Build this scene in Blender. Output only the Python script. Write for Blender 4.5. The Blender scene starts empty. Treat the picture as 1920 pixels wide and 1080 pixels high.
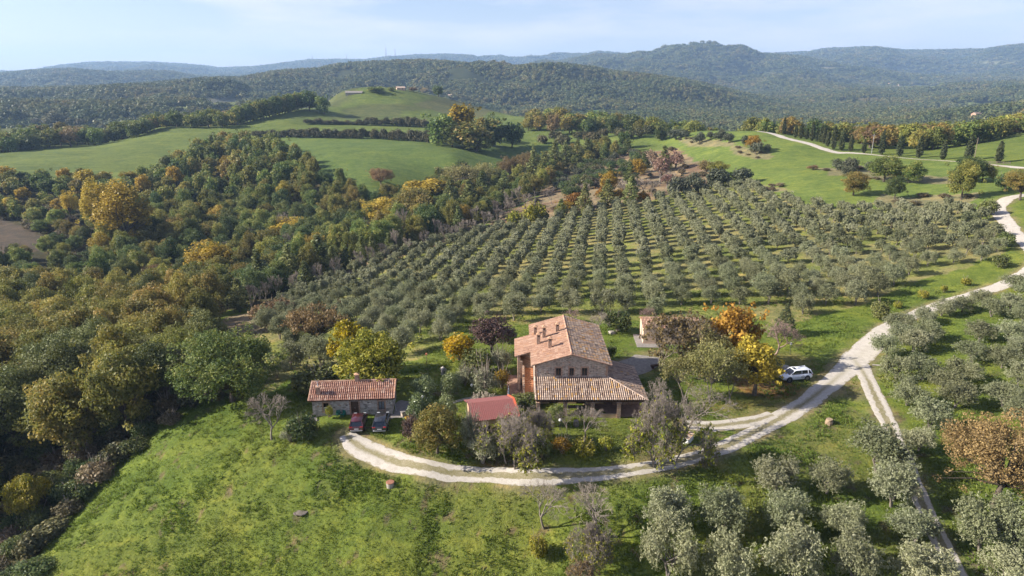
import bpy, math, random
import numpy as np
from mathutils import Vector, Matrix
C = bpy.context
S = C.scene
COL = S.collection
R = math.radians
rng = np.random.default_rng(7)
random.seed(7)

# ------------------------------------------------------------------ camera, world, sun, exposure
CAM_H = 40.0
PITCH = R(16.9)
FPX = 1280.0
cam = bpy.data.cameras.new("camera"); cam.lens = 24.0; cam.sensor_width = 36.0
cam.clip_start = 0.5; cam.clip_end = 40000.0
camo = bpy.data.objects.new("camera", cam); COL.objects.link(camo)
camo.location = (0, 0, CAM_H); camo.rotation_euler = (math.pi/2 - PITCH, 0, 0)
S.camera = camo

SUN_EL, SUN_AZ = R(28.5), R(267)          # azimuth clockwise from +Y: the sun stands to the left, level with the houses
world = bpy.data.worlds.new("World"); S.world = world; world.use_nodes = True
wn = world.node_tree; wn.nodes.clear()
def wnode(t, **k):
    n = wn.nodes.new(t)
    for a, b in k.items(): setattr(n, a, b)
    return n
wo = wnode("ShaderNodeOutputWorld"); bg = wnode("ShaderNodeBackground")
sky = wnode("ShaderNodeTexSky"); sky.sky_type = 'NISHITA'; sky.sun_disc = False
sky.sun_elevation = SUN_EL; sky.sun_rotation = SUN_AZ; sky.altitude = 400; sky.air_density = 1.0; sky.dust_density = 0.6; sky.ozone_density = 1.0
bg.inputs[1].default_value = 0.064
tc = wnode("ShaderNodeTexCoord"); mp = wnode("ShaderNodeMapping"); mp.inputs['Scale'].default_value = (1.6, 1.6, 9.0)
nz = wnode("ShaderNodeTexNoise"); nz.inputs['Scale'].default_value = 2.4; nz.inputs['Detail'].default_value = 7; nz.inputs['Roughness'].default_value = 0.58
cr = wnode("ShaderNodeValToRGB"); cr.color_ramp.elements[0].position = 0.44; cr.color_ramp.elements[1].position = 0.72
cr.color_ramp.elements[0].color = (0, 0, 0, 1); cr.color_ramp.elements[1].color = (0.55, 0.55, 0.55, 1)
cm = wnode("ShaderNodeMixRGB"); cm.inputs[2].default_value = (8.6, 8.4, 8.6, 1)
wl = wn.links.new
wl(tc.outputs['Generated'], mp.inputs[0]); wl(mp.outputs[0], nz.inputs['Vector']); wl(nz.outputs['Fac'], cr.inputs[0])
wl(cr.outputs[0], cm.inputs[0]); wl(sky.outputs[0], cm.inputs[1]); tn = wnode('ShaderNodeMixRGB', blend_type='MULTIPLY'); tn.inputs[0].default_value = 1; tn.inputs[2].default_value = (.95, .87, 1.0, 1)
wl(cm.outputs[0], tn.inputs[1]); wl(tn.outputs[0], bg.inputs[0]); wl(bg.outputs[0], wo.inputs[0])

sd = Vector((math.cos(SUN_EL)*math.sin(SUN_AZ), math.cos(SUN_EL)*math.cos(SUN_AZ), math.sin(SUN_EL)))
sl = bpy.data.lights.new("sun", 'SUN'); sl.energy = 5.0; sl.angle = R(0.53); sl.color = (1.0, 0.925, 0.82)
so = bpy.data.objects.new("sun", sl); COL.objects.link(so); so.rotation_euler = sd.to_track_quat('Z', 'Y').to_euler(); so.location = (-200, -20, 250)

S.view_settings.view_transform = 'Standard'; S.view_settings.look = 'None'
HAZE = 0.00011
S.view_settings.exposure = 1.36; S.view_settings.gamma = 1.0; S.view_settings.use_curve_mapping = False
S.cycles.max_bounces = 6; S.cycles.diffuse_bounces = 3; S.cycles.glossy_bounces = 2; S.cycles.transmission_bounces = 3
S.cycles.volume_bounces = 0; S.cycles.transparent_max_bounces = 4
S.cycles.use_adaptive_sampling = True; S.cycles.adaptive_threshold = 0.02

# ------------------------------------------------------------------ helpers: objects and tags
def tag(o, label=None, cat=None, group=None, kind=None):
    if label: o['label'] = label
    if cat: o['category'] = cat
    if group: o['group'] = group
    if kind: o['kind'] = kind
    return o
def link(name, me, parent=None, loc=(0, 0, 0), rz=0.0):
    o = bpy.data.objects.new(name, me); COL.objects.link(o)
    o.location = loc; o.rotation_euler = (0, 0, rz)
    if parent: o.parent = parent
    return o
def empty(name, loc=(0, 0, 0), rz=0.0):
    o = link(name, None, None, loc, rz); o.empty_display_size = 0.3
    return o

class MB:
    """collects verts / faces (with a material index and a 0..1 variation per face) and links them as one mesh object"""
    def __init__(s): s.v = []; s.f = []; s.m = []; s.r = []
    def add(s, vs, fs, mi=0, var=None):
        b = len(s.v); s.v.extend([tuple(p) for p in vs])
        for f in fs:
            s.f.append(tuple(b+i for i in f)); s.m.append(mi); s.r.append(random.random() if var is None else var)
        return s
    def box(s, x0, y0, z0, x1, y1, z1, mi=0, var=None, bev=0.0):
        if bev > 0:
            b = min(bev, (x1-x0)/3, (y1-y0)/3, (z1-z0)/3)
            rings = []
            for z, i in ((z0, b), (z0+b, 0), (z1-b, 0), (z1, b)):
                rings.append([(x0+i, y0+b, z), (x0+b, y0+i, z), (x1-b, y0+i, z), (x1-i, y0+b, z), (x1-i, y1-b, z), (x1-b, y1-i, z), (x0+b, y1-i, z), (x0+i, y1-b, z)])
            vs = [p for r in rings for p in r]
            fs = [tuple(range(7, -1, -1)), tuple(range(24, 32))]
            for k in range(3):
                for i in range(8):
                    j = (i+1) % 8; fs.append((k*8+i, k*8+j, k*8+8+j, k*8+8+i))
            return s.add(vs, fs, mi, var)
        return s.add([(x0, y0, z0), (x1, y0, z0), (x1, y1, z0), (x0, y1, z0), (x0, y0, z1), (x1, y0, z1), (x1, y1, z1), (x0, y1, z1)],
                     [(3, 2, 1, 0), (4, 5, 6, 7), (0, 1, 5, 4), (1, 2, 6, 5), (2, 3, 7, 6), (3, 0, 4, 7)], mi, var)
    def prism(s, poly, z0, z1, mi=0, var=None):
        n = len(poly)
        vs = [(x, y, z0) for x, y in poly]+[(x, y, z1) for x, y in poly]
        return s.add(vs, [tuple(range(n-1, -1, -1)), tuple(range(n, 2*n))]+[(i, (i+1) % n, n+(i+1) % n, n+i) for i in range(n)], mi, var)
    def tube(s, pts, rad, n=8, mi=0, var=None, cap=True):
        vs, fs = tube_np(pts, rad, n)
        k = len(pts)
        fs = [tuple(f) for f in fs]
        if cap: fs += [tuple(range(n-1, -1, -1)), tuple(range((k-1)*n, k*n))]
        return s.add(vs, fs, mi, var)
    def lathe(s, prof, cx, cy, n=16, mi=0, var=None):
        return s.tube([(cx, cy, z) for r, z in prof], [r for r, z in prof], n, mi, var)
    def mesh(s, name, mats, smooth=False):
        me = bpy.data.meshes.new(name); me.from_pydata(s.v, [], s.f)
        for m in (mats if isinstance(mats, (list, tuple)) else [mats]): me.materials.append(m)
        me.polygons.foreach_set('material_index', s.m)
        a = me.attributes.new('var', 'FLOAT', 'FACE'); a.data.foreach_set('value', s.r)
        if smooth: me.polygons.foreach_set('use_smooth', [True]*len(s.f))
        me.update(); return me
    def build(s, name, mats, parent=None, smooth=False, loc=(0, 0, 0), rz=0.0):
        return link(name, s.mesh(name, mats, smooth), parent, loc, rz)

def tube_np(pts, rad, n):
    P = np.asarray(pts, float); k = len(P); rad = np.broadcast_to(np.asarray(rad, float), (k,))
    T = np.gradient(P, axis=0) if k > 2 else np.repeat((P[1]-P[0])[None], 2, 0)
    T /= np.linalg.norm(T, axis=1, keepdims=True)+1e-9
    ref = np.array([1.0, 0, 0]) if abs(T.mean(0)[2]) > 0.6 else np.array([0, 0, 1.0])
    A = np.cross(T, ref); A /= np.linalg.norm(A, axis=1, keepdims=True)+1e-9
    B = np.cross(T, A)
    a = np.linspace(0, 2*np.pi, n, endpoint=False)
    V = P[:, None]+rad[:, None, None]*(np.cos(a)[None, :, None]*A[:, None]+np.sin(a)[None, :, None]*B[:, None])
    F = []
    for i in range(k-1):
        for j in range(n):
            q = (j+1) % n; F.append((i*n+j, i*n+q, (i+1)*n+q, (i+1)*n+j))
    return V.reshape(-1, 3), np.array(F)

def mesh_np(name, V, F, mats, var=None, mi=None, smooth=False):
    V = np.asarray(V, np.float32); F = np.asarray(F, np.int32); k = F.shape[1]
    me = bpy.data.meshes.new(name)
    me.vertices.add(len(V)); me.vertices.foreach_set('co', V.ravel())
    me.loops.add(F.size); me.loops.foreach_set('vertex_index', F.ravel())
    me.polygons.add(len(F)); me.polygons.foreach_set('loop_start', np.arange(0, F.size, k, dtype=np.int32))
    me.polygons.foreach_set('loop_total', np.full(len(F), k, np.int32))
    for m in (mats if isinstance(mats, (list, tuple)) else [mats]): me.materials.append(m)
    if mi is not None: me.polygons.foreach_set('material_index', np.asarray(mi, np.int32))
    me.polygons.foreach_set('use_smooth', np.full(len(F), smooth, bool))
    me.update(calc_edges=True)
    if var is not None:
        a = me.attributes.new('var', 'FLOAT', 'FACE'); a.data.foreach_set('value', np.asarray(var, np.float32))
    return me

# ------------------------------------------------------------------ helpers: noise
def _h(ix, iy, s):
    n = (ix.astype(np.int64)*374761393+iy.astype(np.int64)*668265263+s*1274126177) & 0xffffffff
    n = ((n ^ (n >> 13))*1274126177) & 0xffffffff
    return ((n ^ (n >> 16)) & 0xffff)/65535.0
def vnoise(x, y, s=0):
    ix = np.floor(x); iy = np.floor(y); fx = x-ix; fy = y-iy
    fx = fx*fx*fx*(fx*(fx*6-15)+10); fy = fy*fy*fy*(fy*(fy*6-15)+10)
    a = _h(ix, iy, s); b = _h(ix+1, iy, s); c = _h(ix, iy+1, s); d = _h(ix+1, iy+1, s)
    return (a*(1-fx)+b*fx)*(1-fy)+(c*(1-fx)+d*fx)*fy
def fbm(x, y, s=0, o=4, g=0.5):
    t = 0; a = 1; n = 0
    for i in range(o):
        t = t+a*vnoise(x*2**i+17.3*i, y*2**i-9.1*i, s+i); n += a; a *= g
    return t/n
def smooth(a, b, x):
    t = np.clip((x-a)/(b-a), 0, 1); return t*t*(3-2*t)

# ------------------------------------------------------------------ terrain
cp, sp = math.cos(PITCH), math.sin(PITCH)
def pray(px, py):
    u = (np.asarray(px, float)-960)/FPX; v = (540-np.asarray(py, float))/FPX
    return u, cp+v*sp, -sp+v*cp
def pz(px, py, e):
    """the point of the photographed place seen at (px,py) at height e"""
    u, dy, dz = pray(px, py); t = (e-CAM_H)/dz
    return u*t, dy*t
# near terrain: heights read off the photo, as (px, py, height)
CP = [
 # meadow in front
 (60, 1080, -9), (300, 1080, -7.5), (600, 1080, -6.5), (960, 1080, -6), (1300, 1080, -4.5), (1600, 1080, -3.5), (1900, 1060, -2.5),
 (250, 900, -5.5), (450, 850, -2.2), (600, 960, -3.6), (800, 960, -3.2), (1000, 960, -2.8), (1250, 970, -2.2), (1500, 960, -1.6), (1750, 950, -1.2),
 (600, 870, -1.1), (420, 775, -1.2), (330, 790, -2.6), (200, 860, -7), (80, 960, -11),
 (1000, 893, -0.4), (1200, 880, -0.3), (1400, 825, -0.1), (800, 880, -0.5), (660, 820, -0.1), (1550, 800, 0), (1700, 830, 0.2), (1850, 820, 0.6),
 # round the houses
 (590, 790, 0), (745, 780, 0), (650, 740, 0), (900, 780, 0), (1000, 750, 0), (1150, 770, 0), (1250, 700, 0), (1000, 660, 0), (1150, 640, 0), (1200, 660, 0), (850, 700, 0),
 (800, 690, 0), (560, 745, -0.6), (430, 740, -1.2), (1350, 740, 0), (1480, 700, 0), (1600, 680, 0.1), (1300, 640, 0),
 # olive grove
 (800, 650, -1.2), (640, 690, -1.8), (540, 690, -3), (500, 610, -6.5), (640, 600, -5), (900, 590, -2), (700, 480, -11), (640, 510, -13), (560, 560, -11),
 (800, 540, -6), (900, 470, -7.5), (1000, 530, -3.5), (1100, 460, -4), (960, 420, -10), (1060, 405, -8), (1200, 375, -3), (1250, 450, -1), (1200, 560, -1),
 (1400, 340, 3.5), (1400, 420, 2), (1400, 500, 0.8), (1400, 580, 0.2), (1600, 400, 4.5), (1600, 480, 2.6), (1560, 580, 0.8), (1750, 390, 6), (1750, 470, 4.2), (1720, 570, 1.6),
 (1880, 400, 8), (1900, 370, 9.5), (1880, 530, 3.6), (1910, 470, 6), (1800, 640, 1.8), (1900, 640, 2.6), (1800, 740, 0.8), (1650, 620, 0.9),
 # dry bank and right-hand meadow
 (1000, 385, -9.5), (1100, 340, -5), (1200, 310, -1), (1300, 300, 3.5), (1250, 270, 4), (1180, 290, 0), (1400, 300, 7), (1500, 330, 6.8), (1550, 290, 9.5), (1650, 340, 7.8), (1700, 300, 10.5),
 (1850, 330, 10.5), (1900, 313, 12), (1420, 246, 14.2), (1475, 258, 13.4), (1540, 275, 11.6), (1600, 286, 10.2), (1700, 296, 10.6), (1780, 303, 11.2), (1850, 309, 11.8), (1990, 320, 12.4), (1350, 245, 12.5), (1300, 247, 11), (1200, 254, 7),
 # middle meadow and the hill behind it
 (560, 300, -1), (700, 300, 0), (850, 295, 0), (700, 330, -4), (820, 325, -6), (950, 290, -4), (1050, 275, -1), (1000, 268, 0), (600, 262, 3), (700, 257, 3.5), (800, 262, 3), (900, 268, 1.5),
 (600, 240, 6), (700, 234, 7), (800, 240, 5.5), (650, 212, 13), (750, 213, 13), (850, 213, 11), (950, 222, 7), (720, 173, 28), (620, 185, 23), (850, 190, 20), (980, 218, 8.5), (1000, 225, 7), (480, 222, 10.5), (560, 205, 16),
 (100, 243, 4), (300, 239, 5.5), (450, 236, 7), (-40, 250, 3), (100, 285, -3), (300, 290, -3), (450, 275, -1), (-40, 290, -4),
 (1100, 240, 5), (1150, 232, 6),
 # wooded valley
 (100, 395, -14), (250, 450, -19), (40, 445, -16), (-40, 420, -15), (350, 420, -19), (400, 350, -11), (250, 350, -10), (550, 400, -16), (500, 480, -20), (420, 560, -19), (620, 450, -19), (750, 410, -17), (850, 370, -13), (960, 330, -9),
 (300, 560, -20), (100, 540, -19), (200, 620, -14), (100, 640, -12), (350, 640, -8), (450, 620, -8), (150, 720, -8.5), (60, 760, -10), (-40, 700, -11), (-40, 900, -13), (-40, 560, -19),
]
XY = []
for px, py, e in CP:
    x, y = pz(px, py, e); XY.append((float(x), float(y), e))
def pol(x_deg, r, e): XY.append((r*math.sin(R(x_deg)), r*math.cos(R(x_deg)), e))
# behind the crests the land falls away; and round about
for a, r, e in [(-45, 640, -12), (-38, 600, -6), (-30, 610, -6), (-22, 640, -6), (-16, 720, -4), (-12, 860, 2), (-5, 880, 6), (0, 820, -4), (5, 640, -6), (12, 560, -4), (16, 480, -2),
                (20, 440, 3), (24, 430, 2), (28, 430, 2), (33, 480, 2), (38, 540, 2), (46, 560, 4), (-45, 900, -40), (-30, 900, -38), (-18, 1000, -36), (-5, 1100, -36), (5, 950, -38), (15, 800, -36), (22, 700, -34), (30, 600, -30), (40, 560, -28),
                (-48, 400, -8), (-50, 250, -14), (-50, 120, -14), (-50, 70, -14), (46, 230, 12), (48, 150, 6), (48, 90, 1), (48, 60, -3),
                (-50, 40, -12), (0, 40, -8), (48, 40, -5), (0, 22, -10), (-40, 22, -12), (40, 22, -8)]: pol(a, r, e)
XY = np.array(XY)
LP = np.stack([np.arctan2(XY[:, 0], XY[:, 1])*1.3, np.log(np.hypot(XY[:, 0], XY[:, 1]))], 1)
def _k(d2): return np.where(d2 > 1e-12, 0.5*d2*np.log(d2+1e-20), 0)
_n = len(LP); _d2 = ((LP[:, None]-LP[None])**2).sum(2)
_A = np.zeros((_n+3, _n+3)); _A[:_n, :_n] = _k(_d2)+np.eye(_n)*2e-4
_A[:_n, _n] = 1; _A[:_n, _n+1:] = LP; _A[_n, :_n] = 1; _A[_n+1:, :_n] = LP.T
_w = np.linalg.solve(_A, np.concatenate([XY[:, 2], [0, 0, 0]]))
def near_h(th, lr):
    p0 = th*1.3; out = _w[_n]+_w[_n+1]*p0+_w[_n+2]*lr
    for i in range(_n): out = out+_w[i]*_k((p0-LP[i, 0])**2+(lr-LP[i, 1])**2)
    return out
# far hills: each ridge has a real distance, a width and a skyline
def az(px): return math.atan2((px-960)/FPX, cp)
TREE = 7.0
RIDGES = [  # (distance near the left edge, near the right edge, front width, back width, skyline)
 (7600, 6800, 2300, 1500, [(-300, 128), (0, 126), (50, 132), (103, 134), (137, 132), (187, 123), (240, 117), (353, 117), (427, 122), (460, 127), (520, 125), (573, 118), (617, 112), (710, 112), (747, 107), (773, 106), (847, 102), (880, 103), (913, 110), (937, 107), (973, 110), (1010, 106), (1100, 100), (1200, 104), (1376, 101), (1462, 97), (1492, 91), (1575, 88), (1616, 94), (1684, 94), (1762, 92), (1807, 85), (1867, 81), (1920, 82), (2300, 96)]),
 (4700, 4600, 1500, 1100, [(-300, 140), (900, 140), (960, 124), (1040, 114), (1100, 101), (1147, 102), (1200, 97), (1235, 92), (1267, 87), (1286, 88), (1309, 93), (1376, 100), (1450, 104), (1500, 116), (1560, 128), (1640, 140), (2300, 150)]),
 (3900, 3900, 1000, 900, [(-300, 140), (0, 142), (43, 143), (100, 135), (160, 130), (207, 128), (253, 134), (290, 134), (333, 132), (383, 134), (423, 145), (500, 156), (700, 170), (2300, 175)]),
 (2100, 2000, 820, 500, [(-300, 165), (0, 163), (177, 162), (287, 158), (360, 152), (433, 145), (500, 143), (550, 133), (587, 129), (620, 128), (677, 117), (720, 115), (800, 111), (850, 113), (900, 120), (950, 123), (990, 125), (1060, 120), (1093, 124), (1120, 130), (1160, 135), (1200, 139), (1256, 147), (1312, 160), (1387, 181), (1444, 199), (1492, 221), (1560, 250), (2300, 262)]),
 (3000, 2900, 900, 700, [(-300, 190), (1300, 190), (1425, 185), (1500, 172), (1575, 165), (1631, 169), (1687, 158), (1762, 154), (1875, 150), (1920, 151), (2300, 150)]),
 (2350, 2350, 330, 330, [(-300, 260), (1250, 260), (1330, 232), (1400, 204), (1470, 184), (1540, 178), (1600, 186), (1650, 200), (1700, 192), (1780, 176), (1920, 170), (2300, 165)]),
 (1650, 1600, 230, 260, [(-300, 260), (1440, 262), (1530, 238), (1590, 214), (1640, 208), (1690, 219), (1740, 214), (1810, 194), (1870, 188), (1920, 196), (2300, 200)]),
 (1250, 1250, 380, 300, [(-300, 185), (0, 187), (150, 188), (260, 190), (330, 186), (400, 182), (520, 186), (620, 205), (760, 230), (1000, 222), (1080, 212), (1160, 218), (1260, 232), (1330, 235), (1480, 238), (1560, 241), (1620, 232), (1700, 212), (1800, 196), (1920, 188), (2300, 180)]),
]
def far_h(th, r):
    x = r*np.sin(th); y = r*np.cos(th)
    h = np.full(np.broadcast(th, r).shape, -62.0)
    for i, (d0, d1, wf, wb, prof) in enumerate(RIDGES):
        pa = np.array([az(p) for p, q in prof]); q = np.array([q for p, q in prof], float)
        pyv = np.interp(th, pa, q)
        D = d0+(d1-d0)*smooth(-0.64, 0.64, th)+(fbm(th*6+3*i, th*0+i, 50+i, 2)-0.5)*wf*0.45
        u, dy, dz = pray(960, pyv)
        wd_ = np.maximum(9, D*.0062); crest = CAM_H+D*dz/dy*np.cos(th)-np.minimum(wd_*.95, 8+wd_*.35)*.6
        w = np.where(r < D, wf, wb); t = (r-D)/w
        b = np.exp(-np.abs(t)**1.7*1.15)
        spur = fbm(x/(wf*0.42)+9*i, y/(wf*0.42), 70+i, 4, 0.55)-0.5
        fold = np.abs(fbm(x/(wf*.26)+31*i, y/(wf*.26), 170+i, 3, .5)-.5)*2
        hh = -62+(crest+62)*b*(1+(1.45*spur-.75*(fold-.3))*smooth(0.06, 0.7, np.abs(t)))
        h = np.logaddexp(h/14, hh/14)*14
    return h-2
NT, NR = 430, 1250
TH = np.linspace(R(-50), R(50), NT); RR = np.exp(np.linspace(math.log(16), math.log(13000), NR))
tg, rg = np.meshgrid(TH, RR, indexing='ij')
GX = rg*np.sin(tg); GY = rg*np.cos(tg)
jn = int(np.searchsorted(RR, 1250)); jf = int(np.searchsorted(RR, 560))
GZ = np.zeros_like(rg)
GZ[:, :jn] = near_h(tg[:, :jn], np.log(rg[:, :jn]))
fz = far_h(tg[:, jf:], rg[:, jf:])
edge = 760+140*np.exp(-((tg+0.12)/0.22)**2)-140*smooth(0.1, 0.6, tg)
wgt = smooth(0, 1, (rg-edge)/330)
GZ[:, jf:] = GZ[:, jf:]*(1-wgt[:, jf:])+fz*wgt[:, jf:]
GZ += (fbm(GX/28, GY/28, 3, 3)-0.5)*1.0*smooth(120, 320, rg)*(1-smooth(900, 1500, rg))
def h_at(x, y):
    x = np.asarray(x, float); y = np.asarray(y, float)
    th = np.arctan2(x, y); lr = np.log(np.hypot(x, y))
    i = np.clip((th-TH[0])/(TH[1]-TH[0]), 0, NT-1.001); j = np.clip((lr-math.log(16))/(math.log(13000/16))*(NR-1), 0, NR-1.001)
    i0 = i.astype(int); j0 = j.astype(int); a = i-i0; b = j-j0
    return (GZ[i0, j0]*(1-a)+GZ[i0+1, j0]*a)*(1-b)+(GZ[i0, j0+1]*(1-a)+GZ[i0+1, j0+1]*a)*b
def cast(px, py):
    """where the line of sight through (px,py) first meets the ground: x, y, z"""
    u, dy, dz = pray(px, py); th = math.atan2(u, dy); hyp = math.hypot(u, dy)
    i = min(max((th-TH[0])/(TH[1]-TH[0]), 0), NT-1.001); i0 = int(i); a = i-i0
    hc = GZ[i0]*(1-a)+GZ[i0+1]*a
    zr = CAM_H+RR/hyp*dz
    k = np.nonzero(zr < hc)[0]; k = k[k > 2]
    if len(k) == 0: r = 9000.0
    else:
        k = k[0]; d0 = zr[k-1]-hc[k-1]; d1 = zr[k]-hc[k]; f = d0/(d0-d1+1e-9); r = RR[k-1]+(RR[k]-RR[k-1])*f
    x, y = r*math.sin(th), r*math.cos(th)
    return x, y, float(h_at(x, y))
def depth(x, y, z): return y*cp+(CAM_H-z)*sp
def project(x, y, z):
    Z = y*cp+(CAM_H-z)*sp
    return 960+FPX*x/Z, 540-FPX*((z-CAM_H)*cp+y*sp)/Z
def poly_world(pts): return np.array([cast(px, py)[:2] for px, py in pts])
def inside(P, x, y):
    r = np.zeros(np.shape(x), bool); n = len(P); j = n-1
    for i in range(n):
        xi, yi = P[i]; xj, yj = P[j]
        if abs(yj-yi) > 1e-9:
            r ^= ((yi > y) != (yj > y)) & (x < (xj-xi)*(y-yi)/(yj-yi)+xi)
        j = i
    return r

# ------------------------------------------------------------------ materials
def newmat(name):
    m = bpy.data.materials.new(name); m.use_nodes = True
    nt = m.node_tree; b = nt.nodes['Principled BSDF']; b.inputs['Specular IOR Level'].default_value = 0.25
    return m, nt, b, nt.nodes['Material Output']
def nd(nt, t, **k):
    n = nt.nodes.new(t)
    for a, v in k.items():
        if a.startswith('i_'): n.inputs[a[2:].replace('_', ' ')].default_value = v
        else: setattr(n, a, v)
    return n
def ramp(nt, stops, interp='LINEAR'):
    n = nt.nodes.new('ShaderNodeValToRGB'); e = n.color_ramp.elements; n.color_ramp.interpolation = interp
    while len(e) > 1: e.remove(e[-1])
    e[0].position = stops[0][0]; e[0].color = (*stops[0][1], 1)
    for p, c in stops[1:]:
        q = e.new(p); q.color = (*c, 1)
    return n
def mixc(nt, fac, a, b, mode='MIX'):
    n = nt.nodes.new('ShaderNodeMix'); n.data_type = 'RGBA'; n.blend_type = mode
    for i, v in ((0, fac), (6, a), (7, b)):
        if hasattr(v, 'links'): nt.links.new(v, n.inputs[i])
        elif v is not None: n.inputs[i].default_value = (*v, 1) if isinstance(v, tuple) and len(v) == 3 else v
    return n.outputs[2]
def math_n(nt, op, a, b=None, c=None):
    n = nt.nodes.new('ShaderNodeMath'); n.operation = op
    for i, v in enumerate((a, b, c)):
        if v is None: continue
        if hasattr(v, 'links'): nt.links.new(v, n.inputs[i])
        else: n.inputs[i].default_value = v
    return n.outputs[0]
def noise_n(nt, vec, scale, detail=4, rough=0.55, dist=0.0):
    n = nd(nt, 'ShaderNodeTexNoise'); n.inputs['Scale'].default_value = scale; n.inputs['Detail'].default_value = detail
    n.inputs['Roughness'].default_value = rough; n.inputs['Distortion'].default_value = dist
    if vec is not None: nt.links.new(vec, n.inputs['Vector'])
    return n.outputs['Fac']
def bump_n(nt, b, h, strength=0.4, dist=0.05):
    n = nd(nt, 'ShaderNodeBump'); n.inputs['Strength'].default_value = strength; n.inputs['Distance'].default_value = dist
    nt.links.new(h, n.inputs['Height']); nt.links.new(n.outputs[0], b.inputs['Normal'])
def plain(name, col, rough=0.6, metal=0.0, spec=0.3, var=0.15, scale=3.0, coat=0.0):
    m, nt, b, o = newmat(name)
    tcn = nd(nt, 'ShaderNodeTexCoord')
    f = noise_n(nt, tcn.outputs['Object'], scale, 5)
    r = ramp(nt, [(0.3, tuple(c*(1-var) for c in col)), (0.7, tuple(min(1, c*(1+var)) for c in col))])
    nt.links.new(f, r.inputs[0]); nt.links.new(r.outputs[0], b.inputs['Base Color'])
    b.inputs['Roughness'].default_value = rough; b.inputs['Metallic'].default_value = metal; b.inputs['Specular IOR Level'].default_value = spec
    b.inputs['Coat Weight'].default_value = coat
    return m

GAIN = {'oak': 2.6, 'dark': 2.5, 'turning': 2.3, 'ivy': 1.8, 'salmon': 1.3, 'golden': 1.3, 'bright': 1.1, 'orange': 1.2, 'grass': 1.15, 'pampas': 1.0, 'olive': 2.1, 'yellow': 1.15, 'far': 1.75, 'laurel': 2.2, 'russet': 1.8, 'brown': 1.9, 'dusky': .95, 'pale': 1.25, 'grey': 1.7, 'conifer': 1.5}
def leafmat(name, stops, hue=0.02, val=0.3, transl=0.3, rough=0.55, spec=0.2, stand=0):
    """stops: leaf colours along the per-leaf variation; every tree also differs a little as a whole"""
    m, nt, b, o = newmat(name)
    at = nd(nt, 'ShaderNodeAttribute'); at.attribute_name = 'var'
    oi = nd(nt, 'ShaderNodeObjectInfo')
    r = ramp(nt, [(p_, tuple(min(.8, c_*GAIN.get(name.split('_')[0], 1.5)) for c_ in col_)) for p_, col_ in stops])
    off = math_n(nt, 'MULTIPLY_ADD', oi.outputs['Random'], 0.36, -0.18)
    if stand:      # whole stands of trees differ from one slope to the next
        off = math_n(nt, 'ADD', off, math_n(nt, 'MULTIPLY_ADD', noise_n(nt, nd(nt, 'ShaderNodeNewGeometry').outputs['Position'], .0065, 5, .6), stand, -.5*stand))
    nt.links.new(math_n(nt, 'ADD', at.outputs['Fac'], off), r.inputs[0])
    hs = nd(nt, 'ShaderNodeHueSaturation')
    r2 = math_n(nt, 'FRACT', math_n(nt, 'MULTIPLY', oi.outputs['Random'], 17.31))
    r3 = math_n(nt, 'FRACT', math_n(nt, 'MULTIPLY', oi.outputs['Random'], 91.7))
    nt.links.new(math_n(nt, 'MULTIPLY_ADD', r2, hue*2, 0.5-hue), hs.inputs['Hue'])
    nt.links.new(math_n(nt, 'MULTIPLY_ADD', r3, val, 1-val*0.5), hs.inputs['Value'])
    nt.links.new(r.outputs[0], hs.inputs['Color'])
    nt.links.new(hs.outputs[0], b.inputs['Base Color']); b.inputs['Roughness'].default_value = rough; b.inputs['Specular IOR Level'].default_value = spec
    tl = nd(nt, 'ShaderNodeBsdfTranslucent'); nt.links.new(hs.outputs[0], tl.inputs[0])
    ms = nd(nt, 'ShaderNodeMixShader'); ms.inputs[0].default_value = transl
    nt.links.new(b.outputs[0], ms.inputs[1]); nt.links.new(tl.outputs[0], ms.inputs[2]); nt.links.new(ms.outputs[0], o.inputs[0])
    return m
def barkmat(name, a, b_):
    m, nt, b, o = newmat(name)
    tcn = nd(nt, 'ShaderNodeTexCoord'); mpn = nd(nt, 'ShaderNodeMapping'); mpn.inputs['Scale'].default_value = (6, 6, 1.3)
    nt.links.new(tcn.outputs['Object'], mpn.inputs[0])
    f = noise_n(nt, mpn.outputs[0], 3.0, 6, 0.65)
    r = ramp(nt, [(0.35, a), (0.65, b_)]); nt.links.new(f, r.inputs[0]); nt.links.new(r.outputs[0], b.inputs['Base Color'])
    b.inputs['Roughness'].default_value = 0.85; bump_n(nt, b, f, 0.6, 0.05)
    return m
BARK = barkmat("bark", (0.055, 0.042, 0.03), (0.13, 0.105, 0.08))
BARKG = barkmat("bark_grey", (0.10, 0.085, 0.07), (0.25, 0.215, 0.18))
TWIG = barkmat("twig_bark", (0.15, 0.125, 0.10), (0.30, 0.255, 0.21))
TWIGR = barkmat("twig_bark_reddish", (0.20, 0.135, 0.11), (0.32, 0.225, 0.185))

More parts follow.
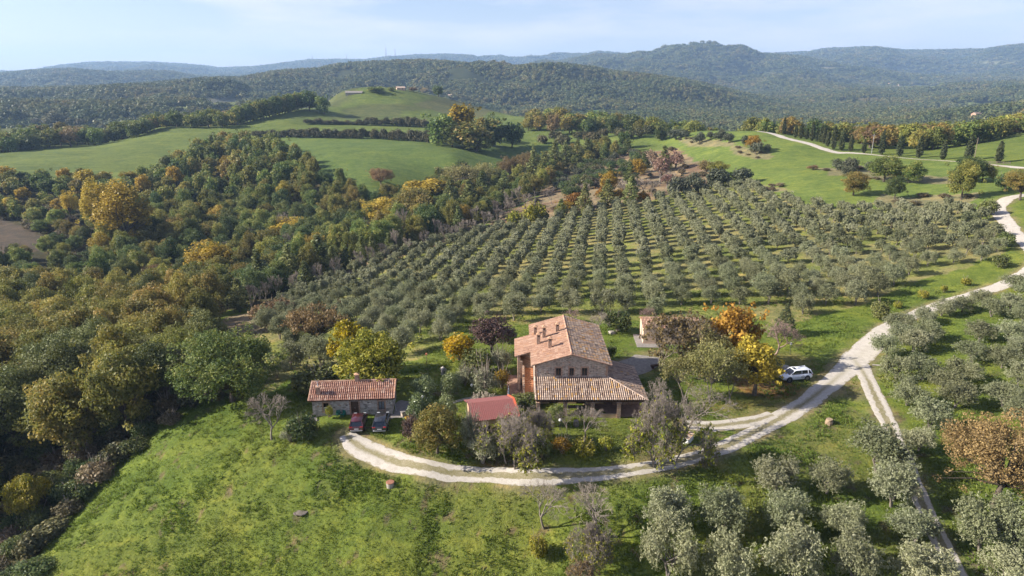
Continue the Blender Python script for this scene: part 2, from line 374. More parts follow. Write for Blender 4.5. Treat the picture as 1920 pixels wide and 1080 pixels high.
# ------------------------------------------------------------------ roads and tracks: centre lines read off the photo, laid on the terrain
def spline(P, step):
    P = np.array(P, float); out = []
    Q = np.vstack([2*P[0]-P[1], P, 2*P[-1]-P[-2]])
    for i in range(1, len(Q)-2):
        p0, p1, p2, p3 = Q[i-1:i+3]; n = max(2, int(np.linalg.norm((p2-p1)[:2])/step))
        for t in np.linspace(0, 1, n, endpoint=False):
            out.append(0.5*((2*p1)+(-p0+p2)*t+(2*p0-5*p1+4*p2-p3)*t*t+(-p0+3*p1-3*p2+p3)*t**3))
    out.append(P[-1]); return np.array(out)
def wroad(pts): return [(*cast(px, py)[:2], w, g) for px, py, w, g in pts]     # w: width in metres, g: how grassy the middle is
ROADS = {
 'gravel_driveway': wroad([(648, 815, 2.6, .4), (672, 836, 3.9, .35), (715, 856, 3.4, .4), (765, 872, 2.9, .75), (830, 884, 2.6, .95), (910, 890.5, 2.3, 1), (1000, 892.5, 2.25, 1), (1090, 890, 2.3, 1), (1180, 882, 2.4, 1), (1265, 867, 2.5, 1),
      (1340, 845, 2.7, .95), (1405, 815, 2.9, .7), (1465, 783, 3.3, .45), (1520, 748, 3.6, .3), (1570, 708, 4.2, .15), (1612, 668, 5.2, .05), (1645, 634, 4.6, 0), (1690, 601, 3.8, 0), (1760, 573, 3.6, 0), (1830, 551, 3.6, 0), (1868, 540, 3.8, 0), (1905, 523, 3.8, 0), (1938, 503, 3.8, 0),
      (1948, 484, 3.9, 0), (1930, 463, 4.0, 0), (1906, 440, 4.0, 0), (1885, 414, 4.2, 0), (1872, 391, 4.4, 0), (1886, 375, 4.4, 0), (1912, 367, 4.2, 0), (1970, 362, 4, 0)]),
 'dirt_track': wroad([(1600, 672, 4.2, .1), (1622, 704, 3.2, .25), (1640, 742, 2.7, .6), (1660, 785, 2.5, .85), (1685, 838, 2.4, 1), (1708, 893, 2.3, 1), (1733, 952, 2.2, 1), (1763, 1014, 2.2, 1), (1795, 1080, 2.2, 1), (1830, 1150, 2.2, 1)]),
 'gravel_yard': wroad([(1285, 796, 2.6, .4), (1318, 799, 3.0, .4), (1360, 797, 3.0, .5), (1410, 790, 3.0, .5), (1450, 778, 2.6, .2)]),
 'hill_road': [(*map(float, pz(px, py, e)), w, g) for px, py, e, w, g in [(1420, 246, 14.2, 3.5, 0), (1445, 251, 13.9, 4.2, 0), (1475, 258.5, 13.4, 4.2, 0), (1510, 267, 12.5, 4.2, 0), (1540, 275.5, 11.6, 4.0, 0), (1570, 282, 10.9, 3.8, 0), (1600, 286.5, 10.2, 3.4, 0), (1640, 290.5, 10.2, 2.0, .3), (1700, 296.5, 10.6, 1.2, .9), (1780, 303.5, 11.2, 1.0, 1), (1850, 309, 11.8, 1.4, .7), (1900, 313.5, 12.1, 3.2, 0), (1990, 320.5, 12.4, 3.6, 0)]],
 'garden_path': wroad([(842, 757, 0.5, .6), (875, 748, 0.5, .6), (915, 744, 0.5, .6), (952, 743, .5, .6)]),
 'yard_gravel': wroad([(1150, 700, 5, 0), (1180, 692, 6.4, .0), (1205, 680, 6.2, .0), (1212, 668, 4.5, .1)]),
}
ROADLINE = {k: spline(v, 0.45) for k, v in ROADS.items()}
allr = np.vstack([np.column_stack([v[:, 0], v[:, 1], v[:, 2]/2]) for v in ROADLINE.values()])
# distance of the ground points from the tracks, from 20 to 460 m
j0 = int(np.searchsorted(RR, 40)); j1 = int(np.searchsorted(RR, 460))
rd = np.full(GX.shape, 50.0)
sub = np.stack([GX[:, j0:j1].ravel(), GY[:, j0:j1].ravel()], 1)
import mathutils
kd = mathutils.kdtree.KDTree(len(allr))
for i, q in enumerate(allr): kd.insert((q[0], q[1], 0), i)
kd.balance()
cell = 4.0; key = np.floor(allr[:, :2]/cell).astype(int); cells = set()
for a, b in key:
    for da in (-2, -1, 0, 1, 2):
        for db in (-2, -1, 0, 1, 2): cells.add((a+da, b+db))
sk = np.floor(sub/cell).astype(int); ck = {c for c in cells}
near = np.array([(a, b) in ck for a, b in sk.tolist()])
dd = np.full(len(sub), 50.0)
for i in np.nonzero(near)[0]:
    co, ix, d = kd.find((sub[i, 0], sub[i, 1], 0)); dd[i] = d-allr[ix, 2]
rd[:, j0:j1] = dd.reshape(NT, j1-j0)

# ------------------------------------------------------------------ zones of ground cover: polygons on the terrain
def ell(cx, cy, rx, ry, n=20): return [(cx+rx*math.cos(2*math.pi*i/n), cy+ry*math.sin(2*math.pi*i/n)) for i in range(n)]
Z_GROVE = poly_world([(505, 735), (480, 640), (536, 560), (620, 522), (700, 492), (800, 462), (880, 440), (960, 420), (1050, 404), (1130, 390), (1220, 376), (1290, 356), (1340, 346), (1390, 341), (1440, 365), (1500, 385), (1600, 394), (1700, 392), (1790, 392), (1850, 415), (1885, 450), (1870, 480), (1800, 503), (1740, 523), (1650, 556), (1560, 588), (1500, 602), (1440, 606), (1320, 596), (1200, 600), (1130, 606), (1060, 596), (960, 610), (890, 612), (850, 630), (780, 676), (640, 695), (560, 705)])
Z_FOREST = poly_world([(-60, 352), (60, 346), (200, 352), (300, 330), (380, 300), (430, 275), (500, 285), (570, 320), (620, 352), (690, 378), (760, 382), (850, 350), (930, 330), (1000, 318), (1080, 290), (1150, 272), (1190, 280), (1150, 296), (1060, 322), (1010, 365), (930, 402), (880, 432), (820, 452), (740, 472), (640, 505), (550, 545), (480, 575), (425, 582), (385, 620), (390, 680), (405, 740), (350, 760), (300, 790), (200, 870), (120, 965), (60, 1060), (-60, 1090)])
Z_PLOUGH = poly_world([(-80, 398), (10, 412), (60, 432), (112, 462), (60, 475), (-80, 478)])
Z_DRY = poly_world([(890, 440), (930, 405), (1000, 372), (1050, 330), (1120, 304), (1185, 284), (1270, 278), (1345, 325), (1345, 346), (1290, 356), (1220, 376), (1130, 390), (1050, 404), (960, 420)])
Z_DRY2 = poly_world([(405, 612), (440, 590), (520, 580), (640, 505), (740, 466), (880, 430), (900, 440), (740, 486), (640, 522), (545, 562), (480, 640), (430, 640)])
Z_MID = poly_world([(430, 290), (480, 262), (560, 254), (800, 256), (930, 276), (1060, 262), (1090, 275), (980, 300), (850, 345), (760, 375), (680, 372), (600, 345), (540, 310)])
Z_HILLB = poly_world([(770, 196), (830, 186), (900, 197), (1000, 221), (900, 221), (830, 212)])
Z_RIGHT = poly_world([(1180, 256), (1300, 246), (1430, 243), (1620, 288), (1925, 312), (1925, 352), (1860, 395), (1700, 392), (1500, 384), (1390, 338), (1300, 300), (1240, 272)])
Z_BANKS = [poly_world(p) for p in ([(1360, 272), (1400, 278), (1440, 288), (1452, 300), (1420, 298), (1380, 290)], [(1270, 262), (1340, 262), (1380, 270), (1360, 276), (1290, 274)], [(1530, 314), (1620, 318), (1700, 326), (1790, 332), (1790, 345), (1680, 342), (1560, 328)], [(1650, 362), (1690, 370), (1830, 362), (1830, 382), (1680, 392), (1640, 380)], [(1400, 345), (1430, 348), (1480, 352), (1480, 358), (1420, 360)])]
Z_LOWGROVE = poly_world([(1300, 880), (1450, 835), (1600, 760), (1640, 790), (1690, 880), (1760, 1080), (1180, 1080), (1180, 960)])
FIELDS = [poly_world(p) for p in (ell(405, 189, 52, 5), [(300, 201), (400, 194), (468, 190), (470, 196), (420, 200), (330, 206)], ell(1130, 211, 70, 5), ell(1605, 238, 48, 6), ell(1775, 230, 22, 5), ell(1720, 164, 45, 4), ell(1850, 197, 70, 4), ell(1640, 186, 34, 3), ell(1745, 207, 30, 3), ell(1500, 150, 40, 2.5), ell(1560, 128, 30, 2), ell(1865, 118, 50, 3), ell(960, 160, 24, 3), ell(60, 168, 40, 2.5), ell(1900, 240, 40, 5), ell(1560, 102, 40, 2), ell(1810, 172, 36, 2.5))]
FIELDCOL = [(.10, .10, .075), (.105, .125, .035), (.065, .11, .03), (.06, .10, .022), (.10, .16, .04), (.12, .145, .06), (.11, .14, .05), (.15, .13, .08), (.11, .13, .05), (.13, .12, .07), (.14, .12, .08), (.12, .12, .06), (.10, .11, .05), (.10, .13, .05), (.18, .14, .08), (.14, .12, .08), (.12, .14, .06)]

nx = GX+(fbm(GX/7, GY/7, 11, 3)-.5)*5*smooth(60, 160, rg); ny = GY+(fbm(GX/7, GY/7, 15, 3)-.5)*5*smooth(60, 160, rg)
G = np.zeros((NT, NR, 3)); L = fbm(GX/18, GY/18, 21, 4)[..., None]; M2 = fbm(GX/4.2, GY/4.2, 31, 4)[..., None]
def c3(*c): return np.array(c)
G[:] = c3(.092, .132, .022)*(1-L)+c3(.13, .152, .028)*L
fr = rg > 0
# front meadow: yellower towards the camera, lush green below the driveway
t = smooth(0.42, 0.68, M2)*0.32
G = G*(1-t)+c3(.078, .122, .019)*t
nearc = (1-smooth(60, 95, rg))[..., None]*0.5*smooth(.35, .65, L); G = G*(1-nearc)+c3(.125, .135, .03)*nearc
farm = smooth(230, 420, rg)[..., None]*.8; G = G*(1-farm)+(c3(.098, .128, .034)*(.8+.4*L))*farm
def paint(mask, col, amt=1.0, vary=0.35):
    global G
    f = (mask*amt)[..., None] if mask.ndim == 2 else mask*amt
    G = G*(1-f)+(np.array(col)*(1-vary/2+vary*(0.5*L+0.5*M2)))*f
paint(inside(Z_MID, nx, ny).astype(float), (.088, .126, .033))
paint(inside(Z_RIGHT, nx, ny).astype(float), (.112, .15, .034))
paint(inside(Z_HILLB, nx, ny).astype(float), (.105, .105, .05), .8)
gm = inside(Z_GROVE, nx, ny).astype(float)
paint(gm, (.15, .165, .045)); dryp = gm*smooth(.46, .6, fbm(GX/9, GY/9, 41, 3)); paint(dryp, (.22, .19, .085), .75)
paint(inside(Z_LOWGROVE, nx, ny).astype(float)*smooth(.4, .6, fbm(GX/6, GY/6, 43, 3)), (.14, .135, .045), .6)
paint(np.maximum(inside(Z_DRY, nx, ny), inside(Z_DRY2, nx, ny)).astype(float), (.20, .155, .095)); 
paint(inside(Z_DRY, nx, ny)*smooth(.5, .62, fbm(GX/8, GY/8, 47, 3)), (.13, .085, .055), .9)
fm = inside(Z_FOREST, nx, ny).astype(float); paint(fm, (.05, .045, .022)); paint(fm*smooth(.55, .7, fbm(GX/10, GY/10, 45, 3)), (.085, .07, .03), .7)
paint(inside(Z_PLOUGH, nx, ny).astype(float), (.085, .066, .048))
for P in Z_BANKS: paint(inside(P, nx, ny).astype(float), (.20, .165, .10), .75)
ff = smooth(0.3, 0.7, wgt); paint(ff, (.028, .034, .013))
wild = (smooth(560, 620, rg)*(1-ff)*smooth(.5, .6, fbm(GX/60, GY/60, 49, 3))); paint(wild, (.07, .075, .035), .7)
for P, c in zip(FIELDS, FIELDCOL): paint(inside(P, GX, GY).astype(float), c)
verge = np.exp(-np.clip(rd, 0, 50)/0.55)*(1-smooth(250, 400, rg)); paint(verge*smooth(.3, .62, M2[..., 0]), (.20, .165, .09), .8)
# garden under the bare trees: leaf litter
for px, py, rx, ry, col, am in ((1440, 725, 70, 26, (.16, .085, .035), .85), (1500, 690, 60, 30, (.13, .11, .05), .6), (970, 850, 70, 18, (.085, .06, .035), .85), (1245, 850, 75, 22, (.14, .11, .05), .7), (1270, 670, 60, 30, (.13, .11, .05), .6), (800, 835, 60, 14, (.13, .10, .05), .7), (1590, 730, 45, 22, (.17, .145, .07), .8), (1390, 765, 110, 16, (.16, .14, .055), .6), (1840, 1060, 22, 16, (.24, .19, .13), .9), (650, 850, 60, 40, (.10, .10, .04), .3)):
    x, y, z = cast(px, py); zz = depth(x, y, z); ax = rx*zz/FPX; ay = ry*zz/FPX*2.4
    d = np.hypot((nx-x)/ax, (ny-y)/ay)+(M2[..., 0]-.5)*.9
    paint(1-smooth(.6, 1.15, d), col, am)
# bare patches and mole hills in the meadow
bare = smooth(.69, .74, fbm(GX/1.6, GY/1.6, 61, 4, .6))*(1-smooth(85, 130, rg))*(1-fm); paint(bare, (.13, .095, .06), .75)

# small real relief: clumps of grass and tussocks, levelled under buildings and tracks
HOUSEFLAT = [(-26.5, 73.5, -10, 83), (-6, 69, 19, 96), (-14, 76, 0, 95), (17, 94, 26, 108)]
flat = np.ones_like(rg)
for x0, y0, x1, y1 in HOUSEFLAT:
    d = np.maximum(np.maximum(x0-GX, GX-x1), np.maximum(y0-GY, GY-y1)); flat = np.minimum(flat, smooth(0, 4, d))
open_m = smooth(0.1, 1.4, rd)*(1-smooth(150, 330, rg))
rough_m = (0.3+0.7*smooth(.35, .6, fbm(GX/14, GY/14, 81, 3)))
GZ += (fbm(GX/1.9, GY/1.9, 83, 4, .62)-.5)*0.40*open_m*rough_m*np.maximum(flat, .12)
GZ += (fbm(GX/7, GY/7, 85, 3)-.5)*0.32*open_m*flat*smooth(40, 80, rg)

V = np.stack([GX, GY, GZ], -1).reshape(-1, 3)
ii, jj = np.meshgrid(np.arange(NT-1), np.arange(NR-1), indexing='ij'); q = (ii*NR+jj).ravel()
F = np.stack([q, q+NR, q+NR+1, q+1], 1)
m, nt, b, o = newmat("ground_cover")
at = nd(nt, 'ShaderNodeAttribute'); at.attribute_name = 'cover'
tcn = nd(nt, 'ShaderNodeTexCoord'); P = tcn.outputs['Object']
f1 = noise_n(nt, P, 3.2, 6, .68); f2 = noise_n(nt, P, 0.55, 5, .6, .4); f3 = noise_n(nt, P, 0.06, 7, .72, 1.2)
k1 = ramp(nt, [(.28, (.64, .64, .60)), (.5, (1, 1, 1)), (.74, (1.5, 1.42, 1.25))]); nt.links.new(f1, k1.inputs[0])
k2 = ramp(nt, [(.3, (.72, .78, .74)), (.52, (1, 1, 1)), (.72, (1.28, 1.16, 1.02))]); nt.links.new(f2, k2.inputs[0])
k3 = ramp(nt, [(.32, (.70, .77, .74)), (.5, (1, 1, 1)), (.68, (1.3, 1.18, 1.02))]); nt.links.new(f3, k3.inputs[0])
c = mixc(nt, 1.0, at.outputs['Color'], k1.outputs[0], 'MULTIPLY'); c = mixc(nt, 1.0, c, k2.outputs[0], 'MULTIPLY'); c = mixc(nt, 1.0, c, k3.outputs[0], 'MULTIPLY')
mpd = nd(nt, 'ShaderNodeMapping'); mpd.inputs['Rotation'].default_value = (0, 0, R(24)); mpd.inputs['Scale'].default_value = (.03, .42, .1); nt.links.new(P, mpd.inputs[0])
k4 = ramp(nt, [(.35, (.86, .89, .87)), (.5, (1, 1, 1)), (.65, (1.13, 1.09, 1.02))]); nt.links.new(noise_n(nt, mpd.outputs[0], 1.0, 4, .6), k4.inputs[0]); c = mixc(nt, 1.0, c, k4.outputs[0], 'MULTIPLY')
nt.links.new(c, b.inputs['Base Color']); b.inputs['Roughness'].default_value = .9; b.inputs['Specular IOR Level'].default_value = .1
bump_n(nt, b, f1, .75, .22)
GROUND = m
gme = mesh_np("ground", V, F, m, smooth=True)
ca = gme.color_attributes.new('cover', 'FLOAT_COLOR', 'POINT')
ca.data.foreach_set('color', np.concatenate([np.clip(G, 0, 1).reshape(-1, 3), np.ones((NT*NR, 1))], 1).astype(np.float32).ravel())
tag(link("ground", gme), kind='structure')

# road ribbons
m, nt, b, o = newmat("white_gravel")
aa = nd(nt, 'ShaderNodeAttribute'); aa.attribute_name = 'across'; ag = nd(nt, 'ShaderNodeAttribute'); ag.attribute_name = 'grassy'
P = nd(nt, 'ShaderNodeTexCoord').outputs['Object']
n1 = noise_n(nt, P, 9, 5, .7); n2 = noise_n(nt, P, 1.1, 5, .65); n3 = noise_n(nt, P, .25, 3)
gr = ramp(nt, [(.25, (.22, .195, .155)), (.42, (.355, .325, .275)), (.62, (.49, .45, .39))]); nt.links.new(mixc(nt, .5, n1, n2), gr.inputs[0])
gs = ramp(nt, [(.28, (.09, .092, .03)), (.48, (.19, .17, .09)), (.66, (.31, .27, .19))]); nt.links.new(mixc(nt, .5, n1, n2), gs.inputs[0])
ab = math_n(nt, 'ABSOLUTE', aa.outputs['Fac'])
mid = math_n(nt, 'SUBTRACT', .41, ab)                      # >0 in the middle strip
mid = math_n(nt, 'MULTIPLY_ADD', mid, 3.2, math_n(nt, 'MULTIPLY_ADD', n2, 3.4, -1.75)); mid = math_n(nt, 'MULTIPLY', math_n(nt, 'MULTIPLY', math_n(nt, 'MAXIMUM', mid, 0), 3.0), ag.outputs['Fac'])
edg = math_n(nt, 'MULTIPLY_ADD', ab, 4.6, math_n(nt, 'MULTIPLY_ADD', n2, 5.4, -6.9)); edg = math_n(nt, 'MULTIPLY', math_n(nt, 'MAXIMUM', edg, 0), 2.0)
blot = math_n(nt, 'MULTIPLY', math_n(nt, 'MAXIMUM', math_n(nt, 'MULTIPLY_ADD', mixc(nt, .6, n3, n2), 9.0, -5.4), 0), .8)
fac = math_n(nt, 'MINIMUM', math_n(nt, 'ADD', math_n(nt, 'ADD', mid, edg), math_n(nt, 'MULTIPLY', blot, math_n(nt, 'ADD', ag.outputs['Fac'], .12))), 1)
nt.links.new(mixc(nt, fac, gr.outputs[0], gs.outputs[0]), b.inputs['Base Color']); b.inputs['Roughness'].default_value = .95; b.inputs['Specular IOR Level'].default_value = .1
bump_n(nt, b, n1, .5, .06); GRAVEL = m
YARDM = plain('shaded_grey_gravel', (.21, .19, .16), .95, var=.25, scale=2.5)  # grey gravel of the yard, darkened to carry the house's shade in its colour
for k, (name, Q) in enumerate(ROADLINE.items()):
    d = np.gradient(Q[:, :2], axis=0); d /= np.linalg.norm(d, axis=1, keepdims=True); nrm = np.stack([-d[:, 1], d[:, 0]], 1)
    n = len(Q); W = 11; s = np.linspace(-1, 1, W); ar = np.arange(n)*.45
    KW = .8 if 'grav' in name or 'dirt' in name else 1
    wl_ = KW*Q[:, 2]/2*(1+.4*(fbm(ar/3.5, ar*0, 5+k, 3)-.5)); wr_ = KW*Q[:, 2]/2*(1+.4*(fbm(ar/3.5, ar*0+7, 9+k, 3)-.5))
    off = np.where(s[None] < 0, s[None]*wl_[:, None], s[None]*wr_[:, None])
    X = Q[:, 0:1]+nrm[:, 0:1]*off; Y = Q[:, 1:2]+nrm[:, 1:2]*off
    Zr = h_at(X, Y)+np.where(np.abs(s) > .95, .015, .05)[None]+0.004*k+.02*smooth(150, 300, np.hypot(X, Y))
    ii, jj = np.meshgrid(np.arange(n-1), np.arange(W-1), indexing='ij'); q = (ii*W+jj).ravel()
    me = mesh_np(name, np.stack([X, Y, Zr], -1).reshape(-1, 3), np.stack([q, q+1, q+W+1, q+W], 1)[:, ::-1], GRAVEL, smooth=True)
    a1 = me.attributes.new('across', 'FLOAT', 'POINT'); a1.data.foreach_set('value', np.tile(s, n).astype(np.float32))
    a2 = me.attributes.new('grassy', 'FLOAT', 'POINT'); a2.data.foreach_set('value', np.repeat(Q[:, 3], W).astype(np.float32))
    if name == 'yard_gravel': me.materials[0] = YARDM
    nm = {'gravel_driveway': 'road', 'dirt_track': 'track', 'gravel_yard': 'gravel_path', 'hill_road': 'hill_road', 'garden_path': 'path', 'yard_gravel': 'gravel_yard'}[name]
    tag(link(nm, me), kind='structure')

# ------------------------------------------------------------------ trees: leaf-sized faces gathered in clumps, carried by a tapered trunk with limbs
def unit(v): return v/(np.linalg.norm(v, axis=-1, keepdims=True)+1e-9)
def leaves(rg_, clumps, per, ll, lw, shell=0.55, up=0.25, outw=0.7, jit=0.28, droop=0.0):
    """clumps: (x,y,z,r[,sz]); per: leaves per unit of clump area; returns V,F,var"""
    Vs, vs = [], []
    for c in clumps:
        r = c[3]; sz = c[4] if len(c) > 4 else 0.85
        n = max(4, int(per*r*r))
        d = unit(rg_.normal(size=(n, 3)))
        rad = r*(shell+(1.12-shell)*rg_.random(n)**0.7)
        p = np.array(c[:3])+d*rad[:, None]*np.array([1, 1, sz])
        nr = unit(d*outw+rg_.normal(size=(n, 3))*0.55+np.array([0, 0, up]))
        t = rg_.normal(size=(n, 3)); t[:, 2] -= droop; t = unit(t-nr*(t*nr).sum(1, keepdims=True)); bt = np.cross(nr, t)
        s = (0.6+0.8*rg_.random(n))[:, None]
        a = p-t*ll/2*s; b_ = p+bt*lw/2*s; e = p+t*ll/2*s; f = p-bt*lw/2*s
        Vs.append(np.stack([a, b_, e, f], 1).reshape(-1, 3))
        vs.append(np.clip(0.5+(rg_.random()-.5)*0.5+(rg_.random(n)-.5)*jit*2, 0, 1))
    V = np.concatenate(Vs); return V, np.arange(len(V)).reshape(-1, 4), np.concatenate(vs)
def clumps_ellipsoid(rg_, n, w, h, zc, rc, lo=-0.5, inner=0.55, top=1.0, flat=0.85):
    out = []; lob = unit(rg_.normal(size=(6, 3))+np.array([0, 0, .35]))
    while len(out) < n:
        d = rg_.normal(size=3); d /= np.linalg.norm(d)
        if d[2] < lo: continue
        k = (inner+(1-inner)*rg_.random()**.6)*(.70+.42*max(0, float((lob@d).max()))**4)
        r = rc*(0.65+0.7*rg_.random())
        out.append((d[0]*k*(w/2-r*.6), d[1]*k*(w/2-r*.6), zc+d[2]*k*(h/2-r*.5)*top, r, flat))
    return out
def limbs(rg_, clumps, trunk_h, r0, lean=0.12, every=1, forks=1, base=None, sides=6):
    """trunk(s) with a limb to many of the clumps"""
    Vs, Fs = [], []; off = 0
    def addt(p, r, n):
        nonlocal off
        v, f = tube_np(p, r, n); Vs.append(v); Fs.append(f+off); off += len(v)
    tops = []
    for k in range(forks):
        a = rg_.random()*6.28; ln = lean*(1 if forks == 1 else 2.6)*trunk_h
        p = [np.array([0, 0, -0.35]), np.array([0, 0, 0.05]), np.array([math.cos(a)*ln*.35, math.sin(a)*ln*.35, trunk_h*.5]), np.array([math.cos(a)*ln, math.sin(a)*ln, trunk_h])]
        rr = r0*(1 if forks == 1 else .72); addt(p, [rr*1.45, rr*1.15, rr*.85, rr*.68], 8); tops.append(p)
    for i, c in enumerate(clumps):
        if i % every: continue
        t = tops[i % forks]; s = .6+.4*rg_.random(); st = t[2]*(1-s)+t[3]*s
        e = np.array(c[:3]); mid = st*.5+e*.5+np.array([0, 0, .08*np.linalg.norm(e-st)])+rg_.normal(size=3)*.05*np.linalg.norm(e-st)
        addt([st, mid, e], [r0*.36, r0*.2, r0*.06], sides-1)
    return np.concatenate(Vs), np.concatenate(Fs)
class Proto:
    def __init__(s, h, w): s.h = h; s.w = w; s.parts = []; s.whole = None
def make_proto(name, h, w, trunk, crown, bark, leaf, whole=False, parts=True):
    tv, tf = trunk; cv, cf, cvar = crown
    w = float(np.percentile(np.abs(cv[:, :2]), 97.5)*2*1.04); h = float(np.percentile(cv[:, 2], 99)); p = Proto(h, w)
    if parts:
        p.parts = [("trunk", mesh_np(name+"_trunk", tv, tf, bark, smooth=True)), ("crown", mesh_np(name+"_crown", cv, cf, leaf, cvar))]
    if whole:
        V = np.concatenate([tv, cv]); F = np.concatenate([tf, cf+len(tv)])
        p.whole = mesh_np(name, V, F, [bark, leaf], np.concatenate([np.full(len(tf), .5), cvar]), np.concatenate([np.zeros(len(tf), int), np.ones(len(cf), int)]))
    return p
PROTO = {}
def protos(kind, count, fn, **k): PROTO[kind] = [fn(kind, np.random.default_rng(hash_s(kind)+i), **k) for i in range(count)]
def hash_s(s): return sum((i+1)*ord(c) for i, c in enumerate(s)) % 9973*10

def round_tree(kind, g, leaf, h=10., w=9., trunk_h=.28, nc=46, rc=1.35, per=62, ll=.42, lw=.3, lo=-.45, inner=.5, bark=BARK, r0=.26, forks=1, zc=None, ch=None, flat=.85, shell=.5, outw=.7, every=2, whole=False, parts=True, extra=0, droop=0.):
    ch = ch or h*.78; zc = zc or h-ch/2
    c = clumps_ellipsoid(g, nc, w, ch, zc, rc, lo, inner, 1, flat)
    for i in range(extra):
        a = g.random()*6.28; k = .75+.35*g.random(); z = zc+ch*(g.random()-.45)*.7
        c.append((math.cos(a)*w/2*k, math.sin(a)*w/2*k, z, rc*.5, flat))
    crown = leaves(g, c, per, ll, lw, shell=shell, outw=outw, droop=droop)
    return make_proto(kind, h, w, limbs(g, c, h*trunk_h, r0, every=every, forks=forks), crown, bark, leaf, whole, parts)
def olive_tree(kind, g, leaf, per=150, ll=.30, lw=.12, whole=False, parts=True, nc=34):
    h, w = 3.9, 4.3; c = []
    for k in range(g.integers(3, 6)):                              # a few upright lobes make the broken outline of an olive
        a = g.random()*6.28; rr = w*(.12+.20*g.random()); cx, cy = math.cos(a)*rr, math.sin(a)*rr; zt = h*(.62+.2*g.random())
        for i in range(nc//4):
            d = unit(g.normal(size=3)); kk = .45+.55*g.random()
            c.append((cx+d[0]*w*.27*kk, cy+d[1]*w*.27*kk, zt+d[2]*h*.24*kk-.1*abs(d[0])*h*.3, .42+.36*g.random(), .95))
    for i in range(nc//3):
        a = g.random()*6.28; k = .6+.38*g.random(); c.append((math.cos(a)*w/2*k*.85, math.sin(a)*w/2*k*.85, h*(.34+.25*g.random()), .45+.25*g.random(), .8))
    cr = leaves(g, c, per, ll, lw, shell=.35, up=.35, outw=.55)
    n = 420                                                        # loose sprays stand out of the crown
    cc = np.array(c); k = g.integers(0, len(cc), n); d = unit(g.normal(size=(n, 3))+np.array([0, 0, .6])); sp_ = []
    for i in range(n): sp_.append((*(cc[k[i], :3]+d[i]*cc[k[i], 3]*(1.05+.35*g.random())), .13, 1.0))
    c2 = leaves(g, sp_, 700, ll*.95, lw, shell=.2)
    cr = (np.concatenate([cr[0], c2[0]]), np.concatenate([cr[1], c2[1]+len(cr[0])]), np.concatenate([cr[2], c2[2]]))
    return make_proto(kind, h, w, limbs(g, c, h*.32, .16, every=3, forks=2), cr, BARKG, leaf, whole, parts)
def spire_tree(kind, g, leaf, h=7., w=1.5, n=60, rc=.34, per=260, ll=.26, lw=.16, prof=None, bark=BARK, whole=False, parts=True, base=.08, jitter=.25):
    prof = prof or (lambda t: (t/.12 if t < .12 else 1)*(1-t**2.2)**.8)
    c = []
    for i in range(n):
        t = (i+g.random())/n; a = i*2.4+g.random(); rr = max(0, w/2*prof(t)-rc*.4)*(1-jitter+jitter*2*g.random()*.7)
        c.append((math.cos(a)*rr, math.sin(a)*rr, h*(base+(1-base)*t*.97), rc*(.7+.5*g.random())*(.55+.45*prof(t)), 1.25))
    cr = leaves(g, c, per, ll, lw, shell=.3, up=.5)
    tv, tf = tube_np([(0, 0, -.3), (0, 0, h*.3), (0, 0, h*.85)], [.16, .12, .03], 7)
    return make_proto(kind, h, w, (tv, tf), cr, bark, leaf, whole, parts)
def branch_tree(kind, g, bark, h=6., w=5., trunk=.22, r0=.16, depth=5, spread=.62, nb=3, leaf=None, leaf_n=0, ll=.22, lw=.18, lmin=0, droop=0.0, multi=1, lowleaf=False, twist=.35, twig=.012):
    segs = []; tips = []
    def grow(p, d, L, r, k):
        q = p+d*L*.5+g.normal(size=3)*L*.06; d2 = unit(d+g.normal(size=3)*twist*.5+np.array([0, 0, -droop*(k > 1)])); e = q+d2*L*.5
        segs.append((p, q, e, r, k)); tips.append((e, k))
        if k >= depth: return
        m = nb+(g.random() < .45)-(g.random() < .2)
        for i in range(max(2, m)):
            ax = unit(np.cross(d2, g.normal(size=3))); an = spread*(.55+.75*g.random())
            dn = unit(d2*math.cos(an)+ax*math.sin(an)+np.array([0, 0, .12-droop*.3*k]))
            st = e if i < 2 else q*.4+e*.6
            grow(st, dn, L*(.62+.22*g.random()), max(r*.6, twig), k+1)
    for i in range(multi):
        d = unit(np.array([g.normal()*.18*(1+1.4*(multi > 1)), g.normal()*.18*(1+1.4*(multi > 1)), 1.])); grow(np.array([g.normal()*.08*multi, g.normal()*.08*multi, -.15]), d, h*trunk+.15, r0/(multi**.4), 0)
    ptsA = np.array([q for s_ in segs for q in s_[:3]]); sz = np.array([w/max(.1, np.ptp(ptsA[:, 0])), w/max(.1, np.ptp(ptsA[:, 1])), h/max(.1, ptsA[:, 2].max())])
    Vs, Fs = [], []; off = 0
    for p, q, e, r, k in segs:
        p, q, e = p*sz, q*sz, e*sz; n = 7 if k < 1 else (5 if k < 3 else 3)
        v, f = tube_np([p, q, e], [r, r*.82, r*.62], n); Vs.append(v); Fs.append(f+off); off += len(v)
    V = np.concatenate(Vs); F = np.concatenate(Fs)
    p = Proto(h, w); big = [i for i, s_ in enumerate(segs) if s_[4] <= 1]; nf = []
    fc = np.repeat([s_[4] for s_ in segs], [len(f) for f in Fs])
    p.parts = [("trunk", mesh_np(kind+"_trunk", V, F[fc <= 1], bark, smooth=True)), ("crown", mesh_np(kind+"_branches", V, F[fc > 1], bark, smooth=True))]
    if leaf_n:
        tp = np.array([t for t, k in tips if k >= max(2, depth-1)])*sz
        if lowleaf: tp = tp[np.argsort(tp[:, 2]+g.normal(size=len(tp))*h*.12)[:int(len(tp)*.55)]]
        k = g.integers(0, len(tp), leaf_n); cl = [(*(tp[i]+g.normal(size=3)*.12), .14, 1.) for i in k]
        v, f, va = leaves(g, cl, 200, ll, lw, shell=.2); p.parts.append(("foliage", mesh_np(kind+"_foliage", v, f, leaf, va)))
    p.whole = None
    return p
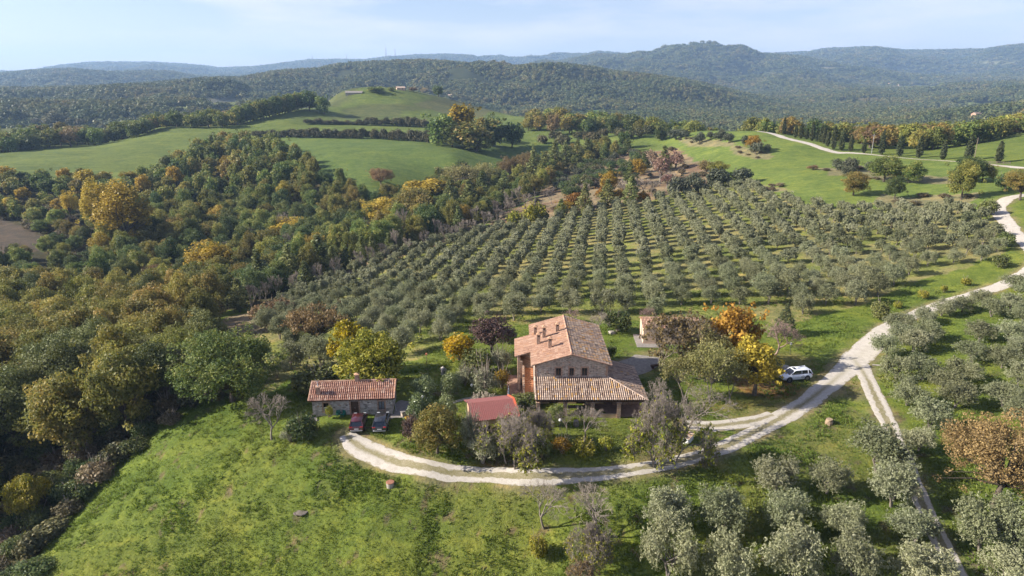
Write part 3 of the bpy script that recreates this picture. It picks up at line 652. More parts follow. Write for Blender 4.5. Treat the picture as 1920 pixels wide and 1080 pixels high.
def bush(kind, g, leaf, h=2., w=2.4, nc=26, rc=.45, per=330, ll=.2, lw=.12, lo=-.2, up=.25, twigs=0, inner=.6, zk=.48, whole=True, parts=True, shell=.5):
    c = clumps_ellipsoid(g, nc, w, h*1.0, h*zk, rc, lo-.3, inner, 1.0, .9)
    cr = leaves(g, c, per, ll, lw, shell=shell, up=up)
    tv, tf = [], []; off = 0
    for i in range(6+twigs):
        a = g.random()*6.28; k = g.random(); z = h*(.6 if i < 6 else .85+.45*g.random()); rr = w/2*(.75 if i < 6 else .9)*k
        v, f = tube_np([(0, 0, -.2), (math.cos(a)*rr*.4, math.sin(a)*rr*.4, z*.5), (math.cos(a)*rr, math.sin(a)*rr, z)], [.045, .035, .012], 4); tv.append(v); tf.append(f+off); off += len(v)
    return make_proto(kind, h, w, (np.concatenate(tv), np.concatenate(tf)), cr, TWIG, leaf, whole, parts)

LM = {}
LM['olive'] = leafmat("olive_leaves", [(0, (.050, .056, .026)), (.4, (.098, .104, .054)), (.75, (.135, .139, .080)), (1, (.170, .172, .112))], .015, .3, .32, .6, .1)
LM['oak'] = leafmat("oak_leaves", [(0, (.022, .034, .010)), (.4, (.05, .066, .016)), (.75, (.085, .09, .022)), (1, (.14, .115, .03))], .025, .5, .38)
LM['dark'] = leafmat("dark_oak_leaves", [(0, (.016, .030, .011)), (.5, (.040, .053, .016)), (1, (.08, .085, .025))], .02, .5, .38)
LM['turning'] = leafmat("turning_leaves", [(0, (.042, .046, .012)), (.35, (.074, .075, .018)), (.7, (.112, .098, .024)), (1, (.165, .125, .03))], .03, .45, .4)
LM['gold'] = leafmat("golden_leaves", [(0, (.15, .12, .018)), (.4, (.28, .205, .028)), (.75, (.39, .275, .038)), (1, (.47, .35, .06))], .01, .25, .35)
LM['pale'] = leafmat("pale_yellow_green_leaves", [(0, (.10, .095, .032)), (.5, (.175, .16, .058)), (1, (.26, .23, .095))], .02, .2, .35)
LM['lime'] = leafmat("yellow_green_leaves", [(0, (.055, .07, .010)), (.35, (.14, .15, .016)), (.7, (.27, .25, .03)), (1, (.40, .34, .07))], .015, .2, .35)
LM['bright'] = leafmat("bright_yellow_leaves", [(0, (.09, .08, .006)), (.4, (.22, .17, .008)), (.75, (.40, .27, .012)), (1, (.52, .33, .02))], .012, .15, .35)
LM['orange'] = leafmat("orange_leaves", [(0, (.12, .075, .012)), (.4, (.23, .14, .02)), (.75, (.32, .19, .028)), (1, (.38, .25, .04))], .02, .2, .35)
LM['brown'] = leafmat("russet_brown_leaves", [(0, (.06, .042, .018)), (.45, (.115, .08, .034)), (.8, (.155, .105, .044)), (1, (.20, .14, .056))], .02, .2, .3)
LM['purple'] = leafmat("purple_brown_leaves", [(0, (.03, .018, .016)), (.5, (.075, .048, .040)), (1, (.13, .085, .065))], .015, .2, .25)
LM['salmon'] = leafmat("salmon_red_leaves", [(0, (.12, .08, .055)), (.5, (.19, .12, .085)), (1, (.26, .175, .125))], .025, .25, .35)
LM['conifer'] = leafmat("conifer_needles", [(0, (.018, .024, .009)), (.5, (.038, .045, .017)), (1, (.065, .072, .03))], .015, .3, .15)
LM['laurel'] = leafmat("laurel_leaves", [(0, (.026, .036, .012)), (.45, (.066, .08, .028)), (1, (.135, .148, .065))], .015, .25, .2, .4, .4)
LM['broom'] = leafmat("grey_green_leaves", [(0, (.05, .058, .03)), (.5, (.12, .125, .07)), (1, (.22, .205, .13))], .015, .25, .2)
LM['scrub'] = leafmat("brown_scrub_leaves", [(0, (.035, .030, .016)), (.5, (.085, .068, .036)), (1, (.15, .115, .065))], .02, .35, .25)
LM['ivy'] = leafmat("ivy_leaves", [(0, (.032, .042, .012)), (.5, (.08, .088, .025)), (1, (.135, .14, .05))], .02, .3, .25)
LM['plume'] = leafmat("pampas_plumes", [(0, (.34, .29, .21)), (1, (.62, .56, .45))], .01, .1, .3)
LM['hedge'] = leafmat("hedge_leaves", [(0, (.02, .026, .011)), (.5, (.05, .05, .022)), (1, (.10, .085, .035))], .02, .35, .25)

protos('olive', 7, olive_tree, leaf=LM['olive'], per=330, ll=.20, lw=.075)
protos('olive_far', 4, olive_tree, leaf=LM['olive'], per=130, ll=.32, lw=.13, nc=30)
protos('olive_mass', 3, olive_tree, leaf=LM['olive'], per=64, ll=.48, lw=.21, nc=24, whole=True, parts=False)
for k_, lm in (('oak', 'oak'), ('dark_oak', 'dark'), ('turning', 'turning')):
    protos(k_, 4, round_tree, leaf=LM[lm], per=135, nc=64, rc=1.12, ll=.30, lw=.22, extra=10, ch=9.4, zc=5.2, lo=-.8)
    protos(k_+'_far', 2, round_tree, leaf=LM[lm], per=26, nc=38, rc=1.45, ll=.7, lw=.55, extra=6, whole=True, every=4, ch=9.6, zc=4.9, lo=-.9)
protos('near_oak', 2, round_tree, leaf=LM['oak'], h=8.5, w=13, nc=120, rc=1.05, per=230, ll=.22, lw=.16, trunk_h=.22, ch=7.6, zc=4.9, r0=.34, extra=16)
protos('near_turning', 3, round_tree, leaf=LM['turning'], h=10, w=10, nc=100, rc=.95, per=220, ll=.21, lw=.15, r0=.28, extra=14, ch=8.2)
protos('near_green', 2, round_tree, leaf=LM['ivy'], h=10, w=8, nc=84, rc=.9, per=230, ll=.2, lw=.14, r0=.24, extra=12, ch=8.4)
protos('poplar', 3, round_tree, leaf=LM['gold'], h=13, w=7, nc=66, rc=.9, per=140, ll=.3, lw=.22, trunk_h=.35, ch=11, flat=1.2, extra=8, every=3)
protos('bright_far', 1, round_tree, leaf=LM['bright'], h=12, w=8, nc=36, rc=1.35, per=26, ll=.7, lw=.55, trunk_h=.3, ch=10, flat=1.15, extra=6, whole=True, every=4)
protos('poplar_far', 2, round_tree, leaf=LM['gold'], h=12, w=8, nc=36, rc=1.35, per=20, ll=.85, lw=.65, trunk_h=.3, ch=10, flat=1.15, extra=4, whole=True, every=4)
LM['valley'] = leafmat('yellow_valley_leaves', [(0, (.10, .09, .016)), (.4, (.21, .165, .026)), (.75, (.31, .23, .036)), (1, (.40, .30, .06))], .012, .25, .35)
protos('valley_gold', 3, round_tree, leaf=LM['valley'], h=12, w=6.5, nc=60, rc=.9, per=140, ll=.3, lw=.22, trunk_h=.3, ch=10.4, flat=1.15, extra=10, every=3)
protos('pale_tree', 3, round_tree, leaf=LM['pale'], h=8, w=7, nc=70, rc=.75, per=95, ll=.22, lw=.14, trunk_h=.4, ch=6.2, shell=.25, forks=2, r0=.11, extra=14, bark=BARKG, inner=.35)
protos('walnut', 2, round_tree, leaf=LM['lime'], h=7.5, w=8, nc=75, rc=.85, per=200, ll=.27, lw=.18, ch=7, extra=12)
protos('maple', 2, round_tree, leaf=LM['bright'], h=7, w=5, nc=46, rc=.75, per=135, ll=.28, lw=.24, ch=6.3, extra=8)
protos('orange_tree', 2, round_tree, leaf=LM['orange'], h=7, w=6, nc=52, rc=.8, per=110, ll=.32, lw=.26, ch=6.0, extra=9)
protos('golden_tree', 2, round_tree, leaf=LM['gold'], h=7.5, w=6.5, nc=62, rc=.8, per=115, ll=.34, lw=.28, ch=7.0, extra=9)
protos('brown_tree', 2, round_tree, leaf=LM['brown'], h=9, w=10, nc=130, rc=.8, per=260, ll=.16, lw=.12, ch=8.2, extra=16, r0=.3)
protos('umbrella_oak', 1, round_tree, leaf=LM['brown'], h=5.2, w=12, nc=70, rc=.8, per=75, ll=.26, lw=.2, ch=3.0, zc=3.6, trunk_h=.28, lo=-.1, r0=.34, flat=.6, shell=.3, extra=12, every=1)
protos('purple_tree', 1, round_tree, leaf=LM['purple'], h=6, w=5.4, nc=60, rc=.7, per=135, ll=.24, lw=.18, ch=5.4, extra=8)
protos('salmon_tree', 2, round_tree, leaf=LM['salmon'], h=6, w=5, nc=40, rc=.7, per=45, ll=.4, lw=.3, ch=5, shell=.2, extra=6, bark=BARKG)
protos('brown_far', 2, round_tree, leaf=LM['brown'], h=7, w=6, nc=32, rc=.95, per=50, ll=.42, lw=.32, ch=6.6, zc=3.4, lo=-.9, extra=5, whole=True, every=3)
protos('ivy_spire', 3, spire_tree, leaf=LM['ivy'], h=9, w=3.4, n=60, rc=.62, per=110, ll=.34, lw=.26, jitter=.5, prof=lambda t: (.45+t*2 if t < .25 else 1)*(1-t**1.6)**.8)
protos('cypress', 3, spire_tree, leaf=LM['conifer'], h=7, w=1.5, n=80, rc=.36, per=260, prof=lambda t: min(1, .45+t*3)*(1-t**3.2)**.75, jitter=.15, base=.04, ll=.34, lw=.2)
protos('conifer', 1, spire_tree, leaf=LM['conifer'], h=7, w=4, n=90, rc=.5, per=160, ll=.3, lw=.14, prof=lambda t: (1-t)**.9, base=.1)
protos('bare_tree', 3, branch_tree, bark=TWIG, h=6, w=5.5, depth=6, nb=3, r0=.15)
protos('bare_fig', 2, branch_tree, bark=TWIG, h=5.5, w=7.5, trunk=.12, depth=7, nb=3, r0=.15, multi=4, spread=.8, leaf=LM['lime'], leaf_n=1000, ll=.2, lw=.15, twig=.011, lowleaf=True, droop=.06)
protos('bare_round', 2, branch_tree, bark=TWIGR, h=5.5, w=6.5, trunk=.18, depth=6, nb=3, r0=.17, spread=.7, twig=.015)
protos('bare_shoots', 2, branch_tree, bark=TWIG, h=4.5, w=3.5, trunk=.2, depth=5, nb=3, r0=.09, multi=4, spread=.4)
protos('half_bare', 2, branch_tree, bark=TWIG, h=7, w=7, trunk=.18, depth=6, nb=3, r0=.16, multi=3, leaf=LM['brown'], leaf_n=1100, ll=.22, lw=.17)
protos('bare_grey', 2, branch_tree, bark=TWIG, h=7, w=4, trunk=.3, depth=5, nb=3, r0=.12, spread=.45, twig=.03)
protos('laurel', 2, bush, leaf=LM['laurel'], h=2.6, w=2.6, nc=36, rc=.48, per=420, ll=.15, lw=.08)
protos('broom_bush', 2, bush, leaf=LM['broom'], h=2.4, w=2.8, nc=34, rc=.42, per=330, ll=.24, lw=.05, up=.8, twigs=26, shell=.2)
protos('scrub_bush', 2, bush, leaf=LM['scrub'], h=2.2, w=3.2, nc=28, rc=.6, per=150, ll=.26, lw=.16, twigs=14, shell=.25)
protos('green_bush', 2, bush, leaf=LM['ivy'], h=2.0, w=2.6, nc=28, rc=.5, per=260, ll=.2, lw=.13, twigs=6)
protos('yellow_bush', 2, bush, leaf=LM['lime'], h=2.0, w=2.6, nc=26, rc=.5, per=200, ll=.22, lw=.14, twigs=8)
protos('gold_bush', 2, bush, leaf=LM['bright'], h=2.4, w=2.6, nc=34, rc=.5, per=330, ll=.2, lw=.13)
protos('orange_bush', 2, bush, leaf=LM['orange'], h=2.0, w=2.2, nc=26, rc=.42, per=260, ll=.19, lw=.12, twigs=12, shell=.3)
protos('purple_bush', 1, bush, leaf=LM['purple'], h=2.6, w=2.2, nc=26, rc=.5, per=240, ll=.18, lw=.12, twigs=8)
protos('dark_bush', 2, bush, leaf=LM['dark'], h=2.2, w=3.0, nc=30, rc=.6, per=220, ll=.2, lw=.13, twigs=5)
protos('brown_bush', 1, bush, leaf=LM['brown'], h=2.2, w=2.6, nc=26, rc=.5, per=240, ll=.18, lw=.12, twigs=10)
protos('hedge_bush', 3, bush, leaf=LM['hedge'], h=3.4, w=4.6, nc=26, rc=.95, per=52, ll=.45, lw=.34, shell=.35)
LM['dusky'] = leafmat('dusky_olive_leaves', [(0, (.04, .048, .026)), (.5, (.085, .095, .055)), (1, (.15, .155, .10))], .015, .3, .2)
protos('olive_bush', 2, bush, leaf=LM['dusky'], h=2.6, w=3.4, nc=26, rc=.7, per=95, ll=.36, lw=.16, shell=.35)

PLACED = []
def plant(kind, x, y, h, w, name, label, cat, group=None, z=None, parts=True, rz=None, var=None):
    P = PROTO[kind]; p = P[random.randrange(len(P))] if var is None else P[var % len(P)]
    z = float(h_at(x, y)) if z is None else z
    rz = random.random()*6.283 if rz is None else rz
    sc = (w/p.w, w/p.w, h/p.h)
    if p.whole is not None and not parts:
        o = link(name, p.whole, None, (x, y, z), rz); o.scale = sc; return tag(o, label, cat, group)
    r = empty(name, (x, y, z-.05), rz); r.scale = sc; tag(r, label, cat, group)
    for nm, me in p.parts: link(nm, me, r)
    return r
def plant_px(kind, px, py, hpx, wpx, name, label, cat, group=None, parts=True, rz=None, var=None):
    """size given as it shows in the photo; the foot stands on the terrain"""
    x, y, z = cast(px, py); Z = depth(x, y, z)
    v = abs((540-(py-hpx/2))/FPX); ang = PITCH+math.atan2((py-hpx/2)-540, FPX)
    w = wpx*Z/FPX; h = max(.4, (hpx*Z/FPX-w*.5*abs(math.sin(ang))*.7)/max(.3, math.cos(ang)))
    return plant(kind, x, y, h, w, name, label, cat, group, None, parts, rz, var)

#@@B0
# ------------------------------------------------------------------ building materials
def stonemat(name, cols, mortar, sx=.34, sz=.17):
    m, nt, b, o = newmat(name)
    P = nd(nt, 'ShaderNodeTexCoord').outputs['Object']; sep = nd(nt, 'ShaderNodeSeparateXYZ'); nt.links.new(P, sep.inputs[0])
    cmb = nd(nt, 'ShaderNodeCombineXYZ'); nt.links.new(math_n(nt, 'MULTIPLY', math_n(nt, 'ADD', sep.outputs[0], sep.outputs[1]), 1/sx), cmb.inputs[0]); nt.links.new(math_n(nt, 'MULTIPLY', sep.outputs[2], 1/sz), cmb.inputs[1])
    vo = nd(nt, 'ShaderNodeTexVoronoi'); vo.inputs['Scale'].default_value = 1; vo.inputs['Randomness'].default_value = .8; nt.links.new(cmb.outputs[0], vo.inputs['Vector'])
    ve = nd(nt, 'ShaderNodeTexVoronoi'); ve.feature = 'DISTANCE_TO_EDGE'; ve.inputs['Scale'].default_value = 1; ve.inputs['Randomness'].default_value = .8; nt.links.new(cmb.outputs[0], ve.inputs['Vector'])
    sc = nd(nt, 'ShaderNodeSeparateColor'); nt.links.new(vo.outputs['Color'], sc.inputs[0])
    r = ramp(nt, cols); nt.links.new(sc.outputs[0], r.inputs[0])
    n1 = noise_n(nt, P, 6, 5, .7); k = ramp(nt, [(.3, (.7, .7, .7)), (.7, (1.25, 1.22, 1.18))]); nt.links.new(n1, k.inputs[0])
    c = mixc(nt, 1, r.outputs[0], k.outputs[0], 'MULTIPLY')
    n2 = noise_n(nt, P, .7, 4); k2 = ramp(nt, [(.35, (.8, .8, .8)), (.65, (1.1, 1.08, 1.05))]); nt.links.new(n2, k2.inputs[0]); c = mixc(nt, 1, c, k2.outputs[0], 'MULTIPLY')
    e = nd(nt, 'ShaderNodeMapRange'); e.inputs[1].default_value = .03; e.inputs[2].default_value = .12; nt.links.new(ve.outputs['Distance'], e.inputs[0])
    nt.links.new(mixc(nt, e.outputs[0], mortar, c), b.inputs['Base Color']); b.inputs['Roughness'].default_value = .9; bump_n(nt, b, e.outputs[0], .6, .03)
    return m
STONE = stonemat("rubble_stone", [(0, (.18, .155, .13)), (.3, (.33, .28, .23)), (.6, (.45, .385, .31)), (.85, (.52, .46, .39)), (1, (.38, .23, .16))], (.36, .32, .27))
STONEL = stonemat("pale_rubble_stone", [(0, (.15, .14, .125)), (.3, (.33, .30, .265)), (.6, (.47, .44, .39)), (.85, (.58, .55, .49)), (1, (.36, .25, .19))], (.33, .31, .28), .38, .19)
BRICK = stonemat("brickwork", [(0, (.24, .125, .075)), (.5, (.36, .20, .125)), (1, (.45, .28, .18))], (.38, .31, .25), .25, .075)
OCHRE = plain("ochre_plaster", (.50, .35, .22), .9, var=.14, scale=1.2)
PINK = plain("pinkish_plaster", (.52, .38, .28), .9, var=.12, scale=1.0)
WOODD = plain("dark_wood", (.075, .042, .025), .7, var=.3, scale=6)
WOODG = plain("weathered_wood", (.20, .16, .12), .85, var=.25, scale=6)
GLASS = plain("window_glass", (.02, .024, .03), .08, spec=.6, var=.1)
CURT = plain("curtained_glass", (.16, .18, .19), .15, spec=.6, var=.35, scale=7)
WHITE = plain("white_paint", (.74, .73, .70), .5, var=.05)
GREYST = plain("grey_paving", (.21, .19, .17), .9, var=.2, scale=2.2)
TERRP = plain("terracotta_paving", (.30, .19, .135), .9, var=.22, scale=2.5)
TERRA = plain("terracotta", (.42, .17, .09), .8, var=.15)
REDROOF = plain("red_roof_sheet", (.23, .085, .075), .85, var=.2, scale=9)
ORTRIM = plain("orange_red_trim", (.55, .115, .05), .6, var=.1)
IRON = plain("dark_iron", (.06, .06, .065), .5, metal=.4, var=.2)
GALV = plain("galvanised_metal", (.42, .43, .45), .45, metal=.5, var=.15)
RUST = plain("rusty_metal", (.26, .12, .075), .8, var=.25, scale=5)
GREENP = plain("green_plastic", (.02, .14, .10), .5, var=.1)
OLDW = plain("weathered_concrete", (.30, .275, .23), .9, var=.3, scale=3)
def tilemat(name, stops, lichen):
    m, nt, b, o = newmat(name)
    P = nd(nt, 'ShaderNodeTexCoord').outputs['Object']; at = nd(nt, 'ShaderNodeAttribute'); at.attribute_name = 'var'
    r = ramp(nt, stops); nt.links.new(at.outputs['Fac'], r.inputs[0])
    n1 = noise_n(nt, P, 5, 5, .7); k = ramp(nt, [(.3, (.72, .72, .72)), (.7, (1.2, 1.18, 1.15))]); nt.links.new(n1, k.inputs[0]); c = mixc(nt, 1, r.outputs[0], k.outputs[0], 'MULTIPLY')
    n2 = noise_n(nt, P, .45, 5, .7); l = nd(nt, 'ShaderNodeMapRange'); l.inputs[1].default_value = .58; l.inputs[2].default_value = .75; l.inputs[4].default_value = lichen; nt.links.new(n2, l.inputs[0])
    nt.links.new(mixc(nt, l.outputs[0], c, (.50, .22, .045)), b.inputs['Base Color']); b.inputs['Roughness'].default_value = .88; bump_n(nt, b, n1, .3, .02)
    return m
TILE = tilemat("old_roof_tiles", [(0, (.13, .09, .07)), (.3, (.28, .20, .155)), (.65, (.38, .29, .23)), (.88, (.47, .375, .305)), (1, (.42, .26, .11))], .35)
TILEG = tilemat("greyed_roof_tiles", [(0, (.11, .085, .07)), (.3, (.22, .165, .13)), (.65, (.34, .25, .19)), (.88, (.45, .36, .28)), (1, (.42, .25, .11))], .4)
TILEO = tilemat("orange_roof_tiles", [(0, (.24, .14, .095)), (.35, (.345, .205, .14)), (.7, (.43, .27, .19)), (.9, (.50, .35, .255)), (1, (.40, .22, .12))], .7)

def tiles(mb, O, E, U, Ls, t0, t1, pitch=.23, row=.42, rad=.085, lo=0.0, seed=1, spread=1.0):
    """old barrel tiles: rows of covers over channels; O eave corner, E along the eave, U up the slope; t0/t1 give each column's reach"""
    g = np.random.default_rng(seed); E = np.array(E, float); U = np.array(U, float); N = np.cross(E, U); N = N if N[2] > 0 else -N; O = np.array(O, float)
    n = int(Ls/pitch)
    for i in range(n+1):
        s = min(Ls, (i+.5)*Ls/(n+1)); a, b = t0(s), t1(s)
        if b-a < .12: continue
        colv = g.random()*.35; k = max(1, int(round((b-a)/row))); hw = Ls/(n+1)/2
        for j in range(k):
            u0 = a+(b-a)*j/k; u1 = a+(b-a)*(j+1)/k+.02
            v = float(np.clip(.5+((g.random()-.5)*.62+colv-.1)*spread, 0, 1)); p = O+E*(s+(g.random()-.5)*.02)
            r0, r1 = rad*1.06, rad*.92; vs = []
            for uu, rr, lift in ((u0, r0, .035), (u1, r1, .0)):
                for an in (0, .25, .5, .75, 1): vs.append(p+U*uu+E*(-math.cos(an*math.pi)*rr)+N*(math.sin(an*math.pi)*rr*.95+lift))
            mb.add(vs, [(q, q+1, q+6, q+5) for q in range(4)]+[(0, 1, 2, 3, 4)], 0, v)
            p2 = O+E*(s+hw); vv = float(np.clip(.05+.25*(v-.5), 0, .2))
            vs = [p2+U*u0-E*hw*.9+N*.035, p2+U*u0-N*.01, p2+U*u0+E*hw*.9+N*.035, p2+U*u1-E*hw*.9+N*.0, p2+U*u1-N*.04, p2+U*u1+E*hw*.9+N*0]
            mb.add(vs, [(0, 1, 4, 3), (1, 2, 5, 4)], 0, vv)
def ridge(mb, a, b, r=.11, step=.4, seed=3):
    g = np.random.default_rng(seed); a = np.array(a, float); b = np.array(b, float); L = np.linalg.norm(b-a); d = (b-a)/L; n = int(L/step)
    side = np.cross(d, [0, 0, 1]); side /= np.linalg.norm(side); up = np.cross(side, d)
    for i in range(n):
        vs = []
        for t, rr in ((i*L/n, r*1.08), ((i+1)*L/n+.03, r*.95)):
            for an in (0, .25, .5, .75, 1): vs.append(a+d*t+side*(-math.cos(an*math.pi)*rr)+up*(math.sin(an*math.pi)*rr-.03))
        mb.add(vs, [(q, q+1, q+6, q+5) for q in range(4)]+[(4, 3, 2, 1, 0)], 0, .3+.6*g.random())
def wall(mb, p, d, W, H, th, holes=(), mi=0, z0=-.8):
    """upright wall from p along d (2-D), outer side to the right of d, with real openings (x0,z0,x1,z1)"""
    d = np.array(d, float)/np.linalg.norm(d); nrm = np.array([d[1], -d[0]]); p = np.array(p, float)
    xs = sorted({0, W, *[h[0] for h in holes], *[h[2] for h in holes]}); zs = sorted({z0, H, *[h[1] for h in holes], *[h[3] for h in holes]})
    solid = lambda i, j: 0 <= i < len(xs)-1 and 0 <= j < len(zs)-1 and not any(h[0] <= (xs[i]+xs[i+1])/2 <= h[2] and h[1] <= (zs[j]+zs[j+1])/2 <= h[3] for h in holes)
    P3 = lambda x, z, t: (p[0]+d[0]*x-nrm[0]*t, p[1]+d[1]*x-nrm[1]*t, z)
    for i in range(len(xs)-1):
        for j in range(len(zs)-1):
            if not solid(i, j): continue
            x0, x1, a, b = xs[i], xs[i+1], zs[j], zs[j+1]
            mb.add([P3(x0, a, 0), P3(x1, a, 0), P3(x1, b, 0), P3(x0, b, 0)], [(0, 1, 2, 3)], mi); mb.add([P3(x0, a, th), P3(x1, a, th), P3(x1, b, th), P3(x0, b, th)], [(3, 2, 1, 0)], mi)
            for (ii, jj, q) in ((i-1, j, ((x0, a), (x0, b))), (i+1, j, ((x1, b), (x1, a))), (i, j-1, ((x1, a), (x0, a))), (i, j+1, ((x0, b), (x1, b)))):
                if not solid(ii, jj): mb.add([P3(*q[0], 0), P3(*q[1], 0), P3(*q[1], th), P3(*q[0], th)], [(0, 1, 2, 3)], mi)
def window(parent, x0, z0, x1, z1, y, frame=WOODD, pane=GLASS, surround=None, bars=1, label=None):
    """a window in a wall that faces -y: pane, frame round it, brick surround"""
    m = MB(); m.box(x0, y+.14, z0, x1, y+.16, z1); w = m.build("window", pane, parent)
    f = MB(); t = .06
    f.box(x0, y+.08, z0, x0+t, y+.138, z1); f.box(x1-t, y+.08, z0, x1, y+.138, z1); f.box(x0+t, y+.08, z0, x1-t, y+.138, z0+t); f.box(x0+t, y+.08, z1-t, x1-t, y+.138, z1)
    if bars: f.box((x0+x1)/2-t/2, y+.085, z0+t, (x0+x1)/2+t/2, y+.136, z1-t)
    f.build("window_frame", frame, w)
    if surround:
        s = MB(); b = .16
        s.box(x0-b, y-.02, z0-.1, x0-.002, y+.12, z1+.22); s.box(x1+.002, y-.02, z0-.1, x1+b, y+.12, z1+.22); s.box(x0-.002, y-.022, z1+.002, x1+.002, y+.12, z1+.22)
        s.build("window_surround", surround, w); l = MB(); l.box(x0-b-.03, y-.06, z0-.16, x1+b+.03, y+.1, z0-.102); l.build("sill", surround, w)
    return w
def chimney(parent, x, y, z, w, h, name="chimney", cap=True, mat=BRICK):
    m = MB(); m.box(x-w/2, y-w/2, z-.5, x+w/2, y+w/2, z+h*.68, 0)
    c = w/2-.06
    for sx in (-1, 1):
        for sy in (-1, 1): m.box(x+sx*c-.06, y+sy*c-.06, z+h*.68, x+sx*c+.06, y+sy*c+.06, z+h*.84, 0)
    e = w/2+.07; m.box(x-e, y-e, z+h*.84, x+e, y+e, z+h*.89, 1, .6)
    if cap: m.add([(x-e, y-e, z+h*.89), (x+e, y-e, z+h*.89), (x+e, y+e, z+h*.89), (x-e, y+e, z+h*.89), (x, y, z+h*1.08)], [(0, 1, 4), (1, 2, 4), (2, 3, 4), (3, 0, 4)], 1, .97)
    m.box(x-.09, y-.09, z+h*.66, x+.09, y+.09, z+h*.8, 2)
    return m.build(name, [mat, TILEO, IRON], parent)
def on_plane(px, py, a, b, x0):
    """the point seen at (px,py) on the plane z = a+b*(x-x0)"""
    u, dy, dz = pray(px, py); t = (CAM_H-a+b*x0)/(b*u-dz); return u*t, dy*t, CAM_H+t*dz

# ------------------------------------------------------------------ the farmhouse
FX, FY = 2.9, 80.0
fh = empty("farmhouse", (FX, FY, 0)); tag(fh, "two storey stone farmhouse with tiled roof, outside stairs and a long porch", "farmhouse")
Wd, Ln, EV, RG, RX = 9.3, 14.0, 5.62, 6.98, 4.6
m = MB(); HW = [(2.67, 4.0, 3.35, 5.06), (4.4, 4.02, 4.98, 5.06), (5.98, 4.0, 6.7, 5.08)]; GH = [(1.9, 0, 3.1, 2.2), (5.4, 0, 6.6, 2.2)]
wall(m, (0, 0), (1, 0), Wd, EV, .5, HW+GH); m.add([(0, 0, EV), (Wd, 0, EV), (RX, 0, RG), (0, .5, EV), (Wd, .5, EV), (RX, .5, RG)], [(0, 1, 2), (5, 4, 3)])
wall(m, (Wd, .5), (0, 1), Ln-1, EV, .5, [(3, 3.9, 3.7, 5), (7.5, 3.9, 8.2, 5)]); wall(m, (0, Ln-.5), (0, -1), Ln-1, EV, .5, [(3.2, 2.9, 4.2, 5)])
wall(m, (Wd, Ln), (-1, 0), Wd, EV, .5); m.add([(0, Ln, EV), (Wd, Ln, EV), (RX, Ln, RG), (0, Ln-.5, EV), (Wd, Ln-.5, EV), (RX, Ln-.5, RG)], [(2, 1, 0), (3, 4, 5)])
m.build("wall", STONE, fh)
for k, (xa, xb) in enumerate(((-.02, .35), (Wd-.35, Wd+.02))):     # brick quoins
    m = MB()
    for z in np.arange(-.3, EV-.2, .44):
        a = .1*((int(z/.44)+k) % 2); m.box(xa if k == 0 else xa+a, -.02, z, xb-a if k == 0 else xb, .3, z+.4)
    m.build("quoin_bricks", BRICK, fh)
for h in HW: window(fh, *h, 0, WOODD, GLASS, BRICK, 1)
m = MB(); m.box(.36, -.03, 0, 1.88, -.004, 3.3); m.box(3.12, -.03, 0, 5.38, -.004, 3.3); m.box(6.62, -.03, 0, 8.93, -.004, 3.3); m.box(1.88, -.03, 2.22, 3.12, -.004, 3.3); m.box(5.38, -.03, 2.22, 6.62, -.004, 3.3); m.build("porch_wall", OCHRE, fh)
for x0, x1 in ((1.9, 3.1), (5.4, 6.6)):
    m = MB(); m.box(x0, .2, 0, (x0+x1)/2-.01, .26, 2.2); m.box((x0+x1)/2+.01, .2, 0, x1, .26, 2.2); d_ = m.build("door", WOODD, fh); m = MB(); m.tube([((x0+x1)/2+.06, .16, 1.0), ((x0+x1)/2+.06, .16, 1.12)], .02, 6); m.build("handle", IRON, d_)
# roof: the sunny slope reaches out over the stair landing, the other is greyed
sl_ = (RG-EV)/RX; th_ = math.atan(sl_); cU, sU = math.cos(th_), math.sin(th_); zr = RG+.16
rf = MB(); y0r, y1r = -.5, Ln+.35; Lr = y1r-y0r; full = (RX+.45)/cU; ext = 2.1/cU
t0f = lambda s: -ext if 3.9 < s+y0r < 10.3 else 0
O = (-.45, y0r, zr-sl_*(RX+.45)); tiles(rf, O, (0, 1, 0), (cU, 0, sU), Lr, t0f, lambda s: full, seed=5)
roofo = rf.build("roof", TILEO, fh)
rf = MB(); fullR = (Wd-RX+.45)/cU; slR = (RG-EV)/(Wd-RX); thR = math.atan(slR)
tiles(rf, (Wd+.45, y0r, zr-slR*(Wd-RX+.45)), (0, 1, 0), (-math.cos(thR), 0, math.sin(thR)), Lr, lambda s: 0, lambda s: fullR, seed=6, pitch=.27, rad=.095, spread=1.5)
rfr = rf.build("roof_slope", TILEG, fh)
m = MB(); ridge(m, (RX, y0r-.02, zr+.05), (RX, y1r+.02, zr+.05), .13)
ridge(m, (-.45, y0r+.02, O[2]+.05), (RX, y0r+.02, zr+.03), .09); ridge(m, (Wd+.45, y0r+.02, O[2]+.05), (RX, y0r+.02, zr+.03), .09, seed=8); m.build("ridge_tiles", TILEO, roofo)
m = MB()                                                            # boards under the tiles
def slab(mb, a, b, c, d, t, mi=0):
    vs = [np.array(q, float) for q in (a, b, c, d)]; mb.add([tuple(q) for q in vs]+[tuple(q-np.array([0, 0, t])) for q in vs], [(0, 1, 2, 3), (7, 6, 5, 4), (0, 4, 5, 1), (1, 5, 6, 2), (2, 6, 7, 3), (3, 7, 4, 0)], mi)
zl = lambda x: zr-.06-sl_*(RX-x)
slab(m, (-.42, y0r+.03, zl(-.42)), (RX, y0r+.03, zl(RX)), (RX, y1r-.03, zl(RX)), (-.42, y1r-.03, zl(-.42)), .1)
slab(m, (-2.5, 3.93, zl(-2.5)), (-.43, 3.93, zl(-.43)), (-.43, 9.77, zl(-.43)), (-2.5, 9.77, zl(-2.5)), .1)
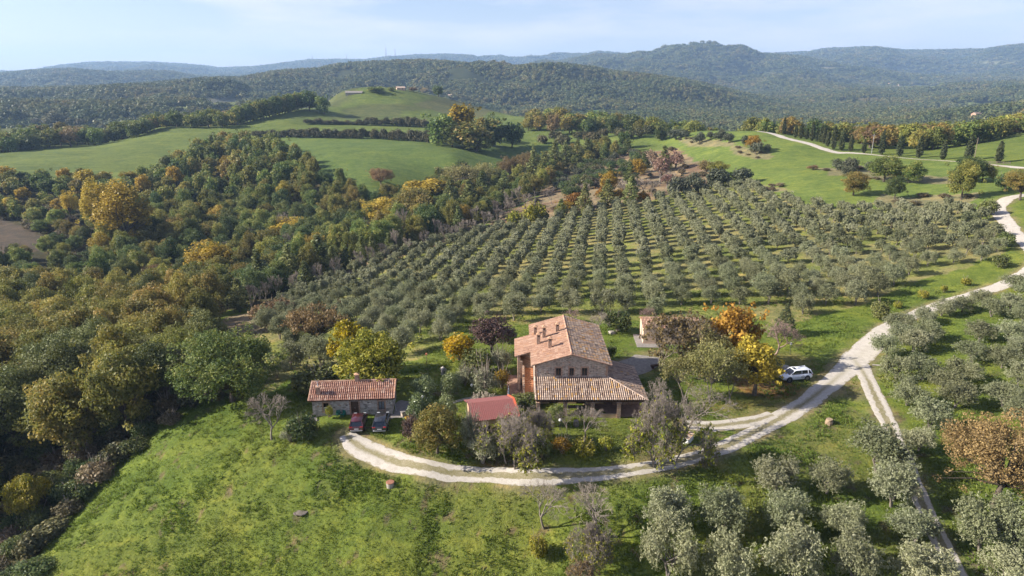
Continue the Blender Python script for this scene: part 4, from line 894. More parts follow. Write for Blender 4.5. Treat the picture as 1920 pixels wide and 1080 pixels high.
zq = lambda x: zr-.06-slR*(x-RX); slab(m, (RX+.01, y0r+.03, zq(RX)), (Wd+.42, y0r+.03, zq(Wd+.42)), (Wd+.42, y1r-.03, zq(Wd+.42)), (RX+.01, y1r-.03, zq(RX)), .1)
m.build("roof_boards", BRICK, fh)
for px, py, h in ((1003.7, 627.4, 1.35), (1020, 633, 1.75), (1009.6, 645, 1.6), (1045, 622, 1.3), (1031, 652, 1.55)):
    x, y, z = on_plane(px, py, zr, sl_, FX+RX); chimney(roofo, x-FX, y-FY, z, .46, h)
# outside staircase, landing and its loggia
m = MB(); m.box(-2.15, 5.8, -.6, -.002, 10.0, 2.75, 0); m.box(-2.15, 5.6, -.6, -1.5, 5.798, 3.6, 0); m.box(-2.15, 5.8, 2.75, -1.9, 10, 3.6, 0); m.box(-1.9, 9.75, 2.75, -.002, 10, zl(-1.9)-.12, 0)
m.build("landing", BRICK, fh)
m = MB(); m.box(-2.15, 3.95, 2.9, -1.8, 4.3, zl(-2.15)-.11); m.box(-2.15, 3.95, -.5, -1.8, 4.3, 2.9); m.build("loggia_pillar", BRICK, fh)
m = MB(); NS = 16
for i in range(NS): m.box(-1.22, 5.8-4.1*(i+1)/NS+.0, -.4, -.03, 5.8-4.1*i/NS, 2.75*(1-(i+1)/(NS+1)), 0, bev=0)
m.build("staircase", plain("orange_brick_steps", (.52, .25, .13), .85, var=.15, scale=4), fh)
m = MB(); poly = [(5.8, 3.15), (5.8, -.5), (1.55, -.5), (1.55, .5)]
m.add([(-1.5, y, z) for y, z in poly]+[(-1.23, y, z) for y, z in poly], [(0, 1, 2, 3), (7, 6, 5, 4), (0, 3, 7, 4), (0, 4, 5, 1), (3, 2, 6, 7), (1, 5, 6, 2)]); m.build("parapet", BRICK, fh)
m = MB(); m.box(-3.6, 2.0, -.3, -2.16, 9.0, .05); m.box(-2.158, 1.6, -.3, -1.51, 5.598, .04); m.build("side_paving", TERRP, fh)
# porch: front slope, hip, shaded side slope, pillars and beams
pz1, pz0, py0, hx = 3.82, 2.62, -4.15, 13.75
Lp = math.hypot(4.15, pz1-pz0); Uf = np.array([0, 4.15, pz1-pz0])/Lp
pr = MB(); tiles(pr, (0, py0, pz0), (1, 0, 0), Uf, hx, lambda s: 0, lambda s: Lp if s < Wd else Lp*(hx-s)/(hx-Wd), seed=9, pitch=.26, rad=.082, spread=1.25)
po = pr.build("porch_roof", TILE, fh)
Ls = math.hypot(hx-Wd, pz1-pz0); Us = np.array([-(hx-Wd), 0, pz1-pz0])/Ls
pr = MB(); tiles(pr, (hx, py0, pz0), (0, 1, 0), Us, 10.4, lambda s: 0, lambda s: Ls*min(1, s/4.15), seed=10, pitch=.24); pr.build("side_roof", TILEG, fh)  # greyer tiles than the front slope, toning in the house's shadow
m = MB(); ridge(m, (hx+.05, py0-.05, pz0+.05), (Wd+.02, 0, pz1+.08), .1); m.build("hip_tiles", TILE, po); m = MB(); ridge(m, (.02, py0, pz0+.07), (.02, -.1, pz1+.07), .1, seed=12); m.build("verge_tiles", TILE, po)
m = MB(); slab(m, (.02, py0+.02, pz0-.05), (hx-.05, py0+.02, pz0-.05), (Wd, -.04, pz1-.06), (.02, -.04, pz1-.06), .08); slab(m, (hx-.02, py0+.05, pz0-.05), (hx-.02, 6.2, pz0-.05), (Wd+.04, 6.2, pz1-.06), (Wd+.04, .05, pz1-.06), .08)
m.box(.1, py0+.22, pz0-.36, hx-.3, py0+.42, pz0-.15); m.box(hx-.5, py0+.43, pz0-.36, hx-.3, 6.1, pz0-.15); m.build("porch_beams", WOODD, fh)
for x, y in ((.32, py0+.32), (3.65, py0+.32), (7.0, py0+.32), (10.25, py0+.32), (hx-.42, py0+.34), (hx-.42, 1.2), (hx-.42, 5.9)):
    m = MB(); m.box(x-.23, y-.23, -.6, x+.23, y+.23, pz0-.362); m.box(x-.28, y-.28, pz0-.46, x+.28, y+.28, pz0-.364); m.build("porch_pillar", BRICK, fh)
m = MB(); m.box(.05, py0+.0, -.5, hx-.1, -.05, .07); m.box(Wd+.05, -.048, -.5, hx-.1, 6.2, .066); m.build("porch_floor", TERRP, fh)
m = MB(); m.box(10.0, -.3, .07, 13.2, -.05, 2.3); m.box(13.0, .0, .07, 13.25, 5.6, 2.2); m.build("porch_partition", BRICK, fh)
m = MB(); m.box(7.25, py0+.2, .07, 10.0, py0+.42, .62); m.build("low_wall", OCHRE, fh)
# under the porch: a table with benches
tb = empty("porch_table", (FX+5.2, FY-2.3, .07)); tag(tb, "long wooden table standing in the shade of the farmhouse porch", "table")
m = MB(); m.box(-1.1, -.42, .7, 1.1, .42, .76, bev=.015); m.build("table_top", WOODG, tb)
for sx in (-.95, .95):
    for sy in (-.3, .3): m = MB(); m.box(sx-.05, sy-.05, 0, sx+.05, sy+.05, .699); m.build("leg", WOODG, tb)
pt = empty("plant_pot", (*pz(976, 727, 0.06), .06)); tag(pt, "big terracotta pot on the paving beside the outside stairs", "pot")
def potmesh(p, s):
    m = MB(); m.lathe([(.24*s, 0), (.36*s, .45*s), (.40*s, .48*s), (.40*s, .56*s), (.34*s, .56*s), (.32*s, .5*s)], 0, 0, 18); m.build("pot", TERRA, p, True); m = MB(); m.lathe([(.02, .44*s), (.32*s, .5*s)], 0, 0, 14); m.build("soil", plain("soil", (.06, .045, .03), .95), p)
potmesh(pt, 1.1)

# ------------------------------------------------------------------ the stone cottage
ct = empty("stone_cottage", (-24.7, 76.5, 0), R(4)); tag(ct, "long low stone cottage with orange tiled roof and brown door", "cottage")
CW, CD, CE, CR = 9.8, 4.7, 2.42, 3.58
m = MB(); CH = [(1.35, .75, 2.0, 1.85), (4.7, 0, 5.65, 1.98), (8.1, .72, 8.85, 1.85)]
wall(m, (0, 0), (1, 0), CW, CE, .45, CH); wall(m, (CW, CD), (-1, 0), CW, CE, .45)
for x, s in ((CW, 1), (0, -1)):
    wall(m, (x, .45) if s > 0 else (x, CD-.45), (0, s), CD-.9, CE, .45)
    t = -.45*s; m.add([(x, 0, CE), (x, CD, CE), (x, CD/2, CR), (x+t, 0, CE), (x+t, CD, CE), (x+t, CD/2, CR)], [(0, 1, 2) if s > 0 else (2, 1, 0), (5, 4, 3) if s > 0 else (3, 4, 5)])
m.build("wall", STONEL, ct)
cs = (CR-CE)/(CD/2); ca = math.atan(cs); ov = .38; Lc = (CD/2+ov)/math.cos(ca); zc_ = CR+.12
TILEC = tilemat('red_brown_roof_tiles', [(0, (.15, .08, .06)), (.3, (.27, .14, .10)), (.65, (.37, .21, .155)), (.88, (.47, .33, .26)), (1, (.42, .22, .10))], .5)
m = MB(); tiles(m, (-.35, -ov, zc_-cs*(CD/2+ov)), (1, 0, 0), (0, math.cos(ca), math.sin(ca)), CW+.7, lambda s: 0, lambda s: Lc, pitch=.25, rad=.084, seed=21, spread=.9)
cr_ = m.build("roof", TILEC, ct)
m = MB(); tiles(m, (-.35, CD+ov, zc_-cs*(CD/2+ov)), (1, 0, 0), (0, -math.cos(ca), math.sin(ca)), CW+.7, lambda s: 0, lambda s: Lc, pitch=.225, seed=22); m.build("back_slope", TILE, ct)
m = MB(); ridge(m, (-.38, CD/2, zc_+.05), (CW+.38, CD/2, zc_+.05), .12, seed=23)
for x in (-.33, CW+.33): ridge(m, (x, -ov, zc_-cs*(CD/2+ov)+.06), (x, CD/2, zc_+.05), .09, seed=24); ridge(m, (x, CD+ov, zc_-cs*(CD/2+ov)+.06), (x, CD/2, zc_+.05), .09, seed=25)
m.build("ridge_tiles", TILEO, cr_)
m = MB(); z_ = lambda y: zc_-.05-cs*abs(y-CD/2)
slab(m, (-.33, -ov+.02, z_(-ov)), (CW+.33, -ov+.02, z_(-ov)), (CW+.33, CD/2, z_(CD/2)), (-.33, CD/2, z_(CD/2)), .08); slab(m, (-.33, CD/2+.002, z_(CD/2)), (CW+.33, CD/2+.002, z_(CD/2)), (CW+.33, CD+ov-.02, z_(CD+ov)), (-.33, CD+ov-.02, z_(CD+ov)), .08); m.build("roof_boards", WOODD, ct)
window(ct, *CH[0], 0, WOODD, GLASS, BRICK); window(ct, *CH[2], 0, WOODD, CURT, BRICK)
m = MB()
for k in range(5): m.box(1.38+.13*k, .02, .78, 1.43+.13*k, .05, 1.2)
m.box(1.36, .015, 1.2, 1.99, .055, 1.25); m.build("window_rail", WHITE, ct)
m = MB(); m.box(4.7, .18, 0, 5.65, .24, 1.98); m.box(4.75, .16, .1, 5.14, .178, 1.88); m.box(5.2, .16, .1, 5.6, .178, 1.88); dr = m.build("door", WOODD, ct)
m = MB(); m.tube([(5.17, .12, .95), (5.17, .12, 1.1)], .02, 6); m.build("handle", GALV, dr)
m = MB(); m.box(4.52, -.02, 0, 4.698, .17, 2.1); m.box(5.652, -.02, 0, 5.83, .17, 2.1); m.build("door_frame", BRICK, dr)
m = MB(); m.box(-1.0, -1.25, -.5, CW+.1, -.003, .05); m.box(CW+.102, -1.0, -.5, CW+2.3, CD-.3, .047); m.build("terrace", GREYST, ct)
chimney(cr_, .75, .62, zc_-cs*(CD/2-.62), .5, 1.15, cap=False); chimney(cr_, 5.3, CD/2, zc_+.05, .52, .95)
m = MB(); zt = zc_-cs*(CD/2-.62)+1.03; m.tube([(.75, .62, zt), (.75, .62, zt+.28)], [.1, .06], 8); m.tube([(.75, .62, zt+.28), (.75, .62, zt+.72)], .035, 6)
for a in (-1, 1): m.tube([(.75, .62, zt+.55), (.75+.18*a, .62, zt+.74), (.75+.2*a, .62, zt+.95)], [.03, .03, .02], 5)
m.build("weather_vane", GALV, ct)
m = MB(); m.tube([(CW+.06, 1.1, 2.3), (CW+.35, .9, .02)], .04, 6); m.build("drainpipe", GALV, ct)

def loc_on(px, py, e=0.): x, y = pz(px, py, e); return (float(x), float(y), e)
def chair(px, py, rz, label):
    c = empty("garden_chair", loc_on(px, py, .05), rz); tag(c, label, "chair", "green garden chairs")
    m = MB(); m.box(-.24, -.24, .38, .24, .24, .43, bev=.01); m.build("seat", GREENP, c); m = MB(); m.box(-.24, .2, .431, .24, .245, .86, bev=.01); m.build("backrest", GREENP, c)
    for sx in (-.2, .2):
        for sy in (-.2, .2): m = MB(); m.box(sx-.025, sy-.025, 0, sx+.025, sy+.025, .379); m.build("leg", GREENP, c)
    for sx in (-.26, .26): m = MB(); m.box(sx-.025, -.22, .6, sx+.025, .2, .64); m.build("armrest", GREENP, c)
chair(635, 782, .3, "green plastic chair by the cottage wall, on the side away from the door"); chair(644, 782, -.4, "green plastic chair by the cottage wall, nearer the brown door")
pt = empty("plant_pot", loc_on(619, 786, .05)); tag(pt, "terracotta pot with a thin shrub on the cottage terrace", "pot"); potmesh(pt, .8)
p_ = PROTO['yellow_bush'][0]; q_ = link("shrub", p_.parts[1][1], pt, (0, 0, .35)); q_.scale = (.42, .42, .75)
m = MB()
for k in range(14):
    a = k*.7; m.tube([(0, 0, .4), (.12*math.cos(a), .12*math.sin(a), .9), (.35*math.cos(a)*(.5+.5*random.random()), .35*math.sin(a), 1.3+.4*random.random())], [.02, .015, .008], 4)
m.build("stems", TWIG, pt)
lw = empty("low_wall", loc_on(757, 780, 0), R(40)); tag(lw, "short low stone wall ending the cottage terrace", "wall", kind="thing")
m = MB(); m.box(-.3, -.2, -.4, .9, .2, .6); m.build("wall_block", STONE, lw); m = MB(); m.box(-.36, -.26, .601, .96, .26, .68); m.build("coping", GREYST, lw)

# ------------------------------------------------------------------ outbuildings
sh = empty("garden_shed", (-4.35, 71.45, 0), R(13.3)); tag(sh, "ochre garden shed with a dull red roof, open at the front", "shed")
SW, SD, SE, SR = 4.9, 2.6, 2.3, 3.15
m = MB(); wall(m, (0, 0), (1, 0), SW, SE, .2, [(.15, -.8, 1.9, 1.35), (3.4, .9, 4.2, 1.7)]); wall(m, (SW, .2), (0, 1), SD*2-.4, SE, .2); wall(m, (0, SD*2-.2), (0, -1), SD*2-.4, SE, .2); wall(m, (SW, SD*2), (-1, 0), SW, SE, .2)
for x, t in ((0, .2), (SW, -.2)): m.add([(x, 0, SE), (x, 2*SD, SE), (x, SD, SR-.02), (x+t, 0, SE), (x+t, 2*SD, SE), (x+t, SD, SR-.02)], [(0, 1, 2), (5, 4, 3)])
m.build("wall", OCHRE, sh)
ss = (SR-SE)/SD; m = MB()
for sgn in (0, 1):
    yE = -.3 if sgn == 0 else 2*SD+.3; zE = SR+.05-ss*(SD+.3); A = [(-.35, yE, zE), (SW+.45, yE, zE), (SW+.45, SD, SR+.05), (-.35, SD, SR+.05)]
    slab(m, *(A if sgn == 0 else A[::-1]), .07)
rs = m.build("roof", REDROOF, sh)
m = MB()
for k in range(26):
    x = -.3+(SW+.7)*k/25; m.add([(x-.02, -.31, SR+.052-ss*(SD+.3)+.0), (x+.02, -.31, SR+.052-ss*(SD+.3)), (x+.02, SD, SR+.055), (x-.02, SD, SR+.055), (x, -.31, SR+.085-ss*(SD+.3)), (x, SD, SR+.085)], [(0, 4, 5, 3), (4, 1, 2, 5)])
m.build("roof_ribs", REDROOF, rs)
m = MB(); slab(m, (SW+.28, -.36, SR+.14-ss*(SD+.36)), (SW+.5, -.36, SR+.14-ss*(SD+.36)), (SW+.5, SD, SR+.14), (SW+.28, SD, SR+.14), .18); slab(m, (SW+.28, SD+.002, SR+.14), (SW+.5, SD+.002, SR+.14), (SW+.5, 2*SD+.36, SR+.14-ss*(SD+.36)), (SW+.28, 2*SD+.36, SR+.14-ss*(SD+.36)), .18); m.build("verge_trim", ORTRIM, rs)
m = MB(); m.box(3.4, .1, .9, 4.2, .14, 1.7); m.build("window", GLASS, sh)

oh = empty("ochre_outhouse", (20.8, 101.2, 0), R(-3)); tag(oh, "ochre outhouse half hidden behind half bare trees", "outhouse")
m = MB(); OW, OD, OE, OR = 8.6, 4.4, 2.75, 3.6
wall(m, (0, 0), (1, 0), OW, OE, .3, [(2, 0, 3, 2.1), (5, .9, 6, 1.9)]); wall(m, (OW, .3), (0, 1), OD-.6, OE, .3); wall(m, (0, OD-.3), (0, -1), OD-.6, OE, .3, [(1.6, .02, 2.6, 2.05)]); wall(m, (OW, OD), (-1, 0), OW, OE, .3)
for x, t in ((0, .3), (OW, -.3)): m.add([(x, 0, OE), (x, OD, OE), (x, OD/2, OR), (x+t, 0, OE), (x+t, OD, OE), (x+t, OD/2, OR)], [(0, 1, 2), (5, 4, 3), (2, 1, 0)])
m.build("wall", PINK, oh); os_ = (OR-OE)/(OD/2); oa = math.atan(os_)
m = MB(); tiles(m, (-.3, -.3, OR+.1-os_*(OD/2+.3)), (1, 0, 0), (0, math.cos(oa), math.sin(oa)), OW+.6, lambda s: 0, lambda s: (OD/2+.3)/math.cos(oa), seed=31); tiles(m, (-.3, OD+.3, OR+.1-os_*(OD/2+.3)), (1, 0, 0), (0, -math.cos(oa), math.sin(oa)), OW+.6, lambda s: 0, lambda s: (OD/2+.3)/math.cos(oa), seed=32); ridge(m, (-.3, OD/2, OR+.14), (OW+.3, OD/2, OR+.14)); m.build("roof", TILEO, oh)
m = MB(); m.box(.12, 1.8, .02, .16, 2.8, 2.05); m.build("glazed_door", plain("pale_blue_glass", (.35, .45, .52), .2, spec=.6, var=.4, scale=5), oh); m = MB(); m.box(2, .12, 0, 3, .16, 2.1); m.build("door", WOODD, oh); m = MB(); m.box(5, .12, .9, 6, .15, 1.9); m.build("window", GLASS, oh)
m = MB(); m.box(-1.1, -1.6, -.4, -.003, 4.2, .05); m.box(-.003, -1.6, -.4, 3, -.003, .046); m.build("paving", GREYST, oh)

ht = empty("white_hutch", loc_on(1290, 834, 0), R(53)); tag(ht, "little white walled hutch with a rusty tiled roof under the large fig", "hutch")
m = MB(); m.box(0, 0, -.3, 1.5, .95, .72, bev=.01); m.build("wall", WHITE, ht); m = MB(); tiles(m, (-.1, -.1, .68), (1, 0, 0), (0, .97, .24), 1.7, lambda s: 0, lambda s: .62, seed=41, pitch=.2); tiles(m, (-.1, 1.05, .68), (1, 0, 0), (0, -.97, .24), 1.7, lambda s: 0, lambda s: .62, seed=42, pitch=.2); ridge(m, (-.1, .475, .84), (1.6, .475, .84), .08, .3); m.build("roof", TILE, ht)
ov_ = empty("stone_oven", loc_on(1027, 808, 0), R(3)); tag(ov_, "low stone barbecue with two raised sides beside the red roofed shed", "barbecue")
m = MB(); m.box(-.72, -.45, -.3, .72, .45, .85, bev=.02); m.build("base", STONE, ov_)
for sx in (-.6, .6): m = MB(); m.box(sx-.13, -.43, .852, sx+.13, .45, 1.35, bev=.02); m.build("side_wall", OLDW, ov_)
m = MB(); m.box(-.47, .25, .852, .47, .45, 1.2); m.build("back_wall", OLDW, ov_)

def rock(name, px, py, r, h, mat, label, cat, seed, taper=.8):
    g = np.random.default_rng(seed); o = MB(); n = 14
    for_ = [(0, 1.0), (.35, 1.08), (.75, .95), (1, taper)]; pts = []
    for z, k in for_:
        for i in range(n):
            a = 2*math.pi*i/n; q = r*k*(1+.14*(g.random()-.5)); pts.append((math.cos(a)*q, math.sin(a)*q, z*h-.04+.05*h*(g.random()-.5)))
    fs = [(l*n+i, l*n+(i+1) % n, (l+1)*n+(i+1) % n, (l+1)*n+i) for l in range(3) for i in range(n)]+[tuple(range(3*n, 4*n))]
    o.add(pts, fs); x, y, z = cast(px, py); return tag(o.build(name, mat, None, False, (x, y, z), g.random()*3), label, cat)
rock("tree_stump", 1080, 799, .34, .8, BARKG, "cut tree stump standing on the porch lawn", "stump", 3, .85)
rock("tree_stump", 1554, 795, .42, .72, barkmat("pale_log", (.20, .14, .09), (.36, .27, .18)), "pale round log section alone in the green triangle between tracks", "log", 4, .9)
rock("boulder", 1147, 625, .6, .45, OLDW, "pale boulder on the grass behind the farmhouse", "boulder", 5, .6)
rock("boulder", 1472, 698, .6, 1.0, OLDW, "grey stone block behind the bonnet of the white car", "stone", 6, .8)
rock("mole_hill", 567, 960, .6, .13, plain("dug_soil", (.13, .11, .09), .95, var=.3, scale=5), "heap of dark dug soil in the front meadow", "soil heap", 7, .35)
rock("mole_hill", 558, 962, .4, .12, plain("dug_earth", (.11, .09, .08), .95, var=.3, scale=5), "smaller dark soil heap touching the big one in the meadow", "soil heap", 8, .35)
rp = empty("plant_pot", loc_on(1160, 624, 0)); tag(rp, "red pot on the grass behind the farmhouse", "pot")
m = MB(); m.lathe([(.22, 0), (.34, .5), (.36, .62), (.3, .62), (.27, .55)], 0, 0, 16); m.build("pot", plain("red_pot", (.35, .06, .04), .6), rp, True); m = MB(); m.lathe([(.02, .5), (.28, .56)], 0, 0, 12); m.build("soil", OLDW, rp)
wc = empty("well_cover", cast(732, 910)); tag(wc, "round concrete well ring with a rust red lid in the front meadow", "well")
m = MB(); m.lathe([(.42, -.3), (.42, .36), (.05, .37)], 0, 0, 22); m.build("ring", OLDW, wc, False); m = MB(); m.lathe([(.45, .375), (.45, .43), (.40, .45), (.02, .46)], 0, 0, 22); m.build("lid", RUST, wc, False)
def lamp(px, py, h, label):
    x, y, z = cast(px, py); l = empty("garden_lamp", (x, y, z)); tag(l, label, "lamp", "globe lamps in the garden")
    m = MB(); m.tube([(0, 0, -.2), (0, 0, h)], .035, 8); m.lathe([(.09, 0), (.09, .05), (.04, .09)], 0, 0, 10); m.lathe([(.04, h-.06), (.11, h-.03), (.11, h)], 0, 0, 10); m.build("post", IRON, l)
    m = MB(); n = 10; m.lathe([(max(.012, .19*math.sin(math.pi*i/n)), h+.19-.19*math.cos(math.pi*i/n)) for i in range(n+1)], 0, 0, 16); m.build("globe", WHITE, l, True)
lamp(885, 742, 1.35, "white globe lamp beside the big straw-tipped broom"); lamp(793, 766, 1.45, "white globe lamp in front of the laurels by the cottage"); lamp(563, 822, 1.1, "white globe lamp by the dark shrub at the cottage corner"); lamp(1050, 806, 1.1, "white globe lamp on the lawn before the porch"); lamp(1481, 664, 1.5, "white globe lamp under the reddish bare tree")
x, y, z = cast(800, 684); bp = empty("bird_feeder", (x, y, z)); tag(bp, "thin pole carrying a small feeder at the top of the lawn", "bird feeder")
m = MB(); m.tube([(0, 0, -.2), (0, 0, 1.6)], .04, 6); m.build("pole", WOODG, bp); m = MB(); m.box(-.16, -.16, 1.6, .16, .16, 1.66); m.box(-.12, -.12, 1.661, .12, .12, 1.82); m.build("box", TERRA, bp)
x, y, z = cast(832, 703); bh = empty("stone_shrine", (x, y, z), .5); tag(bh, "little grey stone shrine with pitched top on the shaded lawn", "shrine")
m = MB(); m.box(-.3, -.3, -.2, .3, .3, .85, bev=.03); m.build("body", OLDW, bh); m = MB(); m.add([(-.4, -.4, .852), (.4, -.4, .852), (.4, .4, .852), (-.4, .4, .852), (0, -.4, 1.25), (0, .4, 1.25)], [(0, 1, 4), (2, 3, 5), (1, 2, 5, 4), (3, 0, 4, 5), (3, 2, 1, 0)]); m.build("roof", OLDW, bh); m = MB(); m.box(-.14, -.304, .3, .14, -.301, .7); m.build("niche_shade", IRON, bh)  # no hollow: a flat dark plate paints the shade of a niche
x, y, z = cast(954, 751); cpr = empty("closed_parasol", (x, y, z)); tag(cpr, "folded grey parasol standing between the garden path and the stairs", "parasol")
m = MB(); m.tube([(0, 0, 0), (0, 0, 2.1)], .03, 8); m.build("pole", GALV, cpr); m = MB(); m.lathe([(.16, .75), (.14, 1.2), (.09, 1.7), (.03, 2.05)], 0, 0, 10); m.build("canopy", plain("grey_canvas", (.22, .24, .28), .8), cpr); m = MB(); m.lathe([(.3, 0), (.3, .08), (.06, .12)], 0, 0, 14); m.build("base", OLDW, cpr)
x, y, z = cast(1232, 690); wb = empty("log_bench", (x, y, z), .3); tag(wb, "dark rough log bench on the grass beside the gravel yard", "bench")
m = MB(); m.tube([(-1, 0, .45), (1, 0, .47)], .2, 9); m.build("seat", WOODD, wb)
for sx in (-.7, .7): m = MB(); m.box(sx-.12, -.2, -.1, sx+.12, .2, .3); m.build("leg", WOODD, wb)
x, y, z = cast(1644, 686); cv = empty("culvert_pipe", (x, y, z+.1), R(-14)); tag(cv, "pale concrete culvert pipe lying in the verge by the road fork", "pipe")
m = MB(); m.tube([(-.6, 0, 0), (.6, 0, 0)], .13, 12, cap=False); m.tube([(.5, 0, 0), (.6, 0, 0)], .16, 12, cap=False); m.build("pipe", OLDW, cv)
# pampas clumps
def pampas(px, py, h, w, n, label):
    x, y, z = cast(px, py); p = empty("pampas_grass", (x, y, z)); tag(p, label, "pampas grass"); g = np.random.default_rng(int(px))
    cl = []; ts = MB()
    for i in range(n):
        a = g.random()*6.28; r = w/2*math.sqrt(g.random()); q = (math.cos(a)*r, math.sin(a)*r, h*(.7+.35*g.random())); ts.tube([(q[0]*.3, q[1]*.3, 0), q], [.02, .012], 3)
        for k in range(5): cl.append((q[0]*(1+.05*k), q[1]*(1+.05*k), q[2]+k*.1, .085, 1.2))
    v, f, va = leaves(g, cl, 1500, .16, .06, shell=.1, up=.5); link("plumes", mesh_np("pampas_plumes", v, f, LM['plume'], va), p); ts.build("stems", TWIG, p)
    cl = [(math.cos(a)*w*.25*k, math.sin(a)*w*.25*k, h*.3, .42, 1.0) for a, k in zip(g.random(16)*6.28, g.random(16))]; v, f, va = leaves(g, cl, 260, .5, .03, shell=.2, up=.2); link("blades", mesh_np("pampas_blades", v, f, LM['broom'], va), p)
pampas(907, 768, 1.7, 2.7, 46, "pale feathery pampas grass behind the red shed roof"); pampas(884, 826, 1.9, 1.2, 12, "thin clump of pampas plumes in front of the shed's open end")

# ------------------------------------------------------------------ cars
def car(loc, head, paint_, label, L=4.4, W=1.82, H=1.5, suv=.1, sunroof=False, emblem=False, tailh=1.0):
    c = empty("parked_car", (*loc[:2], loc[2]+.02), head); tag(c, label, "car"); h2 = W/2
    st = [(-L/2, .80, .42, .78), (-L/2+.06, .90, .30, .90), (-L/2+.35, .97, .22, .98), (-L*.25, 1, .2, .98), (0, 1, .2, .95), (L*.2, 1, .2, .95), (L*.27, .99, .2, .93), (L*.40, .95, .22, .84), (L/2-.12, .86, .26, .74), (L/2, .70, .36, .62)]
    m = MB(); n = 10; V = []
    for x, k, zb, zt in st:
        zt = zt+suv*.6; hw = h2*k; zb += suv*.5; zm = (zb+zt)*.52
        V += [(x, -hw*.86, zb), (x, -hw*.98, zb+.12), (x, -hw, zm), (x, -hw*.97, zt-.10), (x, -hw*.84, zt-.01), (x, hw*.84, zt-.01), (x, hw*.97, zt-.10), (x, hw, zm), (x, hw*.98, zb+.12), (x, hw*.86, zb)]
    F = [(i*n+j, i*n+(j+1) % n, (i+1)*n+(j+1) % n, (i+1)*n+j) for i in range(len(st)-1) for j in range(n)]+[tuple(range(n-1, -1, -1)), tuple(range((len(st)-1)*n, len(st)*n))]
    F = [tuple(reversed(f)) for f in F]; m.add(V, F); bd = m.build("body", paint_, c, True)
    zb = .90+suv*.6; zt = H; xr0, xr1, xb0, xb1 = -L*.40, L*.10, -L*.485, L*.285; hb, ht_ = h2*.86, h2*.70
    A = [(xb0, -hb, zb), (xb1, -hb*.96, zb), (xb1, hb*.96, zb), (xb0, hb, zb), (xr0, -ht_, zt), (xr1, -ht_, zt), (xr1, ht_, zt), (xr0, ht_, zt)]
    def pane(nm, idx):
        m = MB(); q = [Vector(A[i]) for i in idx]; ce = sum(q, Vector())/4; m.add([tuple(p) for p in q]+[tuple(p*.9+ce*.1-Vector((0, 0, .04))) for p in q], [(0, 1, 2, 3)]); m.v = m.v[:4]; return m.build(nm, CARG, c)
    pane("windscreen", (1, 2, 6, 5)); pane("rear_window", (3, 0, 4, 7)); pane("side_window", (0, 1, 5, 4)); pane("side_window", (2, 3, 7, 6))
    m = MB(); rr = [(xr0-.1, ht_*.9, zt-.02), (xr0+.12, ht_*1.0, zt+.045), ((xr0+xr1)/2, ht_*1.03, zt+.07), (xr1-.1, ht_, zt+.04), (xr1+.08, ht_*.94, zt-.015)]
    V = []
    for x, hw, z in rr: V += [(x, -hw, z-.05), (x, -hw*.93, z), (x, hw*.93, z), (x, hw, z-.05)]
    m.add(V, [(i*4+j, (i+1)*4+j, (i+1)*4+j+1, i*4+j+1) for i in range(4) for j in range(3)]); m.build("roof", paint_, c, True)
    m = MB()
    for s in (-1, 1):
        m.tube([(xb1, s*hb*.96, zb-.02), (xr1, s*ht_, zt)], .045, 6); m.tube([(xb0, s*hb, zb-.02), (xr0, s*ht_, zt)], .075, 6); m.tube([(-L*.12, s*hb*1.0, zb-.02), (-L*.12, s*ht_*1.01, zt)], .035, 6); m.tube([(xr0, s*ht_, zt), (xr1, s*ht_, zt)], .04, 6); m.tube([(-L*.345, s*hb*1.0, zb-.02), (-L*.33, s*ht_*1.01, zt)], .07, 6)
    m.build("pillars", paint_, c)
    wr = .33+suv*.3
    for sx in (-L*.30, L*.305):
        for s in (-1, 1):
            y = s*(h2-.10); ty = MB(); V, Fq = tube_np([(sx, y-.11, wr), (sx, y-.10, wr), (sx, y+.10, wr), (sx, y+.11, wr)], [wr*.8, wr, wr, wr*.8], 20); ty.add(V, [tuple(f) for f in Fq]+[tuple(range(20)), tuple(range(60, 80))]); w = ty.build("wheel", TYRE, c)
            rm = MB(); yo = y+s*.115; V, Fq = tube_np([(sx, yo-.004, wr), (sx, yo+.004, wr)], [wr*.62, wr*.6], 16); rm.add(V, [tuple(f) for f in Fq]+[tuple(range(16)), tuple(range(16, 32))]); rm.build("rim", RIM, w)
            ar = MB(); V, Fq = tube_np([(sx, s*(h2*.995)-.004*s, wr+.02), (sx, s*(h2*.995)+.006*s, wr+.02)], [wr*1.22, wr*1.2], 18); ar.add(V, [tuple(f) for f in Fq]+[tuple(range(18)), tuple(range(18, 36))]); ar.build("wheel_arch", TYRE, c)
    for s in (-1, 1):
        m = MB(); m.box(L/2-.30, s*h2*.62-.19, .64+suv*.5, L/2-.045, s*h2*.62+.19, .76+suv*.5, bev=.03); m.build("headlight", LAMPW, c)
        m = MB(); m.box(-L/2-.0, s*h2*.70-.17, .76+suv*.5, -L/2+.22, s*h2*.70+.2, .90+suv*.5, bev=.03); m.build("taillight", LAMPR, c)
        m = MB(); m.box(L*.19, s*(h2+.06)-.09, .95+suv*.5, L*.225, s*(h2+.06)+.09, 1.09+suv*.5, bev=.02); m.build("wing_mirror", paint_, c)
    m = MB(); m.box(-L/2-.012, -.26, .55+suv*.5, -L/2+.01, .26, .67+suv*.5); m.build("number_plate", WHITE, c)
    m = MB(); m.box(-L/2-.02, -h2*.80, .30+suv*.5, -L/2+.2, h2*.80, .48+suv*.5, bev=.04); m.build("rear_bumper", GALV if not emblem else TYRE, c)
    m = MB(); m.box(L/2-.16, -h2*.55, .40+suv*.5, L/2+.008, h2*.55, .58+suv*.5, bev=.03); m.build("grille", TYRE, c)
